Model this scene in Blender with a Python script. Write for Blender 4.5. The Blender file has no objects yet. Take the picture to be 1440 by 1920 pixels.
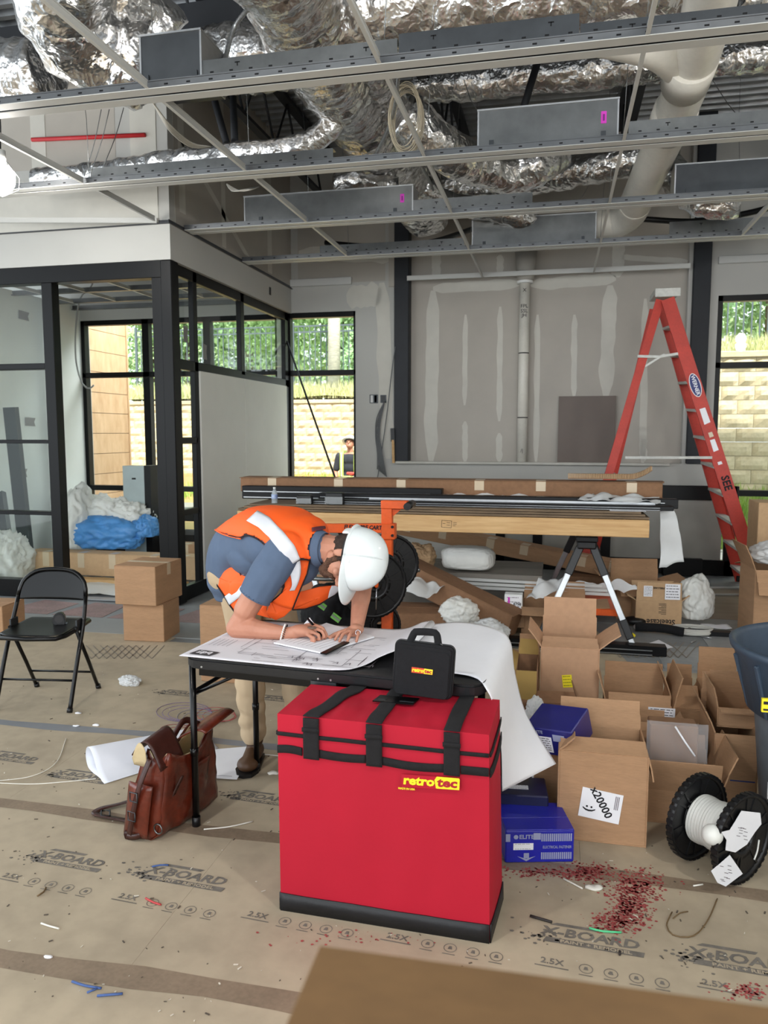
import bpy, bmesh, math, random
import numpy as np
from mathutils import Vector, Matrix, Euler, noise
from mathutils.bvhtree import BVHTree

# ---------------------------------------------------------------- camera, world, sun, lamps, exposure
scene = bpy.context.scene
COL = scene.collection
F_PX = 1442.0
EYE = Vector((0, 0, 1.6)); PITCH = math.radians(5.86); YAW = math.radians(12.64)
cam_data = bpy.data.cameras.new('camera')
cam = bpy.data.objects.new('camera', cam_data); COL.objects.link(cam)
cam.location = EYE
cam.rotation_euler = Euler((math.pi/2 - PITCH, 0, YAW), 'XYZ')
cam_data.sensor_fit = 'VERTICAL'; cam_data.sensor_height = 36.0
cam_data.lens = F_PX / 1920 * 36.0
cam_data.clip_start = 0.05; cam_data.clip_end = 300
cam_data.dof.use_dof = True; cam_data.dof.focus_distance = 3.4; cam_data.dof.aperture_fstop = 5.0
scene.camera = cam

world = bpy.data.worlds.new('world'); scene.world = world; world.use_nodes = True
wn = world.node_tree
wn.nodes['Background'].inputs[0].default_value = (0.86, 0.94, 1.0, 1)
wn.nodes['Background'].inputs[1].default_value = 2.1

def light(kind, name, loc, energy, color=(1, 1, 1), rot=(0, 0, 0), **kw):
    d = bpy.data.lights.new(name, kind); d.energy = energy; d.color = color
    for k, v in kw.items(): setattr(d, k, v)
    o = bpy.data.objects.new(name, d); COL.objects.link(o); o.location = loc; o.rotation_euler = rot
    return o
light('SUN', 'sun', (0, 0, 20), 7.5, (1.0, 0.96, 0.88), (math.radians(34), 0, math.radians(28)), angle=math.radians(3))
# overcast daylight through the glazed front of the building, behind the camera
light('AREA', 'front_window_light', (0.6, -4.2, 2.0), 130, (0.97, 0.98, 1.0), (math.radians(90), 0, 0), shape='RECTANGLE', size=7.0, size_y=2.6)
light('AREA', 'side_window_light', (-6.5, 0.5, 2.0), 40, (0.97, 0.98, 1.0), (math.radians(90), 0, math.radians(-80)), shape='RECTANGLE', size=3.5, size_y=2.4)

# added fill lamp, unseen above the back window, to brighten the meeting room
light('AREA', 'room_fill_light', (-5.1, 10.9, 4.6), 170, (0.93, 0.99, 1.0), (math.radians(-48), 0, 0), shape='RECTANGLE', size=2.8, size_y=1.2)

vs = scene.view_settings
vs.view_transform = 'Standard'; vs.look = 'None'; vs.gamma = 1.0; vs.use_curve_mapping = False
vs.exposure = 0.35
scene.cycles.max_bounces = 10; scene.cycles.transparent_max_bounces = 24
scene.cycles.diffuse_bounces = 4; scene.cycles.glossy_bounces = 4
scene.cycles.caustics_reflective = False; scene.cycles.caustics_refractive = False
scene.cycles.sample_clamp_indirect = 4.0

# ---------------------------------------------------------------- measuring: where a ray meets a plane of the room
_cy, _sy, _cp, _sp = math.cos(YAW), math.sin(YAW), math.cos(PITCH), math.sin(PITCH)
def ray(u, v):
    a = (u - 720) / F_PX; b = (960 - v) / F_PX
    return Vector((-_sy*_cp + a*_cy - b*_sy*_sp, _cy*_cp + a*_sy + b*_cy*_sp, -_sp + b*_cp))
def atZ(u, v, z=0.0):
    d = ray(u, v); return EYE + d * ((z - EYE.z) / d.z)
def atY(u, v, y):
    d = ray(u, v); return EYE + d * (y / d.y)
def atX(u, v, x):
    d = ray(u, v); return EYE + d * (x / d.x)
def proj(p):
    x, y, z = p[0], p[1], p[2] - EYE.z
    f = -_sy*_cp*x + _cy*_cp*y - _sp*z; r = _cy*x + _sy*y; w = -_sy*_sp*x + _cy*_sp*y + _cp*z
    return (720 + F_PX*r/f, 960 - F_PX*w/f)

# ---------------------------------------------------------------- materials
MATS = {}
def s2l(c):
    return tuple(((x/255)/12.92 if x/255 <= 0.04045 else (((x/255)+0.055)/1.055)**2.4) for x in c)
def mat(name, rgb=None, lin=None, rough=0.6, metal=0.0, var=0.12, vscale=3.0, bump=0.0, bscale=60.0, stretch=(1, 1, 1),
        alpha=1.0, trans=0.0, ior=1.45, emit=None, estr=0.0, coat=0.0, spec=0.5, detail=4.0, rgb2=None, contrast=0.5, sub=0.0, dirt=0.0):
    if name in MATS: return MATS[name]
    m = bpy.data.materials.new(name); m.use_nodes = True; MATS[name] = m
    nt = m.node_tree; N = nt.nodes; L = nt.links; b = N['Principled BSDF']
    c = lin if lin is not None else s2l(rgb)
    if rgb2 is not None: c2 = s2l(rgb2)
    else: c2 = tuple(x*(1-var) for x in c)
    c1 = c if rgb2 is not None else tuple(min(1, x*(1+var*0.6)) for x in c)
    tc = N.new('ShaderNodeTexCoord'); mp = N.new('ShaderNodeMapping'); L.new(tc.outputs['Object'], mp.inputs[0]); mp.inputs['Scale'].default_value = stretch
    nz = N.new('ShaderNodeTexNoise'); nz.inputs['Scale'].default_value = vscale; nz.inputs['Detail'].default_value = detail; nz.inputs['Roughness'].default_value = 0.6
    L.new(mp.outputs[0], nz.inputs[0])
    cr = N.new('ShaderNodeValToRGB'); L.new(nz.outputs[0], cr.inputs[0])
    cr.color_ramp.elements[0].position = 0.5 - contrast*0.4; cr.color_ramp.elements[1].position = 0.5 + contrast*0.4
    cr.color_ramp.elements[0].color = (*c2, 1); cr.color_ramp.elements[1].color = (*c1, 1)
    out = cr.outputs[0]
    if dirt > 0:
        n2 = N.new('ShaderNodeTexNoise'); n2.inputs['Scale'].default_value = vscale*9; n2.inputs['Detail'].default_value = 6; L.new(mp.outputs[0], n2.inputs[0])
        r2 = N.new('ShaderNodeValToRGB'); L.new(n2.outputs[0], r2.inputs[0]); r2.color_ramp.elements[0].position = 0.3; r2.color_ramp.elements[1].position = 0.62
        r2.color_ramp.elements[0].color = (1-dirt, 1-dirt, 1-dirt, 1); r2.color_ramp.elements[1].color = (1, 1, 1, 1)
        mx = N.new('ShaderNodeMix'); mx.data_type = 'RGBA'; mx.blend_type = 'MULTIPLY'; mx.inputs[0].default_value = 1
        L.new(out, mx.inputs[6]); L.new(r2.outputs[0], mx.inputs[7]); out = mx.outputs[2]
    L.new(out, b.inputs['Base Color'])
    b.inputs['Roughness'].default_value = rough; b.inputs['Metallic'].default_value = metal
    b.inputs['Alpha'].default_value = alpha; b.inputs['Transmission Weight'].default_value = trans; b.inputs['IOR'].default_value = ior
    b.inputs['Coat Weight'].default_value = coat; b.inputs['Specular IOR Level'].default_value = spec
    if sub: b.inputs['Subsurface Weight'].default_value = sub; b.inputs['Subsurface Radius'].default_value = (0.02, 0.008, 0.004)
    if emit: b.inputs['Emission Color'].default_value = (*emit, 1); b.inputs['Emission Strength'].default_value = estr
    if bump > 0:
        n3 = N.new('ShaderNodeTexNoise'); n3.inputs['Scale'].default_value = bscale; n3.inputs['Detail'].default_value = 5; L.new(mp.outputs[0], n3.inputs[0])
        bp = N.new('ShaderNodeBump'); bp.inputs['Strength'].default_value = bump; bp.inputs['Distance'].default_value = 0.01; L.new(n3.outputs[0], bp.inputs['Height']); L.new(bp.outputs[0], b.inputs['Normal'])
    return m

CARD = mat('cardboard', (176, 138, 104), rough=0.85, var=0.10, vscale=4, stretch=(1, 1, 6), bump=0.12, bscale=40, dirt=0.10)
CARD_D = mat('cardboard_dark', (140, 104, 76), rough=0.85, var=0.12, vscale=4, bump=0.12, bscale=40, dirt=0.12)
CARD_L = mat('cardboard_light', (196, 162, 124), rough=0.85, var=0.08, vscale=4, bump=0.1, bscale=40, dirt=0.08)
CARD_Y = mat('cardboard_inside_yellow', (170, 140, 80), rough=0.85, var=0.1, vscale=4)
TAPE = mat('packing_tape', (205, 185, 155), rough=0.35, var=0.06, coat=0.3)
PAPER = mat('white_paper', (238, 238, 242), rough=0.8, var=0.03, vscale=6)
PAPERT = mat('drawing_paper', (222, 218, 222), rough=0.8, var=0.04, vscale=3)
INK = mat('ink_black', (30, 28, 32), rough=0.8, var=0.1)
INKG = mat('ink_grey', (120, 112, 118), rough=0.8, var=0.1)
BOARDINK = mat('board_ink', (116, 110, 102), rough=0.9, var=0.35, vscale=30)
BLACKM = mat('black_anodised', (10, 10, 12), spec=0.3, rough=0.42, var=0.2, vscale=5)
BLACKP = mat('black_plastic', (17, 17, 19), rough=0.4, var=0.25, vscale=12, bump=0.1, bscale=30)
BLACKG = mat('black_gloss_paint', (7, 7, 8), rough=0.28, var=0.2, spec=0.35)
BLACKF = mat('black_fabric', (20, 20, 23), rough=0.95, var=0.25, vscale=60, bump=0.3, bscale=500)
WEBB = mat('black_webbing', (24, 22, 24), rough=0.9, var=0.3, vscale=40, bump=0.4, bscale=400)
VINYLB = mat('black_vinyl', (26, 26, 29), rough=0.5, var=0.3, vscale=6, bump=0.2, bscale=40, dirt=0.15)
REDF = mat('red_nylon', (178, 24, 46), rough=0.72, var=0.07, vscale=2.5, bump=0.25, bscale=9, spec=0.3)
STEEL = mat('galvanised_steel', (116, 118, 118), rough=0.32, metal=0.95, var=0.22, vscale=5, bump=0.04, bscale=8, detail=6)
STEELD = mat('galvanised_dark', (74, 77, 80), rough=0.42, metal=0.8, var=0.25, vscale=3, bump=0.05, bscale=8)
ALU = mat('aluminium', (176, 178, 180), rough=0.36, metal=0.9, var=0.12, vscale=8)
WHITEM = mat('white_enamel', (205, 205, 202), rough=0.45, var=0.05)
GREYP = mat('grey_board_face', (120, 110, 104), rough=0.9, var=0.05)
PVC = mat('white_pvc', (222, 218, 208), rough=0.35, var=0.08, vscale=4, dirt=0.05)
CHROME = mat('chrome', (200, 200, 205), rough=0.12, metal=1.0, var=0.05)
ORANGEM = mat('orange_paint', (226, 92, 34), rough=0.4, var=0.12, vscale=6, dirt=0.1)
REDL = mat('red_fibreglass', (190, 58, 44), rough=0.5, var=0.14, vscale=6, dirt=0.12)
WOOD = mat('pine', (214, 178, 128), rgb2=(190, 148, 98), rough=0.7, vscale=3, stretch=(1, 14, 14), bump=0.08, bscale=20)
WOODD = mat('weathered_ply', (128, 108, 86), rgb2=(92, 78, 62), rough=0.8, vscale=3, stretch=(1, 10, 10))
WHITEP = mat('white_plastic', (235, 237, 236), rough=0.3, var=0.03, coat=0.2)
BLUEBOX = mat('blue_carton', (28, 34, 160), rough=0.35, var=0.18, vscale=5, coat=0.3)
BLUEDK = mat('navy_carton', (24, 26, 66), rough=0.4, var=0.2, vscale=6)
SILVERINK = mat('silver_print', (150, 155, 185), rough=0.4, var=0.05)
YELLOW = mat('yellow_label', (246, 226, 40), rough=0.6, var=0.05)
FILM = mat('clear_film', (225, 230, 232), rough=0.22, alpha=0.28, var=0.05)
FILMW = mat('milky_film', (236, 238, 238), rough=0.4, alpha=0.72, var=0.04, vscale=8, bump=0.3, bscale=14)
BAGW = mat('white_poly_bag', (232, 232, 226), rough=0.42, var=0.05, vscale=6, bump=0.35, bscale=16, alpha=0.97)
BLUEBAG = mat('blue_poly_bag', (86, 150, 214), rough=0.4, var=0.15, vscale=6, bump=0.35, bscale=16)
PINK = mat('magenta_tag', (210, 60, 190), rough=0.6)
GLASS = None
def glass_mat():
    m = bpy.data.materials.new('clear_glass'); m.use_nodes = True; nt = m.node_tree; N = nt.nodes; L = nt.links
    for n in list(N): N.remove(n)
    o = N.new('ShaderNodeOutputMaterial'); tr = N.new('ShaderNodeBsdfTransparent'); gl = N.new('ShaderNodeBsdfGlossy'); mx = N.new('ShaderNodeMixShader'); fr = N.new('ShaderNodeFresnel')
    tr.inputs[0].default_value = (0.965, 0.985, 0.975, 1); gl.inputs['Roughness'].default_value = 0.02; fr.inputs[0].default_value = 1.45
    ge = N.new('ShaderNodeNewGeometry'); sb = N.new('ShaderNodeMath'); sb.operation = 'SUBTRACT'; sb.inputs[0].default_value = 1.0; L.new(ge.outputs['Backfacing'], sb.inputs[1]); ml = N.new('ShaderNodeMath'); ml.operation = 'MULTIPLY'; L.new(fr.outputs[0], ml.inputs[0]); L.new(sb.outputs[0], ml.inputs[1]); L.new(ml.outputs[0], mx.inputs[0]); L.new(tr.outputs[0], mx.inputs[1]); L.new(gl.outputs[0], mx.inputs[2]); L.new(mx.outputs[0], o.inputs[0])
    return m
GLASS = glass_mat()
def foil_mat():
    m = bpy.data.materials.new('foil_jacket'); m.use_nodes = True; nt = m.node_tree; N = nt.nodes; L = nt.links; b = N['Principled BSDF']
    b.inputs['Metallic'].default_value = 1.0; b.inputs['Roughness'].default_value = 0.27; b.inputs['Base Color'].default_value = (0.78, 0.77, 0.76, 1)
    tc = N.new('ShaderNodeTexCoord'); n0 = N.new('ShaderNodeTexNoise'); n0.inputs['Scale'].default_value = 7; n0.inputs['Detail'].default_value = 3
    L.new(tc.outputs['Object'], n0.inputs[0])
    ad = N.new('ShaderNodeVectorMath'); ad.operation = 'MULTIPLY_ADD'; L.new(n0.outputs['Color'], ad.inputs[0]); ad.inputs[1].default_value = (0.25, 0.25, 0.25); L.new(tc.outputs['Object'], ad.inputs[2])
    v = N.new('ShaderNodeTexVoronoi'); v.inputs['Scale'].default_value = 9; L.new(ad.outputs[0], v.inputs[0])
    v2 = N.new('ShaderNodeTexVoronoi'); v2.inputs['Scale'].default_value = 24; L.new(ad.outputs[0], v2.inputs[0])
    s = N.new('ShaderNodeMath'); s.operation = 'MULTIPLY_ADD'; L.new(v2.outputs[0], s.inputs[0]); s.inputs[1].default_value = 0.18; L.new(v.outputs[0], s.inputs[2])
    bp = N.new('ShaderNodeBump'); bp.inputs['Strength'].default_value = 0.5; bp.inputs['Distance'].default_value = 0.04; L.new(s.outputs[0], bp.inputs['Height']); L.new(bp.outputs[0], b.inputs['Normal'])
    return m
FOIL = foil_mat()

# ---------------------------------------------------------------- mesh helpers
RM = {}
class G:
    def __init__(s): s.v = []; s.f = []; s.mi = []; s.sm = []
    def add(s, vs, fs, mi=0, sm=False):
        o = len(s.v); s.v += [Vector(p) for p in vs]; s.f += [tuple(i+o for i in f) for f in fs]; s.mi += [mi]*len(fs); s.sm += [sm]*len(fs); return s
    def hexa(s, p, mi=0):
        return s.add(p, [(0, 3, 2, 1), (4, 5, 6, 7), (0, 1, 5, 4), (1, 2, 6, 5), (2, 3, 7, 6), (3, 0, 4, 7)], mi)
    def box(s, c, d, R=None, mi=0):
        x, y, z = d[0]/2, d[1]/2, d[2]/2
        p = [Vector(q) for q in ((-x, -y, -z), (x, -y, -z), (x, y, -z), (-x, y, -z), (-x, -y, z), (x, -y, z), (x, y, z), (-x, y, z))]
        if R is not None: p = [R @ q for q in p]
        c = Vector(c); return s.hexa([q+c for q in p], mi)
    def b2(s, a, b, mi=0):
        return s.box([(a[i]+b[i])/2 for i in range(3)], [abs(a[i]-b[i]) for i in range(3)], mi=mi)
    def beam(s, a, b, w, h, up=(0, 0, 1), mi=0):
        a = Vector(a); b = Vector(b); d = (b-a).normalized(); up = Vector(up)
        if abs(d.dot(up)) > 0.98: up = Vector((0, 1, 0))
        r = d.cross(up).normalized()*w/2; u = r.cross(d).normalized()*h/2
        return s.hexa([a-r-u, a+r-u, b+r-u, b-r-u, a-r+u, a+r+u, b+r+u, b-r+u], mi)
    def prism(s, pts, vec, mi=0):
        n = len(pts); pts = [Vector(p) for p in pts]; vec = Vector(vec)
        return s.add(pts + [p+vec for p in pts], [tuple(range(n-1, -1, -1)), tuple(range(n, 2*n))] + [(i, (i+1) % n, n+(i+1) % n, n+i) for i in range(n)], mi)
    def tube(s, pts, r, n=8, closed=False, mi=0, flat=None, sm=True):
        pts = [Vector(p) for p in pts]; m = len(pts); rr = r if isinstance(r, (list, tuple)) else [r]*m
        up = Vector((0, 0, 1)); vs = []; prev = None
        for i, p in enumerate(pts):
            if closed: t = pts[(i+1) % m]-pts[i-1]
            else: t = pts[min(i+1, m-1)]-pts[max(i-1, 0)]
            if t.length < 1e-9: t = Vector((0, 0, 1))
            t.normalize()
            if prev is None: a = t.cross(up if abs(t.z) < 0.95 else Vector((1, 0, 0))).normalized()
            else:
                a = prev - t*prev.dot(t)
                a = a.normalized() if a.length > 1e-6 else t.orthogonal().normalized()
            prev = a; b = t.cross(a)
            ka, kb = (1, 1) if flat is None else flat
            for k in range(n):
                th = 2*math.pi*k/n; vs.append(p + a*math.cos(th)*rr[i]*ka + b*math.sin(th)*rr[i]*kb)
        fs = []
        for i in range(m if closed else m-1):
            j = (i+1) % m
            for k in range(n): fs.append((i*n+k, i*n+(k+1) % n, j*n+(k+1) % n, j*n+k))
        s.add(vs, fs, mi, sm)
        if not closed:
            o = len(s.v)-len(vs); s.f += [tuple(o+k for k in range(n-1, -1, -1)), tuple(o+(m-1)*n+k for k in range(n))]; s.mi += [mi, mi]; s.sm += [False, False]
        return s
    def cyl(s, a, b, r, n=16, mi=0, r2=None): return s.tube([a, b], [r, r if r2 is None else r2], n, mi=mi)
    def lathe(s, prof, n=24, M=None, mi=0, sm=True):
        vs = []
        for r, z in prof:
            for k in range(n):
                a = 2*math.pi*k/n; p = Vector((r*math.cos(a), r*math.sin(a), z)); vs.append(M @ p if M is not None else p)
        fs = []
        for i in range(len(prof)-1):
            for k in range(n): fs.append((i*n+k, i*n+(k+1) % n, (i+1)*n+(k+1) % n, (i+1)*n+k))
        s.add(vs, fs, mi, sm); return s
    def ell(s, c, r, M=None, n=16, m=10, mi=0):
        c = Vector(c); vs = []; r = (r, r, r) if not isinstance(r, (tuple, list)) else r
        for i in range(m+1):
            ph = math.pi*i/m
            for k in range(n):
                a = 2*math.pi*k/n; p = Vector((r[0]*math.sin(ph)*math.cos(a), r[1]*math.sin(ph)*math.sin(a), r[2]*math.cos(ph)))
                vs.append(c + (M @ p if M is not None else p))
        fs = [(i*n+k, (i+1)*n+k, (i+1)*n+(k+1) % n, i*n+(k+1) % n) for i in range(m) for k in range(n)]
        return s.add(vs, fs, mi, True)
    def caps(s, a, b, ra, rb, n=12):
        a = Vector(a); b = Vector(b); d = b-a; L = d.length; t = d/L if L > 1e-9 else Vector((0, 0, 1))
        pts = []; rs = []
        for i in range(1, 5): th = math.pi/2*(1-i/5+0.0); pts.append(a - t*ra*math.sin(th)); rs.append(ra*math.cos(th))
        pts.append(a); rs.append(ra); pts.append(b); rs.append(rb)
        for i in range(4, 0, -1): th = math.pi/2*(1-i/5); pts.append(b + t*rb*math.sin(th)); rs.append(rb*math.cos(th))
        return s.tube(pts, rs, n)
    def surf(s, fn, nu, nv, th=0.0, mi=0, closeu=False):
        P = [[Vector(fn(i/nu, j/nv)) for i in range(nu+1)] for j in range(nv+1)]
        w = nu+1; vs = [p for row in P for p in row]
        fs = [(j*w+i, j*w+i+1, (j+1)*w+i+1, (j+1)*w+i) for j in range(nv) for i in range(nu)]
        if th == 0: return s.add(vs, fs, mi, True)
        ns = []
        for j in range(nv+1):
            for i in range(nu+1):
                a = P[j][min(i+1, nu)]-P[j][max(i-1, 0)]; b = P[min(j+1, nv)][i]-P[max(j-1, 0)][i]; c = a.cross(b); ns.append(c.normalized() if c.length > 1e-12 else Vector((0, 0, 1)))
        K = len(vs); v2 = [vs[k]-ns[k]*th for k in range(K)]
        f2 = [tuple(x+K for x in reversed(f)) for f in fs]
        rim = [j*w for j in range(nv+1)][::-1] + [i for i in range(1, w)] + [j*w+nu for j in range(1, nv+1)] + [nv*w+i for i in range(nu-1, 0, -1)]
        f3 = [(rim[(k+1) % len(rim)], rim[k], rim[k]+K, rim[(k+1) % len(rim)]+K) for k in range(len(rim))]
        return s.add(vs+v2, fs+f2+f3, mi, True)
    def xf(s, M, start=0):
        for i in range(start, len(s.v)): s.v[i] = M @ s.v[i]
        return s

def mesh_from(g, name, bevel=0.0, segs=1):
    me = bpy.data.meshes.new(name); me.from_pydata([tuple(p) for p in g.v], [], g.f)
    if any(g.mi): me.polygons.foreach_set('material_index', g.mi)
    me.polygons.foreach_set('use_smooth', g.sm)
    if bevel > 0:
        bm = bmesh.new(); bm.from_mesh(me); bmesh.ops.recalc_face_normals(bm, faces=bm.faces)
        es = [e for e in bm.edges if len(e.link_faces) == 2 and e.calc_face_angle(0) > 0.6]
        bmesh.ops.bevel(bm, geom=es, offset=bevel, offset_type='OFFSET', segments=segs, affect='EDGES', clamp_overlap=True)
        bm.to_mesh(me); bm.free()
    me.update(); return me

def props(o, label=None, cat=None, group=None, kind=None):
    if label: o['label'] = label
    if cat: o['category'] = cat
    if group: o['group'] = group
    if kind: o['kind'] = kind
    return o
def T(name, label, cat, loc=(0, 0, 0), rot=0.0, group=None, kind=None):
    o = bpy.data.objects.new(name, None); COL.objects.link(o); o.empty_display_size = 0.1
    o.location = loc; o.rotation_euler = rot if isinstance(rot, (tuple, Euler)) else (0, 0, rot)
    RM[o.name] = Matrix.Translation(Vector(loc)) @ (Euler(rot) if isinstance(rot, tuple) else (rot if isinstance(rot, Euler) else Euler((0, 0, rot)))).to_matrix().to_4x4()
    return props(o, label, cat, group, kind)
def P(g, name, m, parent=None, world=False, bevel=0.0, segs=1, label=None, kind=None):
    """link a G (or a ready mesh) as one mesh object under parent"""
    me = mesh_from(g, name, bevel, segs) if isinstance(g, G) else g
    for q in (m if isinstance(m, (list, tuple)) else [m]): me.materials.append(q)
    o = bpy.data.objects.new(name, me); COL.objects.link(o)
    if parent is not None:
        if world: me.transform(RM[parent.name].inverted())
        o.parent = parent; RM[o.name] = RM[parent.name]
    props(o, label, None, None, kind); return o
def S(g, name, m, label=None, cat=None, group=None, kind=None, world=True, loc=None, rot=(0, 0, 0), bevel=0.0, segs=1):
    """a thing (or a piece of the setting) that is one mesh"""
    me = mesh_from(g, name, bevel, segs) if isinstance(g, G) else g
    for q in (m if isinstance(m, (list, tuple)) else [m]): me.materials.append(q)
    o = bpy.data.objects.new(name, me); COL.objects.link(o)
    if world:
        co = np.empty(len(me.vertices)*3); me.vertices.foreach_get('co', co); co = co.reshape(-1, 3)
        loc = Vector(((co[:, 0].min()+co[:, 0].max())/2, (co[:, 1].min()+co[:, 1].max())/2, co[:, 2].min())); me.transform(Matrix.Translation(-loc))
    o.location = loc if loc is not None else (0, 0, 0); o.rotation_euler = rot
    RM[o.name] = Matrix.Translation(o.location) @ o.rotation_euler.to_matrix().to_4x4()
    return props(o, label, cat, group, kind)
def dup(root, loc=None, rot=None, label=None, group=None):
    r = root.copy(); COL.objects.link(r)
    if loc is not None: r.location = loc
    if rot is not None: r.rotation_euler = rot if isinstance(rot, (tuple, Euler)) else (0, 0, rot)
    RM[r.name] = Matrix.Translation(r.location) @ r.rotation_euler.to_matrix().to_4x4()
    if label: r['label'] = label
    if group: r['group'] = group
    for ch in list(root.children):
        c = ch.copy(); COL.objects.link(c); c.parent = r
        for q in ch.children:
            d = q.copy(); COL.objects.link(d); d.parent = c
    return r
def weld(o, d=1e-4):
    bm = bmesh.new(); bm.from_mesh(o.data); bmesh.ops.remove_doubles(bm, verts=bm.verts, dist=d); bm.to_mesh(o.data); bm.free(); return o
def share(o, name, loc=(0, 0, 0), parent=None, rot=(0, 0, 0), scale=(1, 1, 1), m=None):
    """another object on the same mesh"""
    c = bpy.data.objects.new(name, o.data); COL.objects.link(c); c.parent = parent; c.location = loc; c.rotation_euler = rot; c.scale = scale
    return c
def frame(o, x, up):
    """matrix with origin o, local x along x, local y along up (text plane), z towards the reader"""
    x = Vector(x).normalized(); up = Vector(up); z = x.cross(up).normalized(); y = z.cross(x)
    return Matrix.Translation(Vector(o)) @ Matrix((x, y, z)).transposed().to_4x4()
_TMP = bpy.data.scenes.new('tmp_scene'); _TXT = {}
def evaluate(o):
    if o.type == 'FONT': return bpy.data.meshes.new_from_object(o)
    _TMP.collection.objects.link(o)
    with bpy.context.temp_override(scene=_TMP, view_layer=_TMP.view_layers[0]):
        dg = bpy.context.evaluated_depsgraph_get(); me = bpy.data.meshes.new_from_object(o.evaluated_get(dg))
    return me
def text(s, size, M, m, parent, name='lettering', bold=0.0, ext=0.0003, align='CENTER', shear=0.0, sx=1.0, fit=None, fith=None):
    cu = bpy.data.curves.new(name, 'FONT'); cu.body = s; cu.size = size; cu.extrude = ext; cu.offset = bold; cu.align_x = align; cu.align_y = 'CENTER'; cu.shear = shear; cu.resolution_u = 2
    key = (s, round(size, 4), round(bold, 5), ext, round(shear, 3))
    if key not in _TXT:
        o = bpy.data.objects.new('tmp', cu); me = evaluate(o); bpy.data.objects.remove(o); me.materials.clear(); _TXT[key] = me
    bpy.data.curves.remove(cu); me = _TXT[key].copy()
    if fit:
        xs = [v.co.x for v in me.vertices]; c = (min(xs)+max(xs))/2; sx = fit/(max(xs)-min(xs)); me.transform(Matrix.Translation((-c, 0, 0)))
    if fith:
        ys = [v.co.y for v in me.vertices]; c = (min(ys)+max(ys))/2; me.transform(Matrix.Diagonal((1, fith/(max(ys)-min(ys)), 1, 1)) @ Matrix.Translation((0, -c, 0)))
    me.transform(M @ Matrix.Diagonal((sx, 1, 1, 1)))
    return P(me, name, m, parent, world=True)
def remesh(g, voxel, smooth=2, name='tmp', fac=0.5):
    me = mesh_from(g, name); bm = bmesh.new(); bm.from_mesh(me); bmesh.ops.recalc_face_normals(bm, faces=bm.faces); bm.to_mesh(me); bm.free()
    o = bpy.data.objects.new('tmp', me)
    r = o.modifiers.new('r', 'REMESH'); r.mode = 'VOXEL'; r.voxel_size = voxel; r.use_smooth_shade = True
    if smooth: q = o.modifiers.new('s', 'SMOOTH'); q.factor = fac; q.iterations = smooth
    out = evaluate(o); bpy.data.objects.remove(o); out.name = name
    out.materials.clear()
    out.polygons.foreach_set('use_smooth', [True]*len(out.polygons)); return out
def vnorm(me):
    return [(v, v.co.copy(), v.normal.copy()) for v in me.vertices]
def warp(me, amp, sc, seed=0, amp2=0, sc2=1, dirv=None):
    off = Vector((seed*3.1, seed*1.7, seed*0.9))
    for v, c, n in vnorm(me):
        d = amp*noise.noise(c*sc+off)
        if amp2: d += amp2*(1-2*abs(noise.noise(c*sc2+off)))
        v.co = c + (n if dirv is None else dirv)*d
    me.update()
def spline(pts, step=0.03):
    pts = [Vector(p) for p in pts]; out = []
    q = [pts[0]*2-pts[1]] + pts + [pts[-1]*2-pts[-2]]
    for i in range(1, len(q)-2):
        n = max(2, int((q[i+1]-q[i]).length/step))
        for k in range(n):
            t = k/n; a, b, c, d = q[i-1], q[i], q[i+1], q[i+2]
            out.append(0.5*((2*b)+(c-a)*t+(2*a-5*b+4*c-d)*t*t+(3*b-a-3*c+d)*t**3))
    out.append(pts[-1]); return out
rnd = random.Random(7)
# ================================================================ SETTING
XC, YC = -3.47, 6.53          # corner of the glazed meeting room
YB = 9.66                     # back wall
GZ = 3.45                     # suspended grid height
SLAB = mat('concrete_slab', (150, 152, 152), rgb2=(122, 126, 128), rough=0.6, vscale=1.6, dirt=0.12, bump=0.05)
SHEET = mat('floor_protection_board', (190, 175, 150), rgb2=(166, 152, 130), rough=0.8, vscale=1.1, dirt=0.14, bump=0.15, bscale=4, detail=8)
TAPEF = mat('seam_tape', (140, 122, 102), rough=0.6, var=0.15, vscale=8, dirt=0.15)
GREYT = mat('grey_tape', (132, 134, 138), rough=0.5, var=0.1)
DRY = mat('painted_drywall', (186, 185, 180), rough=0.85, var=0.04, vscale=1.2)
DRYG = mat('raw_drywall', (180, 174, 165), rough=0.9, var=0.07, vscale=1.5)
MUD = mat('joint_compound', (204, 201, 192), rough=0.9, var=0.06, vscale=4)
DECK = mat('steel_deck', (160, 162, 164), rough=0.4, metal=0.7, var=0.25, vscale=4)
JOIST = mat('joist_primer', (40, 42, 46), rough=0.6, var=0.2)
COLB = mat('column_primer', (34, 37, 43), rough=0.6, var=0.15, vscale=4, dirt=0.1)
REDD = mat('red_chalk_dust', (166, 74, 72), rough=0.95, var=0.2, vscale=30)

floor = S(G().b2((-9, -6, -0.15), (6, YB+0.15, -0.006)), 'floor', SLAB, kind='structure')
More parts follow.
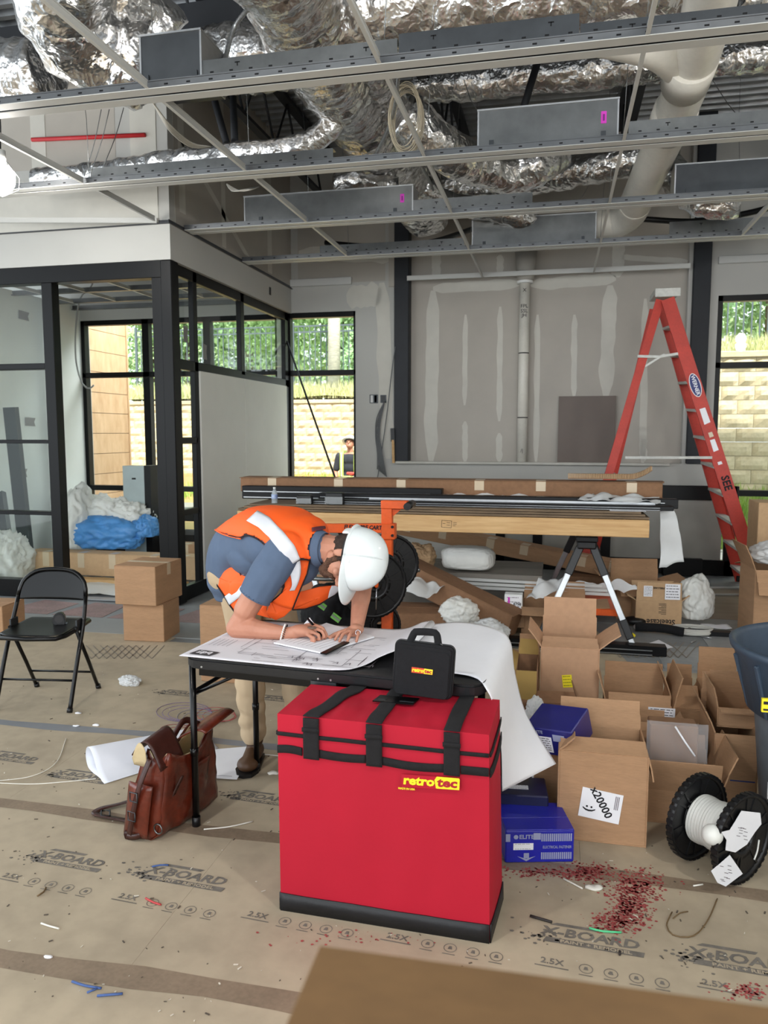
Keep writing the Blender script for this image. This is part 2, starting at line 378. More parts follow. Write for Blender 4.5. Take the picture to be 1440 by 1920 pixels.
# protection board sheets, seams parallel to the back wall
ys = [-1.9, 0.0, 0.92, 1.90, 2.75, 3.58, 4.9]
for i in range(len(ys)-1):
    off = (i % 2)*1.1
    for x0 in [-7.2+off+2.44*k for k in range(5)]:
        x1 = min(x0+2.4392, 5); 
        P(G().b2((x0, ys[i]+0.002, -0.0055), (x1, ys[i+1]-0.002, 0)), 'board_sheet', SHEET, floor, world=True)
P(G().b2((-0.6, 4.9, -0.0055), (1.4, 5.35, -0.0005)), 'board_sheet', SHEET, floor, world=True)
P(G().b2((-2.9, 4.9, -0.0055), (-0.7, 5.3, -0.0005)), 'board_sheet', SHEET, floor, world=True)
P(G().prism([(-0.6, 5.35, -0.0055), (0.55, 5.35, -0.0055), (0.35, 6.35, -0.0055), (-0.6, 6.35, -0.0055)], (0, 0, 0.005)), 'board_sheet', SHEET, floor, world=True)
def seam(y, x0, x1, w=0.075, m=TAPEF, z=0.0006, wob=0.012, nm='seam_tape'):
    n = 40
    def fn(a, b): x = x0+(x1-x0)*a; return (x, y+wob*math.sin(x*2.1+y*5)+wob*0.5*math.sin(x*5.3)+(b-0.5)*w*(1+0.15*math.sin(x*9)), z+0.0005*math.sin(x*20))
    P(G().surf(fn, n, 1), nm, m, floor, world=True)
seam(2.75, -6, 5); seam(1.90, -5, 4, 0.085); seam(0.92, -3, 3)
seam(3.58, -6, -0.9, 0.075, GREYT, nm='grey_tape')
# grey membrane band and chalk snapped near the glazed room
P(G().b2((-7, 5.42, -0.0055), (-0.72, 5.86, 0.001)), 'grey_membrane', mat('grey_membrane', (148, 150, 148), rough=0.7, var=0.06), floor, world=True)
P(G().b2((-7, 4.9, -0.0055), (-2.9, 5.42, -0.001)), 'board_sheet', SHEET, floor, world=True)
for i in range(10):
    x = -6+i*0.55
    P(G().prism([(x, 5.9, -0.0055), (x+0.5, 5.9, -0.0055), (x+0.45+rnd.random()*0.1, 6.35, -0.0055), (x+0.1, 6.42, -0.0055)], (0, 0, 0.002)), 'chalk_dust', mat('dusty_red_slab', (168, 140, 136), rgb2=(140, 122, 118), rough=0.9, vscale=6, dirt=0.2), floor, world=True)
# large floor tiles at the right (slab joints)
for i in range(4):
    for j in range(5):
        x = -0.2+i*0.95+(j % 2)*0.4; y = 5.42+j*0.62
        if x < 0.6 and j < 2: continue
        P(G().b2((x, y, -0.0055), (x+0.94, y+0.61, -0.0015)), 'floor_tile', mat('grey_tile', (156, 158, 158), rgb2=(134, 138, 140), rough=0.45, vscale=2.5, dirt=0.1), floor, world=True, bevel=0.001)

def logo(u, v, s=1.0, z=0.0012, faded=False):
    o = atZ(u, v, z); M = frame(o, (1, -0.05, 0), (0.02, 1, 0))
    p = floor
    text('X-BOARD', 0.062*s, M @ Matrix.Translation((0.0, 0.012*s, 0)), BOARDINK, p, 'printed_logo', bold=0.0016, sx=1.15, shear=0.15)
    g = G().xf(Matrix.Identity(4)); g.prism([M @ Vector(q) for q in ((-0.15*s, -0.045*s, 0), (0.17*s, -0.045*s, 0), (0.175*s, -0.02*s, 0), (-0.14*s, -0.02*s, 0))], (0, 0, 0.0002))
    g.prism([M @ Vector(q) for q in ((-0.13*s, 0.048*s, 0), (0.04*s, 0.048*s, 0), (0.05*s, 0.062*s, 0), (-0.11*s, 0.062*s, 0))], (0, 0, 0.0002))
    P(g, 'printed_band', BOARDINK, p, world=True)
    text('PAINT + REMODEL', 0.021*s, M @ Matrix.Translation((0.02*s, -0.033*s, 0.0006)), SHEET, p, 'printed_logo', bold=0.0004, sx=1.3)
    g = G()
    for k in range(46):
        a = rnd.uniform(0, 6.28); r = abs(rnd.gauss(0, 0.038))*s; q = rnd.uniform(0.002, 0.009)*s; c = M @ Vector((-0.165*s+r*math.cos(a)*1.3, -0.02*s+r*math.sin(a)*0.8, 0))
        g.prism([c+Vector((q*math.cos(t), q*0.7*math.sin(t), 0)) for t in (0, 1.2, 2.6, 3.9, 5.1)], (0, 0, 0.0002))
    P(g, 'printed_splash', BOARDINK, p, world=True, kind='stuff')
def icons(u, v, s=1.0, z=0.0012):
    o = atZ(u, v, z); M = frame(o, (1, -0.06, 0), (0.02, 1, 0))
    text('2.5X', 0.036*s, M, BOARDINK, floor, 'printed_mark', bold=0.0005)
    g = G()
    g.prism([M @ Vector(q) for q in ((-0.05*s, -0.026*s, 0), (0.05*s, -0.026*s, 0), (0.05*s, -0.022*s, 0), (-0.05*s, -0.022*s, 0))], (0, 0, 0.0002))
    for k in range(4):
        c = Vector((0.1*s+0.072*s*k, -0.004, 0)); n = 18
        ring = []
        for i in range(n):
            a = 2*math.pi*i/n; b = 2*math.pi*(i+1)/n
            g.add([M @ (c+Vector((math.cos(t)*r*s, math.sin(t)*r*s, 0))) for t, r in ((a, 0.021), (b, 0.021), (b, 0.0185), (a, 0.0185))], [(0, 1, 2, 3)])
        g.prism([M @ (c+Vector(q)*s) for q in ((-0.007, -0.006, 0), (0.007, -0.006, 0), (0.004, 0.008, 0), (-0.004, 0.008, 0))], (0, 0, 0.0002))
        g.prism([M @ (c+Vector(q)*s) for q in ((-0.02, -0.031, 0), (0.02, -0.031, 0), (0.02, -0.028, 0), (-0.02, -0.028, 0))], (0, 0, 0.0002))
    P(g, 'printed_icon', BOARDINK, floor, world=True)
for u, v, s in ((128, 1613, 0.9), (345, 1645, 1.0), (150, 1456, 0.9), (20, 1420, 0.9), (490, 1497, 0.9), (335, 1300, 0.8), (515, 1310, 0.8), (1105, 1762, 0.95), (1395, 1805, 1.0), (65, 1505+500, 1)): logo(u, v, s)
for u, v in ((22, 1643), (240, 1682), (483, 1716), (745, 1757), (1035, 1803), (1340, 1845)): icons(u, v)
# paint and chalk stains in red
g = G()
for (cu, cv, su, sv, n) in ((1190, 1660, 26, 14, 150), (1180, 1705, 18, 20, 150), (1100, 1635, 26, 9, 110), (1145, 1730, 18, 8, 60), (1010, 1635, 35, 6, 50), (640, 1760, 70, 10, 9), (1400, 1860, 20, 8, 25)):
    for k in range(n*4):
        o = atZ(rnd.gauss(cu, su), rnd.gauss(cv, sv), 0.0014); q = rnd.uniform(0.001, 0.0055)
        a0 = rnd.uniform(0, 6); g.prism([o+Vector((q*math.cos(a0+t)*rnd.uniform(0.7, 1.6), q*math.sin(a0+t), 0)) for t in (0, 1.2, 2.6, 3.9, 5.1)], (0, 0, 0.0002))
P(g, 'red_stain', REDD, floor, world=True, kind='stuff')
g = G()
for k in range(420):
    u, v = rnd.uniform(0, 1440), rnd.uniform(1240, 1915); o = atZ(u, v, 0.001); q = rnd.uniform(0.0012, 0.005); a = rnd.uniform(0, 6)
    g.box(o+Vector((0, 0, 0.001)), (q*rnd.uniform(1, 4), q, 0.0015), Matrix.Rotation(a, 3, 'Z'), mi=rnd.choice([0, 0, 1]))
P(g, 'floor_debris', [mat('debris_dark', (90, 80, 70)), mat('debris_light', (214, 206, 190))], floor, world=True, kind='stuff')
# mesh-print patches on the boards
g = G()
for (u0, v0, du, dv) in ((228, 1222, 55, 12), (1225, 1218, 60, 14), (1255, 1345, 60, 12)):
    o = atZ(u0, v0, 0.0012); a = atZ(u0-du, v0, 0.0012)-o; b = atZ(u0, v0-dv, 0.0012)-o
    for k in range(-4, 5):
        for sgn in (-1, 1):
            p0 = o+a*(k/4.0)-b; p1 = o+a*(k/4.0+0.5*sgn)+b; d = (p1-p0).normalized().cross(Vector((0, 0, 1)))*0.004
            g.add([p0-d, p0+d, p1+d, p1-d], [(0, 1, 2, 3)])
P(g, 'printed_lattice', mat('lattice_ink', (138, 130, 118)), floor, world=True)

# ---- back wall with openings for the windows
WTOP = 5.3
def wallbox(g, x0, x1, z0, z1, y0=YB, y1=YB+0.2): g.b2((x0, y0, z0), (x1, y1, z1))
W1 = (-3.47, -2.54, 1.02-0.62, 3.145)      # window in the corridor bay (sill hidden by the stacked goods)
W2 = (1.77, 6.0, 0.0, 3.17)
W0 = (-6.47, -3.60, 0.0, 3.14)
g = G()
wallbox(g, -9, W0[0], 0, WTOP); wallbox(g, W0[0], W1[0]-0.13, 3.14, WTOP); wallbox(g, -3.60, -3.47, 0, WTOP)
wallbox(g, W1[0], W1[1], 3.145, WTOP); wallbox(g, W1[0], W1[1], -0.1, W1[2])
wallbox(g, W1[1], -1.84, 0, WTOP)
wallbox(g, W1[1]+0.7, 1.77, 0, 1.24, YB-0.02, YB+0.2)
wallbox(g, 1.44, 1.77, 0, WTOP); wallbox(g, 1.77, 6, 3.17, WTOP)
g.b2((-1.84, YB+0.16, 1.2), (1.5, YB+0.3, WTOP))
wall_back = S(g, 'wall_back', DRY, kind='structure')
g = G(); g.b2((-1.84, YB+0.12, 1.24), (1.46, YB+0.16, WTOP)); gyp = P(g, 'gypsum_panel', DRYG, wall_back, world=True)
g = G(); g.b2((-2.1, YB-0.03, 3.42), (-1.86, YB, WTOP-0.2)); g.b2((-3.3, YB-0.002, 3.5), (-2.15, YB, 4.6)); P(g, 'gypsum_panel', DRYG, wall_back, world=True)
# taped joints on the gypsum
def mudstrip(u0, v0, u1, v1, w, seed, parent=wall_back, y=YB+0.12):
    a = atY(u0, v0, y); b = atY(u1, v1, y); n = 26; d = (b-a); L = d.length; t = d/L; s = t.cross(Vector((0, 1, 0)))
    mw = w/F_PX*y*1.02
    def fn(i, j):
        e = min(1.0, 6*min(i, 1-i)+0.35)
        return a+t*L*i+s*(j-0.5)*mw*e*(1+0.35*noise.noise(Vector((i*6+seed, j*2, seed))))+Vector((0, -0.0025, 0))
    P(G().surf(fn, n, 1), 'joint_compound', MUD, parent, world=True)
for q in ((812, 545, 808, 866, 24, 1), (873, 590, 871, 760, 9, 2), (872, 790, 872, 866, 10, 3), (938, 575, 936, 790, 10, 4), (936, 812, 936, 866, 11, 5), (1008, 590, 1005, 866, 10, 6), (1077, 590, 1076, 745, 10, 7),
          (1144, 535, 1136, 745, 24, 8), (812, 541, 975, 532, 18, 9), (995, 534, 1155, 522, 20, 10), (1210, 560, 1205, 870, 12, 11), (1205, 800, 1207, 865, 12, 12), (938, 478, 937, 520, 12, 13), (1160, 450, 1158, 520, 20, 14), (818, 470, 818, 520, 16, 15), (1160, 482, 1290, 490, 9, 16)): mudstrip(*q)
for q in ((716, 530, 728, 860, 26, 21), (560, 475, 740, 480, 26, 22), (650, 560, 716, 550, 40, 24)): mudstrip(*q, y=YB-0.001)
# black steel columns in front of the recess
for (u0, u1, vt, nm) in ((740, 767, 480, 'left'), (1292, 1325, 455, 'right')):
    a = atY(u0, 700, YB-0.02).x; b = atY(u1, 700, YB-0.02).x
    S(G().b2((a, YB-0.06, 1.24), (b, YB+0.12, WTOP)), 'trim_1' if nm == 'left' else 'trim_2', COLB, kind='structure', bevel=0.008)
S(G().b2((-2.0, YB-0.09, 1.215), (1.30, YB-0.02, 1.245)), 'trim_3', mat('ledge_paint', (200, 198, 190), rough=0.8), kind='structure', bevel=0.004)
S(G().b2((-3.4, YB-0.05, 3.47), (-2.58, YB, 3.56)), 'trim_4', WHITEM, kind='structure', bevel=0.004)
S(G().b2((1.75, YB-0.05, 3.52), (2.6, YB, 3.60)), 'trim_5', WHITEM, kind='structure', bevel=0.004)
# left and right walls, high bulkhead over the glazed room, ceiling deck
S(G().b2((-6.72, YC, 0), (-6.6, YB, GZ-0.1)), 'wall_left', mat('white_wall', (224, 228, 226), rough=0.85, var=0.03), kind='structure')
S(G().b2((-6.6, 9.02, 0), (-6.47, YB, GZ-0.1)), 'trim_6', mat('white_wall2', (218, 220, 216), rough=0.85, var=0.03), kind='structure')
S(G().b2((4.4, -4, 0), (4.55, YB+0.2, WTOP)), 'wall_right', DRY, kind='structure')
bulk = S(G().b2((-9, YC-0.075, 3.14), (XC+0.075, YC+0.075, WTOP)).b2((XC-0.075, YC+0.075, 3.14), (XC+0.075, YB, WTOP)), 'wall_bulkhead', DRY, kind='structure')
def patch(par, a, b, m, nm='gypsum_panel'):
    P(G().b2(a, b), nm, m, par, world=True)
patch(bulk, (XC+0.075, YC+0.03, 3.44), (XC+0.078, YB, WTOP), DRYG)
patch(bulk, (-9, YC-0.078, 4.0), (-3.9, YC-0.075, WTOP), DRYG)
for (y0, z0, y1, z1, w) in ((6.6, 4.3, 8.2, 3.55, 0.16), (8.9, 3.5, 8.9, 5.2, 0.14), (7.6, 3.5, 7.6, 5.2, 0.1), (6.7, 3.6, 6.7, 5.2, 0.12)):
    g = G(); x = XC+0.08
    g.add([(x, y0-w/2, z0), (x, y0+w/2, z0), (x, y1+w/2, z1), (x, y1-w/2, z1)], [(0, 1, 2, 3)]); P(g, 'joint_compound', MUD, bulk, world=True)
for (x0, x1, z0, z1) in ((-6.5, -3.5, 3.46, 3.9), (-4.75, -4.6, 3.9, 5.2), (-3.75, -3.5, 3.6, 5.2), (-5.9, -5.7, 3.9, 5.2)):
    patch(bulk, (x0, YC-0.081-0.002*(z1 > 5), z0), (x1, YC-0.078, z1), MUD, 'joint_compound')
P(G().box((XC+0.077, 8.9, 3.29), (0.006, 0.05, 0.09)), 'cable_slot', BLACKM, bulk, world=True)
g = G(); a = atY(60, 262, YC-0.1); b = atY(272, 253, YC-0.1); P(g.cyl(a, b, 0.018), 'red_conduit', mat('red_conduit', (196, 44, 50), rough=0.4), bulk, world=True)
# roof deck: ribs are real folds
g = G()
x = -9.0; prof = []
while x < 5:
    prof += [(x, 5.16), (x+0.055, 5.16), (x+0.075, 5.22), (x+0.13, 5.22)]; x += 0.15
g2 = G()
yy = -3.0; pr = []
while yy < YB+0.3:
    pr += [(yy, 5.16), (yy+0.06, 5.16), (yy+0.085, 5.23), (yy+0.14, 5.23)]; yy += 0.16
vs = [(-9, y, z) for y, z in pr] + [(5, y, z) for y, z in pr]; n = len(pr)
g2.add(vs, [(i, i+1, n+i+1, n+i) for i in range(n-1)])
ceiling = S(g2, 'ceiling', DECK, kind='structure')
P(G().b2((-9, -3, 5.24), (5, YB+0.3, 5.4)), 'roof_insulation', mat('roof', (90, 90, 92)), ceiling, world=True)
# open web joists running to the back wall
def joist(x):
    r = T('steel_joist', 'dark open-web roof joist passing over the left end of the diagonal foil duct', 'joist', (x, 0, 4.5), group='roof joists')
    g = G(); g.b2((-0.05, -2.5, 0.60), (0.05, YB+0.1, 0.645)); P(g, 'top_chord', JOIST, r)
    g = G(); g.b2((-0.04, -2.0, 0.0), (0.04, YB-0.3, 0.035)); P(g, 'bottom_chord', JOIST, r)
    g = G(); y = -1.8; k = 0
    while y < YB-0.6:
        g.cyl((0, y, 0.03 if k % 2 == 0 else 0.6), (0, y+0.4, 0.6 if k % 2 == 0 else 0.03), 0.013, 6); y += 0.4; k += 1
    P(g, 'web_bars', JOIST, r); return r
j0 = joist(-2.9)
for x, lb_ in ((-1.15, 'dark open-web roof joist above the beige cable coil'), (0.62, 'dark open-web roof joist left of the white drain pipe'), (2.3, 'dark open-web roof joist right of the white drain pipe'), (-4.9, 'dark open-web roof joist above the top left foil elbow')): dup(j0, (x, 0, 4.5), label=lb_)
S(G().b2((-9, 5.9, 4.62), (5, 6.02, 4.95)), 'roof_beam', JOIST, 'dark steel roof beam crossing above the ducts', 'beam')
# ================================================================ SUSPENDED GRID
GRIDM = mat('grid_galvanised', (112, 114, 116), rough=0.4, metal=0.8, var=0.12, vscale=6)
GRIDW = mat('grid_white_face', (196, 196, 192), rough=0.5, var=0.03)
XG = [-4.78, -3.49, -2.2, -0.915, 0.37, 1.655, 2.94]
YG = [4.06, 5.40, 6.77, 8.10, 9.44]
grid = T('ceiling_grid', 'bare suspended ceiling grid of metal tees with no tiles, hung over the whole room', 'ceiling grid', (0, YG[0], GZ))
def tee(a, b, w=0.021, h=0.04, nm='cross_tee'):
    g = G(); a = Vector(a); b = Vector(b)
    g.beam(a, b, w, 0.003); g.beam(a+Vector((0, 0, h/2)), b+Vector((0, 0, h/2)), 0.004, h); g.beam(a+Vector((0, 0, h)), b+Vector((0, 0, h)), 0.009, 0.008)
    return P(g, nm, [GRIDW], grid, world=True)
for i, y in enumerate(YG):
    x0 = -6.5 if i < 2 else XC+0.09; x1 = 4.3
    if i == 4: x0, x1 = -1.83, 1.42
    # two flanges with a dark slot between, and a punched web above
    g = G(); w = 0.1 if i < 4 else 0.03
    if i < 4:
        g.b2((x0, y-0.085, GZ-0.004), (x1, y-0.012, GZ)); g.b2((x0, y+0.012, GZ-0.004), (x1, y+0.085, GZ)); P(g, 'main_tee', GRIDW, grid, world=True)
        P(G().b2((x0, y-0.015, GZ+0.006), (x1, y+0.015, GZ+0.012)), 'slot_back', BLACKM, grid, world=True)
        g = G(); g.b2((x0, y-0.066, GZ), (x1, y-0.060, GZ+0.042)); g.b2((x0, y+0.050, GZ), (x1, y+0.056, GZ+0.04)); g.b2((x0, y-0.072, GZ+0.04), (x1, y-0.056, GZ+0.046)); P(g, 'tee_web', GRIDM, grid, world=True)
        g = G(); x = x0+0.1
        while x < x1: g.b2((x, y-0.0675, GZ+0.018), (x+0.022, y-0.0655, GZ+0.026)); x += 0.13
        P(g, 'punched_slots', BLACKM, grid, world=True, kind='stuff')
    else: 
        tee((x0, y, GZ), (x1, y, GZ), 0.03, 0.05, 'main_tee')
    for x in XG:
        if x0 < x < x1 and i < 4:
            g = G(); s = 1 if (int(x*10) % 2) else -1
            g.tube([(x, y, GZ+0.04), (x+0.02*s, y+0.02, GZ+0.5), (x+0.06*s, y, GZ+1.1), (x+0.05*s, y+0.05, 5.0)], 0.0022, 5)
            P(g, 'hanger_wire', STEEL, grid, world=True)
for x in XG:
    segs = [(1.3, YG[0])]+[(YG[k], YG[k+1]) for k in range(4)]
    for k, (a, b) in enumerate(segs):
        if x < XC-0.1 and b > YC: continue
        if k == 4 and not -1 < x < 1: continue
        if x < XC+0.02 and k == 2: b = YC-0.08
        if x < -3.9 and k >= 1: continue
        if x < -3 and k >= 3: continue
        tee((x, a+0.085 if k else a, GZ), (x, b-0.085 if k < 4 else b, GZ))
tee((-4.9, 6.1, GZ), (-3.5, 6.42, GZ)); tee((2.55, YG[3]+.05, GZ), (2.9, 9.2, GZ))
# wall angle at the bulkhead
S(G().b2((-9, YC-0.1, GZ-0.004), (XC+0.1, YC-0.076, GZ)).b2((-9, YC-0.08, GZ), (XC+0.08, YC-0.076, GZ+0.03)).b2((XC+0.076, YC-0.1, GZ-0.004), (XC+0.1, YB, GZ)).b2((XC+0.076, YC-0.1, GZ), (XC+0.08, YB, GZ+0.03)), 'trim_7', mat('dark_angle', (60, 62, 66), rough=0.5), kind='structure')

def slot_diffuser(row, u0, u1, v, lab, h=0.15, m=STEEL, dy=-0.05):
    y = YG[row]+dy; a = atY(u0, v, y).x; b = atY(u1, v, y).x
    r = T('slot_diffuser', lab, 'diffuser', ((a+b)/2, y, GZ+0.045)); w = abs(b-a)
    g = G(); g.b2((-w/2, -0.004, 0), (w/2, 0.0, h)); g.b2((-w/2, 0, h-0.004), (w/2, 0.07, h)); g.b2((-w/2, -0.02, -0.002), (w/2, 0.0, 0.002)); P(g, 'housing', m, r)
    g = G(); x = -w/2+0.06
    while x < w/2-0.03: g.b2((x, -0.0055, 0.012), (x+0.02, -0.004, 0.02)); x += 0.11
    for q in (-0.3, 0.35): g.b2((w*q-0.014, -0.0055, h-0.03), (w*q+0.014, -0.004, h-0.024)); g.b2((w*q-0.003, -0.0055, h-0.045), (w*q+0.003, -0.004, h-0.025))
    P(g, 'punched_slots', BLACKM, r, kind='stuff')
slot_diffuser(0, 375, 745, 130, 'galvanised slot diffuser body on the nearest grid row, left of the large foil duct crossing', 0.08)
slot_diffuser(0, 748, 1085, 90, 'darker slot diffuser body on the nearest grid row below the thick top foil duct', 0.10, STEELD)
slot_diffuser(0, 1088, 1600, 70, 'dark slot diffuser body on the nearest grid row in front of the white pipe', 0.05, STEELD)
slot_diffuser(1, 170, 625, 320, 'slot diffuser body under the thin horizontal foil duct at left', 0.07)
slot_diffuser(1, 1178, 1560, 255, 'slot diffuser body on the second grid row at far right', 0.08)
slot_diffuser(2, 775, 998, 385, 'slot diffuser body beside the white pipe elbow', 0.09)
slot_diffuser(3, 600, 870, 470, 'slot diffuser body on the fourth grid row above the left black column', 0.08)
slot_diffuser(3, 1255, 1560, 430, 'slot diffuser body on the fourth grid row above the right black column', 0.12)

def plenum(row, u0, u1, vt, lab, dy=-0.06, dp=0.22, tag=None, m=STEEL, z0=GZ+0.045):
    y = YG[row]+dy; A = atY(u0, vt, y); B = atY(u1, vt, y); z1 = atY((u0+u1)/2, vt, y).z; w = B.x-A.x; h = z1-z0
    r = T('plenum_box', lab, 'duct box', ((A.x+B.x)/2, y+dp/2, z0))
    P(G().b2((-w/2, -dp/2, 0), (w/2, dp/2, h)), 'box_body', m, r, bevel=0.003)
    g = G(); g.b2((-w/2-0.006, -dp/2-0.012, h-0.006), (w/2+0.006, dp/2+0.012, h+0.004)); g.b2((-w/2-0.004, -dp/2-0.004, 0), (-w/2+0.006, dp/2, h)); g.b2((w/2-0.006, -dp/2-0.004, 0), (w/2+0.004, dp/2, h)); P(g, 'folded_seam', ALU, r)
    g = G()
    for q in (-0.4, 0.4): g.b2((w*q-0.015, -dp/2-0.012, 0.0), (w*q+0.015, -dp/2-0.001, 0.03))
    P(g, 'clip', STEELD, r)
    if tag is not None: P(G().b2((w*tag-0.017, -dp/2-0.003, h*0.35), (w*tag+0.017, -dp/2-0.001, h*0.68)), 'marker_tag', PINK, r); P(G().b2((w*tag-0.006, -dp/2-0.0045, h*0.42), (w*tag+0.006, -dp/2-0.003, h*0.6)), 'tag_print', mat('purple_ink', (120, 30, 120)), r)
    return r
plenum(1, 897, 1160, 196, 'large galvanised plenum box with a magenta tag, upper right centre', tag=0.40, m=STEEL)
plenum(2, 458, 774, 358, 'long galvanised plenum box with a small magenta tag above the man', tag=0.44)
plenum(2, 1267, 1520, 300, 'dark galvanised plenum box at right edge behind the white pipe', m=STEELD)
plenum(3, 886, 1118, 405, 'galvanised plenum box farthest back with the foil duct curling into it', m=STEEL)
plenum(0, 262, 376, 62, 'galvanised plenum box at top left beside the bulging foil duct', m=STEELD, dp=0.3)

# ================================================================ DUCTS
def duct(lab, pts, r, seed=0, collar=None, amp=0.02, n=36):
    path = spline([atZ(u, v, z) for u, v, z in pts], 0.035); m = len(path)
    g = G(); rr = []
    for i in range(m):
        rr.append(r*(1+0.035*math.sin(i*1.9)+0.03*noise.noise(Vector((i*0.5, seed, 0)))))
    g.tube(path, rr, n); me = mesh_from(g, 'flexible_duct')
    off = Vector((seed*5.1, seed, 0))
    for v, c, n_ in vnorm(me):
        v.co = c+n_*(amp*1.2*noise.noise(c*4+off)+amp*0.8*(0.5-abs(noise.noise(c*9+off)))*2)
    o = S(me, 'flexible_duct', FOIL, lab, 'duct')
    if collar is not None:
        p = path[0]; q = path[1]; P(G().cyl(p-(q-p).normalized()*0.05, q, r*0.8, 24), 'collar', STEEL, o, world=True)
    return o
duct('huge foil duct running diagonally from the top centre down towards the back', [(470, -130, 4.2), (545, -20, 4.2), (605, 110, 4.22), (690, 235, 4.25), (765, 335, 4.25), (800, 400, 4.15)], 0.275, 1)
duct('foil duct branching down beside the huge diagonal one at top', [(640, -90, 4.45), (660, 10, 4.4), (700, 150, 4.3), (765, 300, 4.25)], 0.17, 2)
duct('bulging foil duct elbow in the top left corner', [(275, 120, 3.82), (215, 100, 3.86), (140, 62, 3.9), (110, -5, 4.0), (150, -120, 4.1)], 0.235, 3, amp=0.03)
duct('foil duct sloping above the bulging elbow at top left', [(60, -90, 4.3), (190, -20, 4.15), (270, 30, 4.1), (310, 75, 4.0)], 0.17, 4)
duct('short foil duct end at the far left behind the grid', [(-90, 160, 4.0), (20, 140, 4.0), (88, 130, 4.0)], 0.2, 5)
duct('foil duct between the top left box and the huge diagonal duct', [(372, 120, 4.35), (450, 110, 4.35), (540, 105, 4.35)], 0.22, 6)
duct('thick horizontal foil duct along the top right edge', [(625, 40, 4.25), (740, 12, 4.25), (870, -8, 4.25), (1060, -32, 4.25), (1300, -62, 4.25)], 0.24, 7, amp=0.028)
duct('foil duct in the top right corner beyond the white pipe', [(1370, -20, 4.3), (1440, -8, 4.3), (1560, 0, 4.3)], 0.18, 8)
duct('slim horizontal foil duct behind the nearest grid row at right', [(775, 162, 4.5), (900, 152, 4.5), (1060, 135, 4.5), (1200, 122, 4.5), (1340, 108, 4.5), (1560, 95, 4.5)], 0.13, 9)
duct('thin horizontal foil duct above the glazed room ending in a bend', [(70, 338, 3.72), (160, 330, 3.72), (300, 308, 3.72), (450, 290, 3.72), (560, 277, 3.78), (605, 250, 3.9), (650, 200, 4.1)], 0.085, 10, amp=0.014)
duct('foil duct elbow curving under the large tagged plenum box', [(755, 215, 4.1), (815, 265, 3.95), (880, 305, 3.9), (950, 322, 3.9), (1005, 312, 3.95), (1040, 285, 4.1)], 0.165, 11)
duct('foil duct running level behind the grid towards the white pipe', [(830, 350, 4.2), (930, 345, 4.2), (1050, 325, 4.2), (1190, 300, 4.2), (1260, 300, 4.2)], 0.15, 12)
duct('small foil duct curling down into the farthest plenum box', [(790, 350, 3.95), (850, 385, 3.85), (930, 395, 3.8), (985, 410, 3.74), (1003, 432, 3.66)], 0.1, 13)
duct('short foil duct dropping behind the dark plenum at right', [(1215, 300, 4.3), (1255, 315, 4.1), (1275, 345, 3.9), (1320, 375, 3.7), (1385, 378, 3.66)], 0.13, 14)
duct('crumpled foil duct peeking over the long plenum box', [(630, 345, 3.9), (680, 343, 3.9), (740, 350, 3.9)], 0.09, 15)

pv = T('drain_pipe', 'thick white plastic drain pipe slanting across the upper right with a branch and elbow', 'pipe', atZ(1275, 190, 3.9))
path = spline([atZ(1350, -90, 4.0), atZ(1318, 60, 3.97), atZ(1275, 190, 3.9), atZ(1212, 335, 3.78), atZ(1190, 385, 3.74)], 0.1)
P(G().tube(path, 0.145, 28), 'pipe_run', PVC, pv, world=True)
P(G().tube(spline([atZ(1192, 380, 3.745), atZ(1180, 402, 3.72), atZ(1155, 416, 3.70), atZ(1112, 420, 3.69)], 0.03), 0.15, 28), 'elbow', PVC, pv, world=True)
P(G().tube(spline([atZ(1290, 130, 3.95), atZ(1240, 90, 3.98), atZ(1190, 75, 4.0), atZ(1118, 60, 4.02)], 0.04), [0.15]*3+[0.12]*40 if False else 0.13, 28), 'branch', PVC, pv, world=True)
for (a, b) in (((1268, 205, 3.89), (1253, 240, 3.86)), ((1300, 110, 3.94), (1285, 155, 3.92))):
    P(G().cyl(atZ(*a), atZ(*b), 0.158, 28), 'coupling', PVC, pv, world=True)
# vertical pipe in the recess
a = atY(978, 866, YB); zt = atY(978, 528, YB).z
vp = T('wall_pipe', 'vertical white plastic pipe standing in the middle of the drywall recess', 'pipe', (a.x, YB+0.03, 1.24))
P(G().cyl((0, 0, 0), (0, 0, zt-1.24), 0.062, 24), 'pipe_run', PVC, vp)
P(G().cyl((0, 0, zt-1.26), (0, 0, zt-1.18), 0.095, 24), 'flange', WHITEP, vp)
for v in (783, 662): z = atY(978, v, YB).z-1.24; P(G().cyl((0, 0, z-0.006), (0, 0, z+0.006), 0.0635, 24), 'joint_ring', BLACKM, vp)
for k, (v, s) in enumerate(((545, 'X'), (575, 'FPL'), (584, 'SSL'), (592, 'JH'), (845, '/|'))):
    text(s, 0.06, frame(Vector((a.x, YB+0.03-0.064, atY(978, v, YB).z)), (1, 0, 0), (0, 0, 1)), INK, vp, 'marker_scribble')
S(G().lathe([(0.0, 0), (0.10, 0), (0.13, 0.33), (0.0, 0.33)], 24, Matrix.Translation((a.x+0.01, YB-0.04, zt+0.01))), 'pipe_bucket', mat('grey_cone', (170, 166, 158), rough=0.7), 'pale cone sleeve around the pipe just above the ceiling tee', 'pipe sleeve')

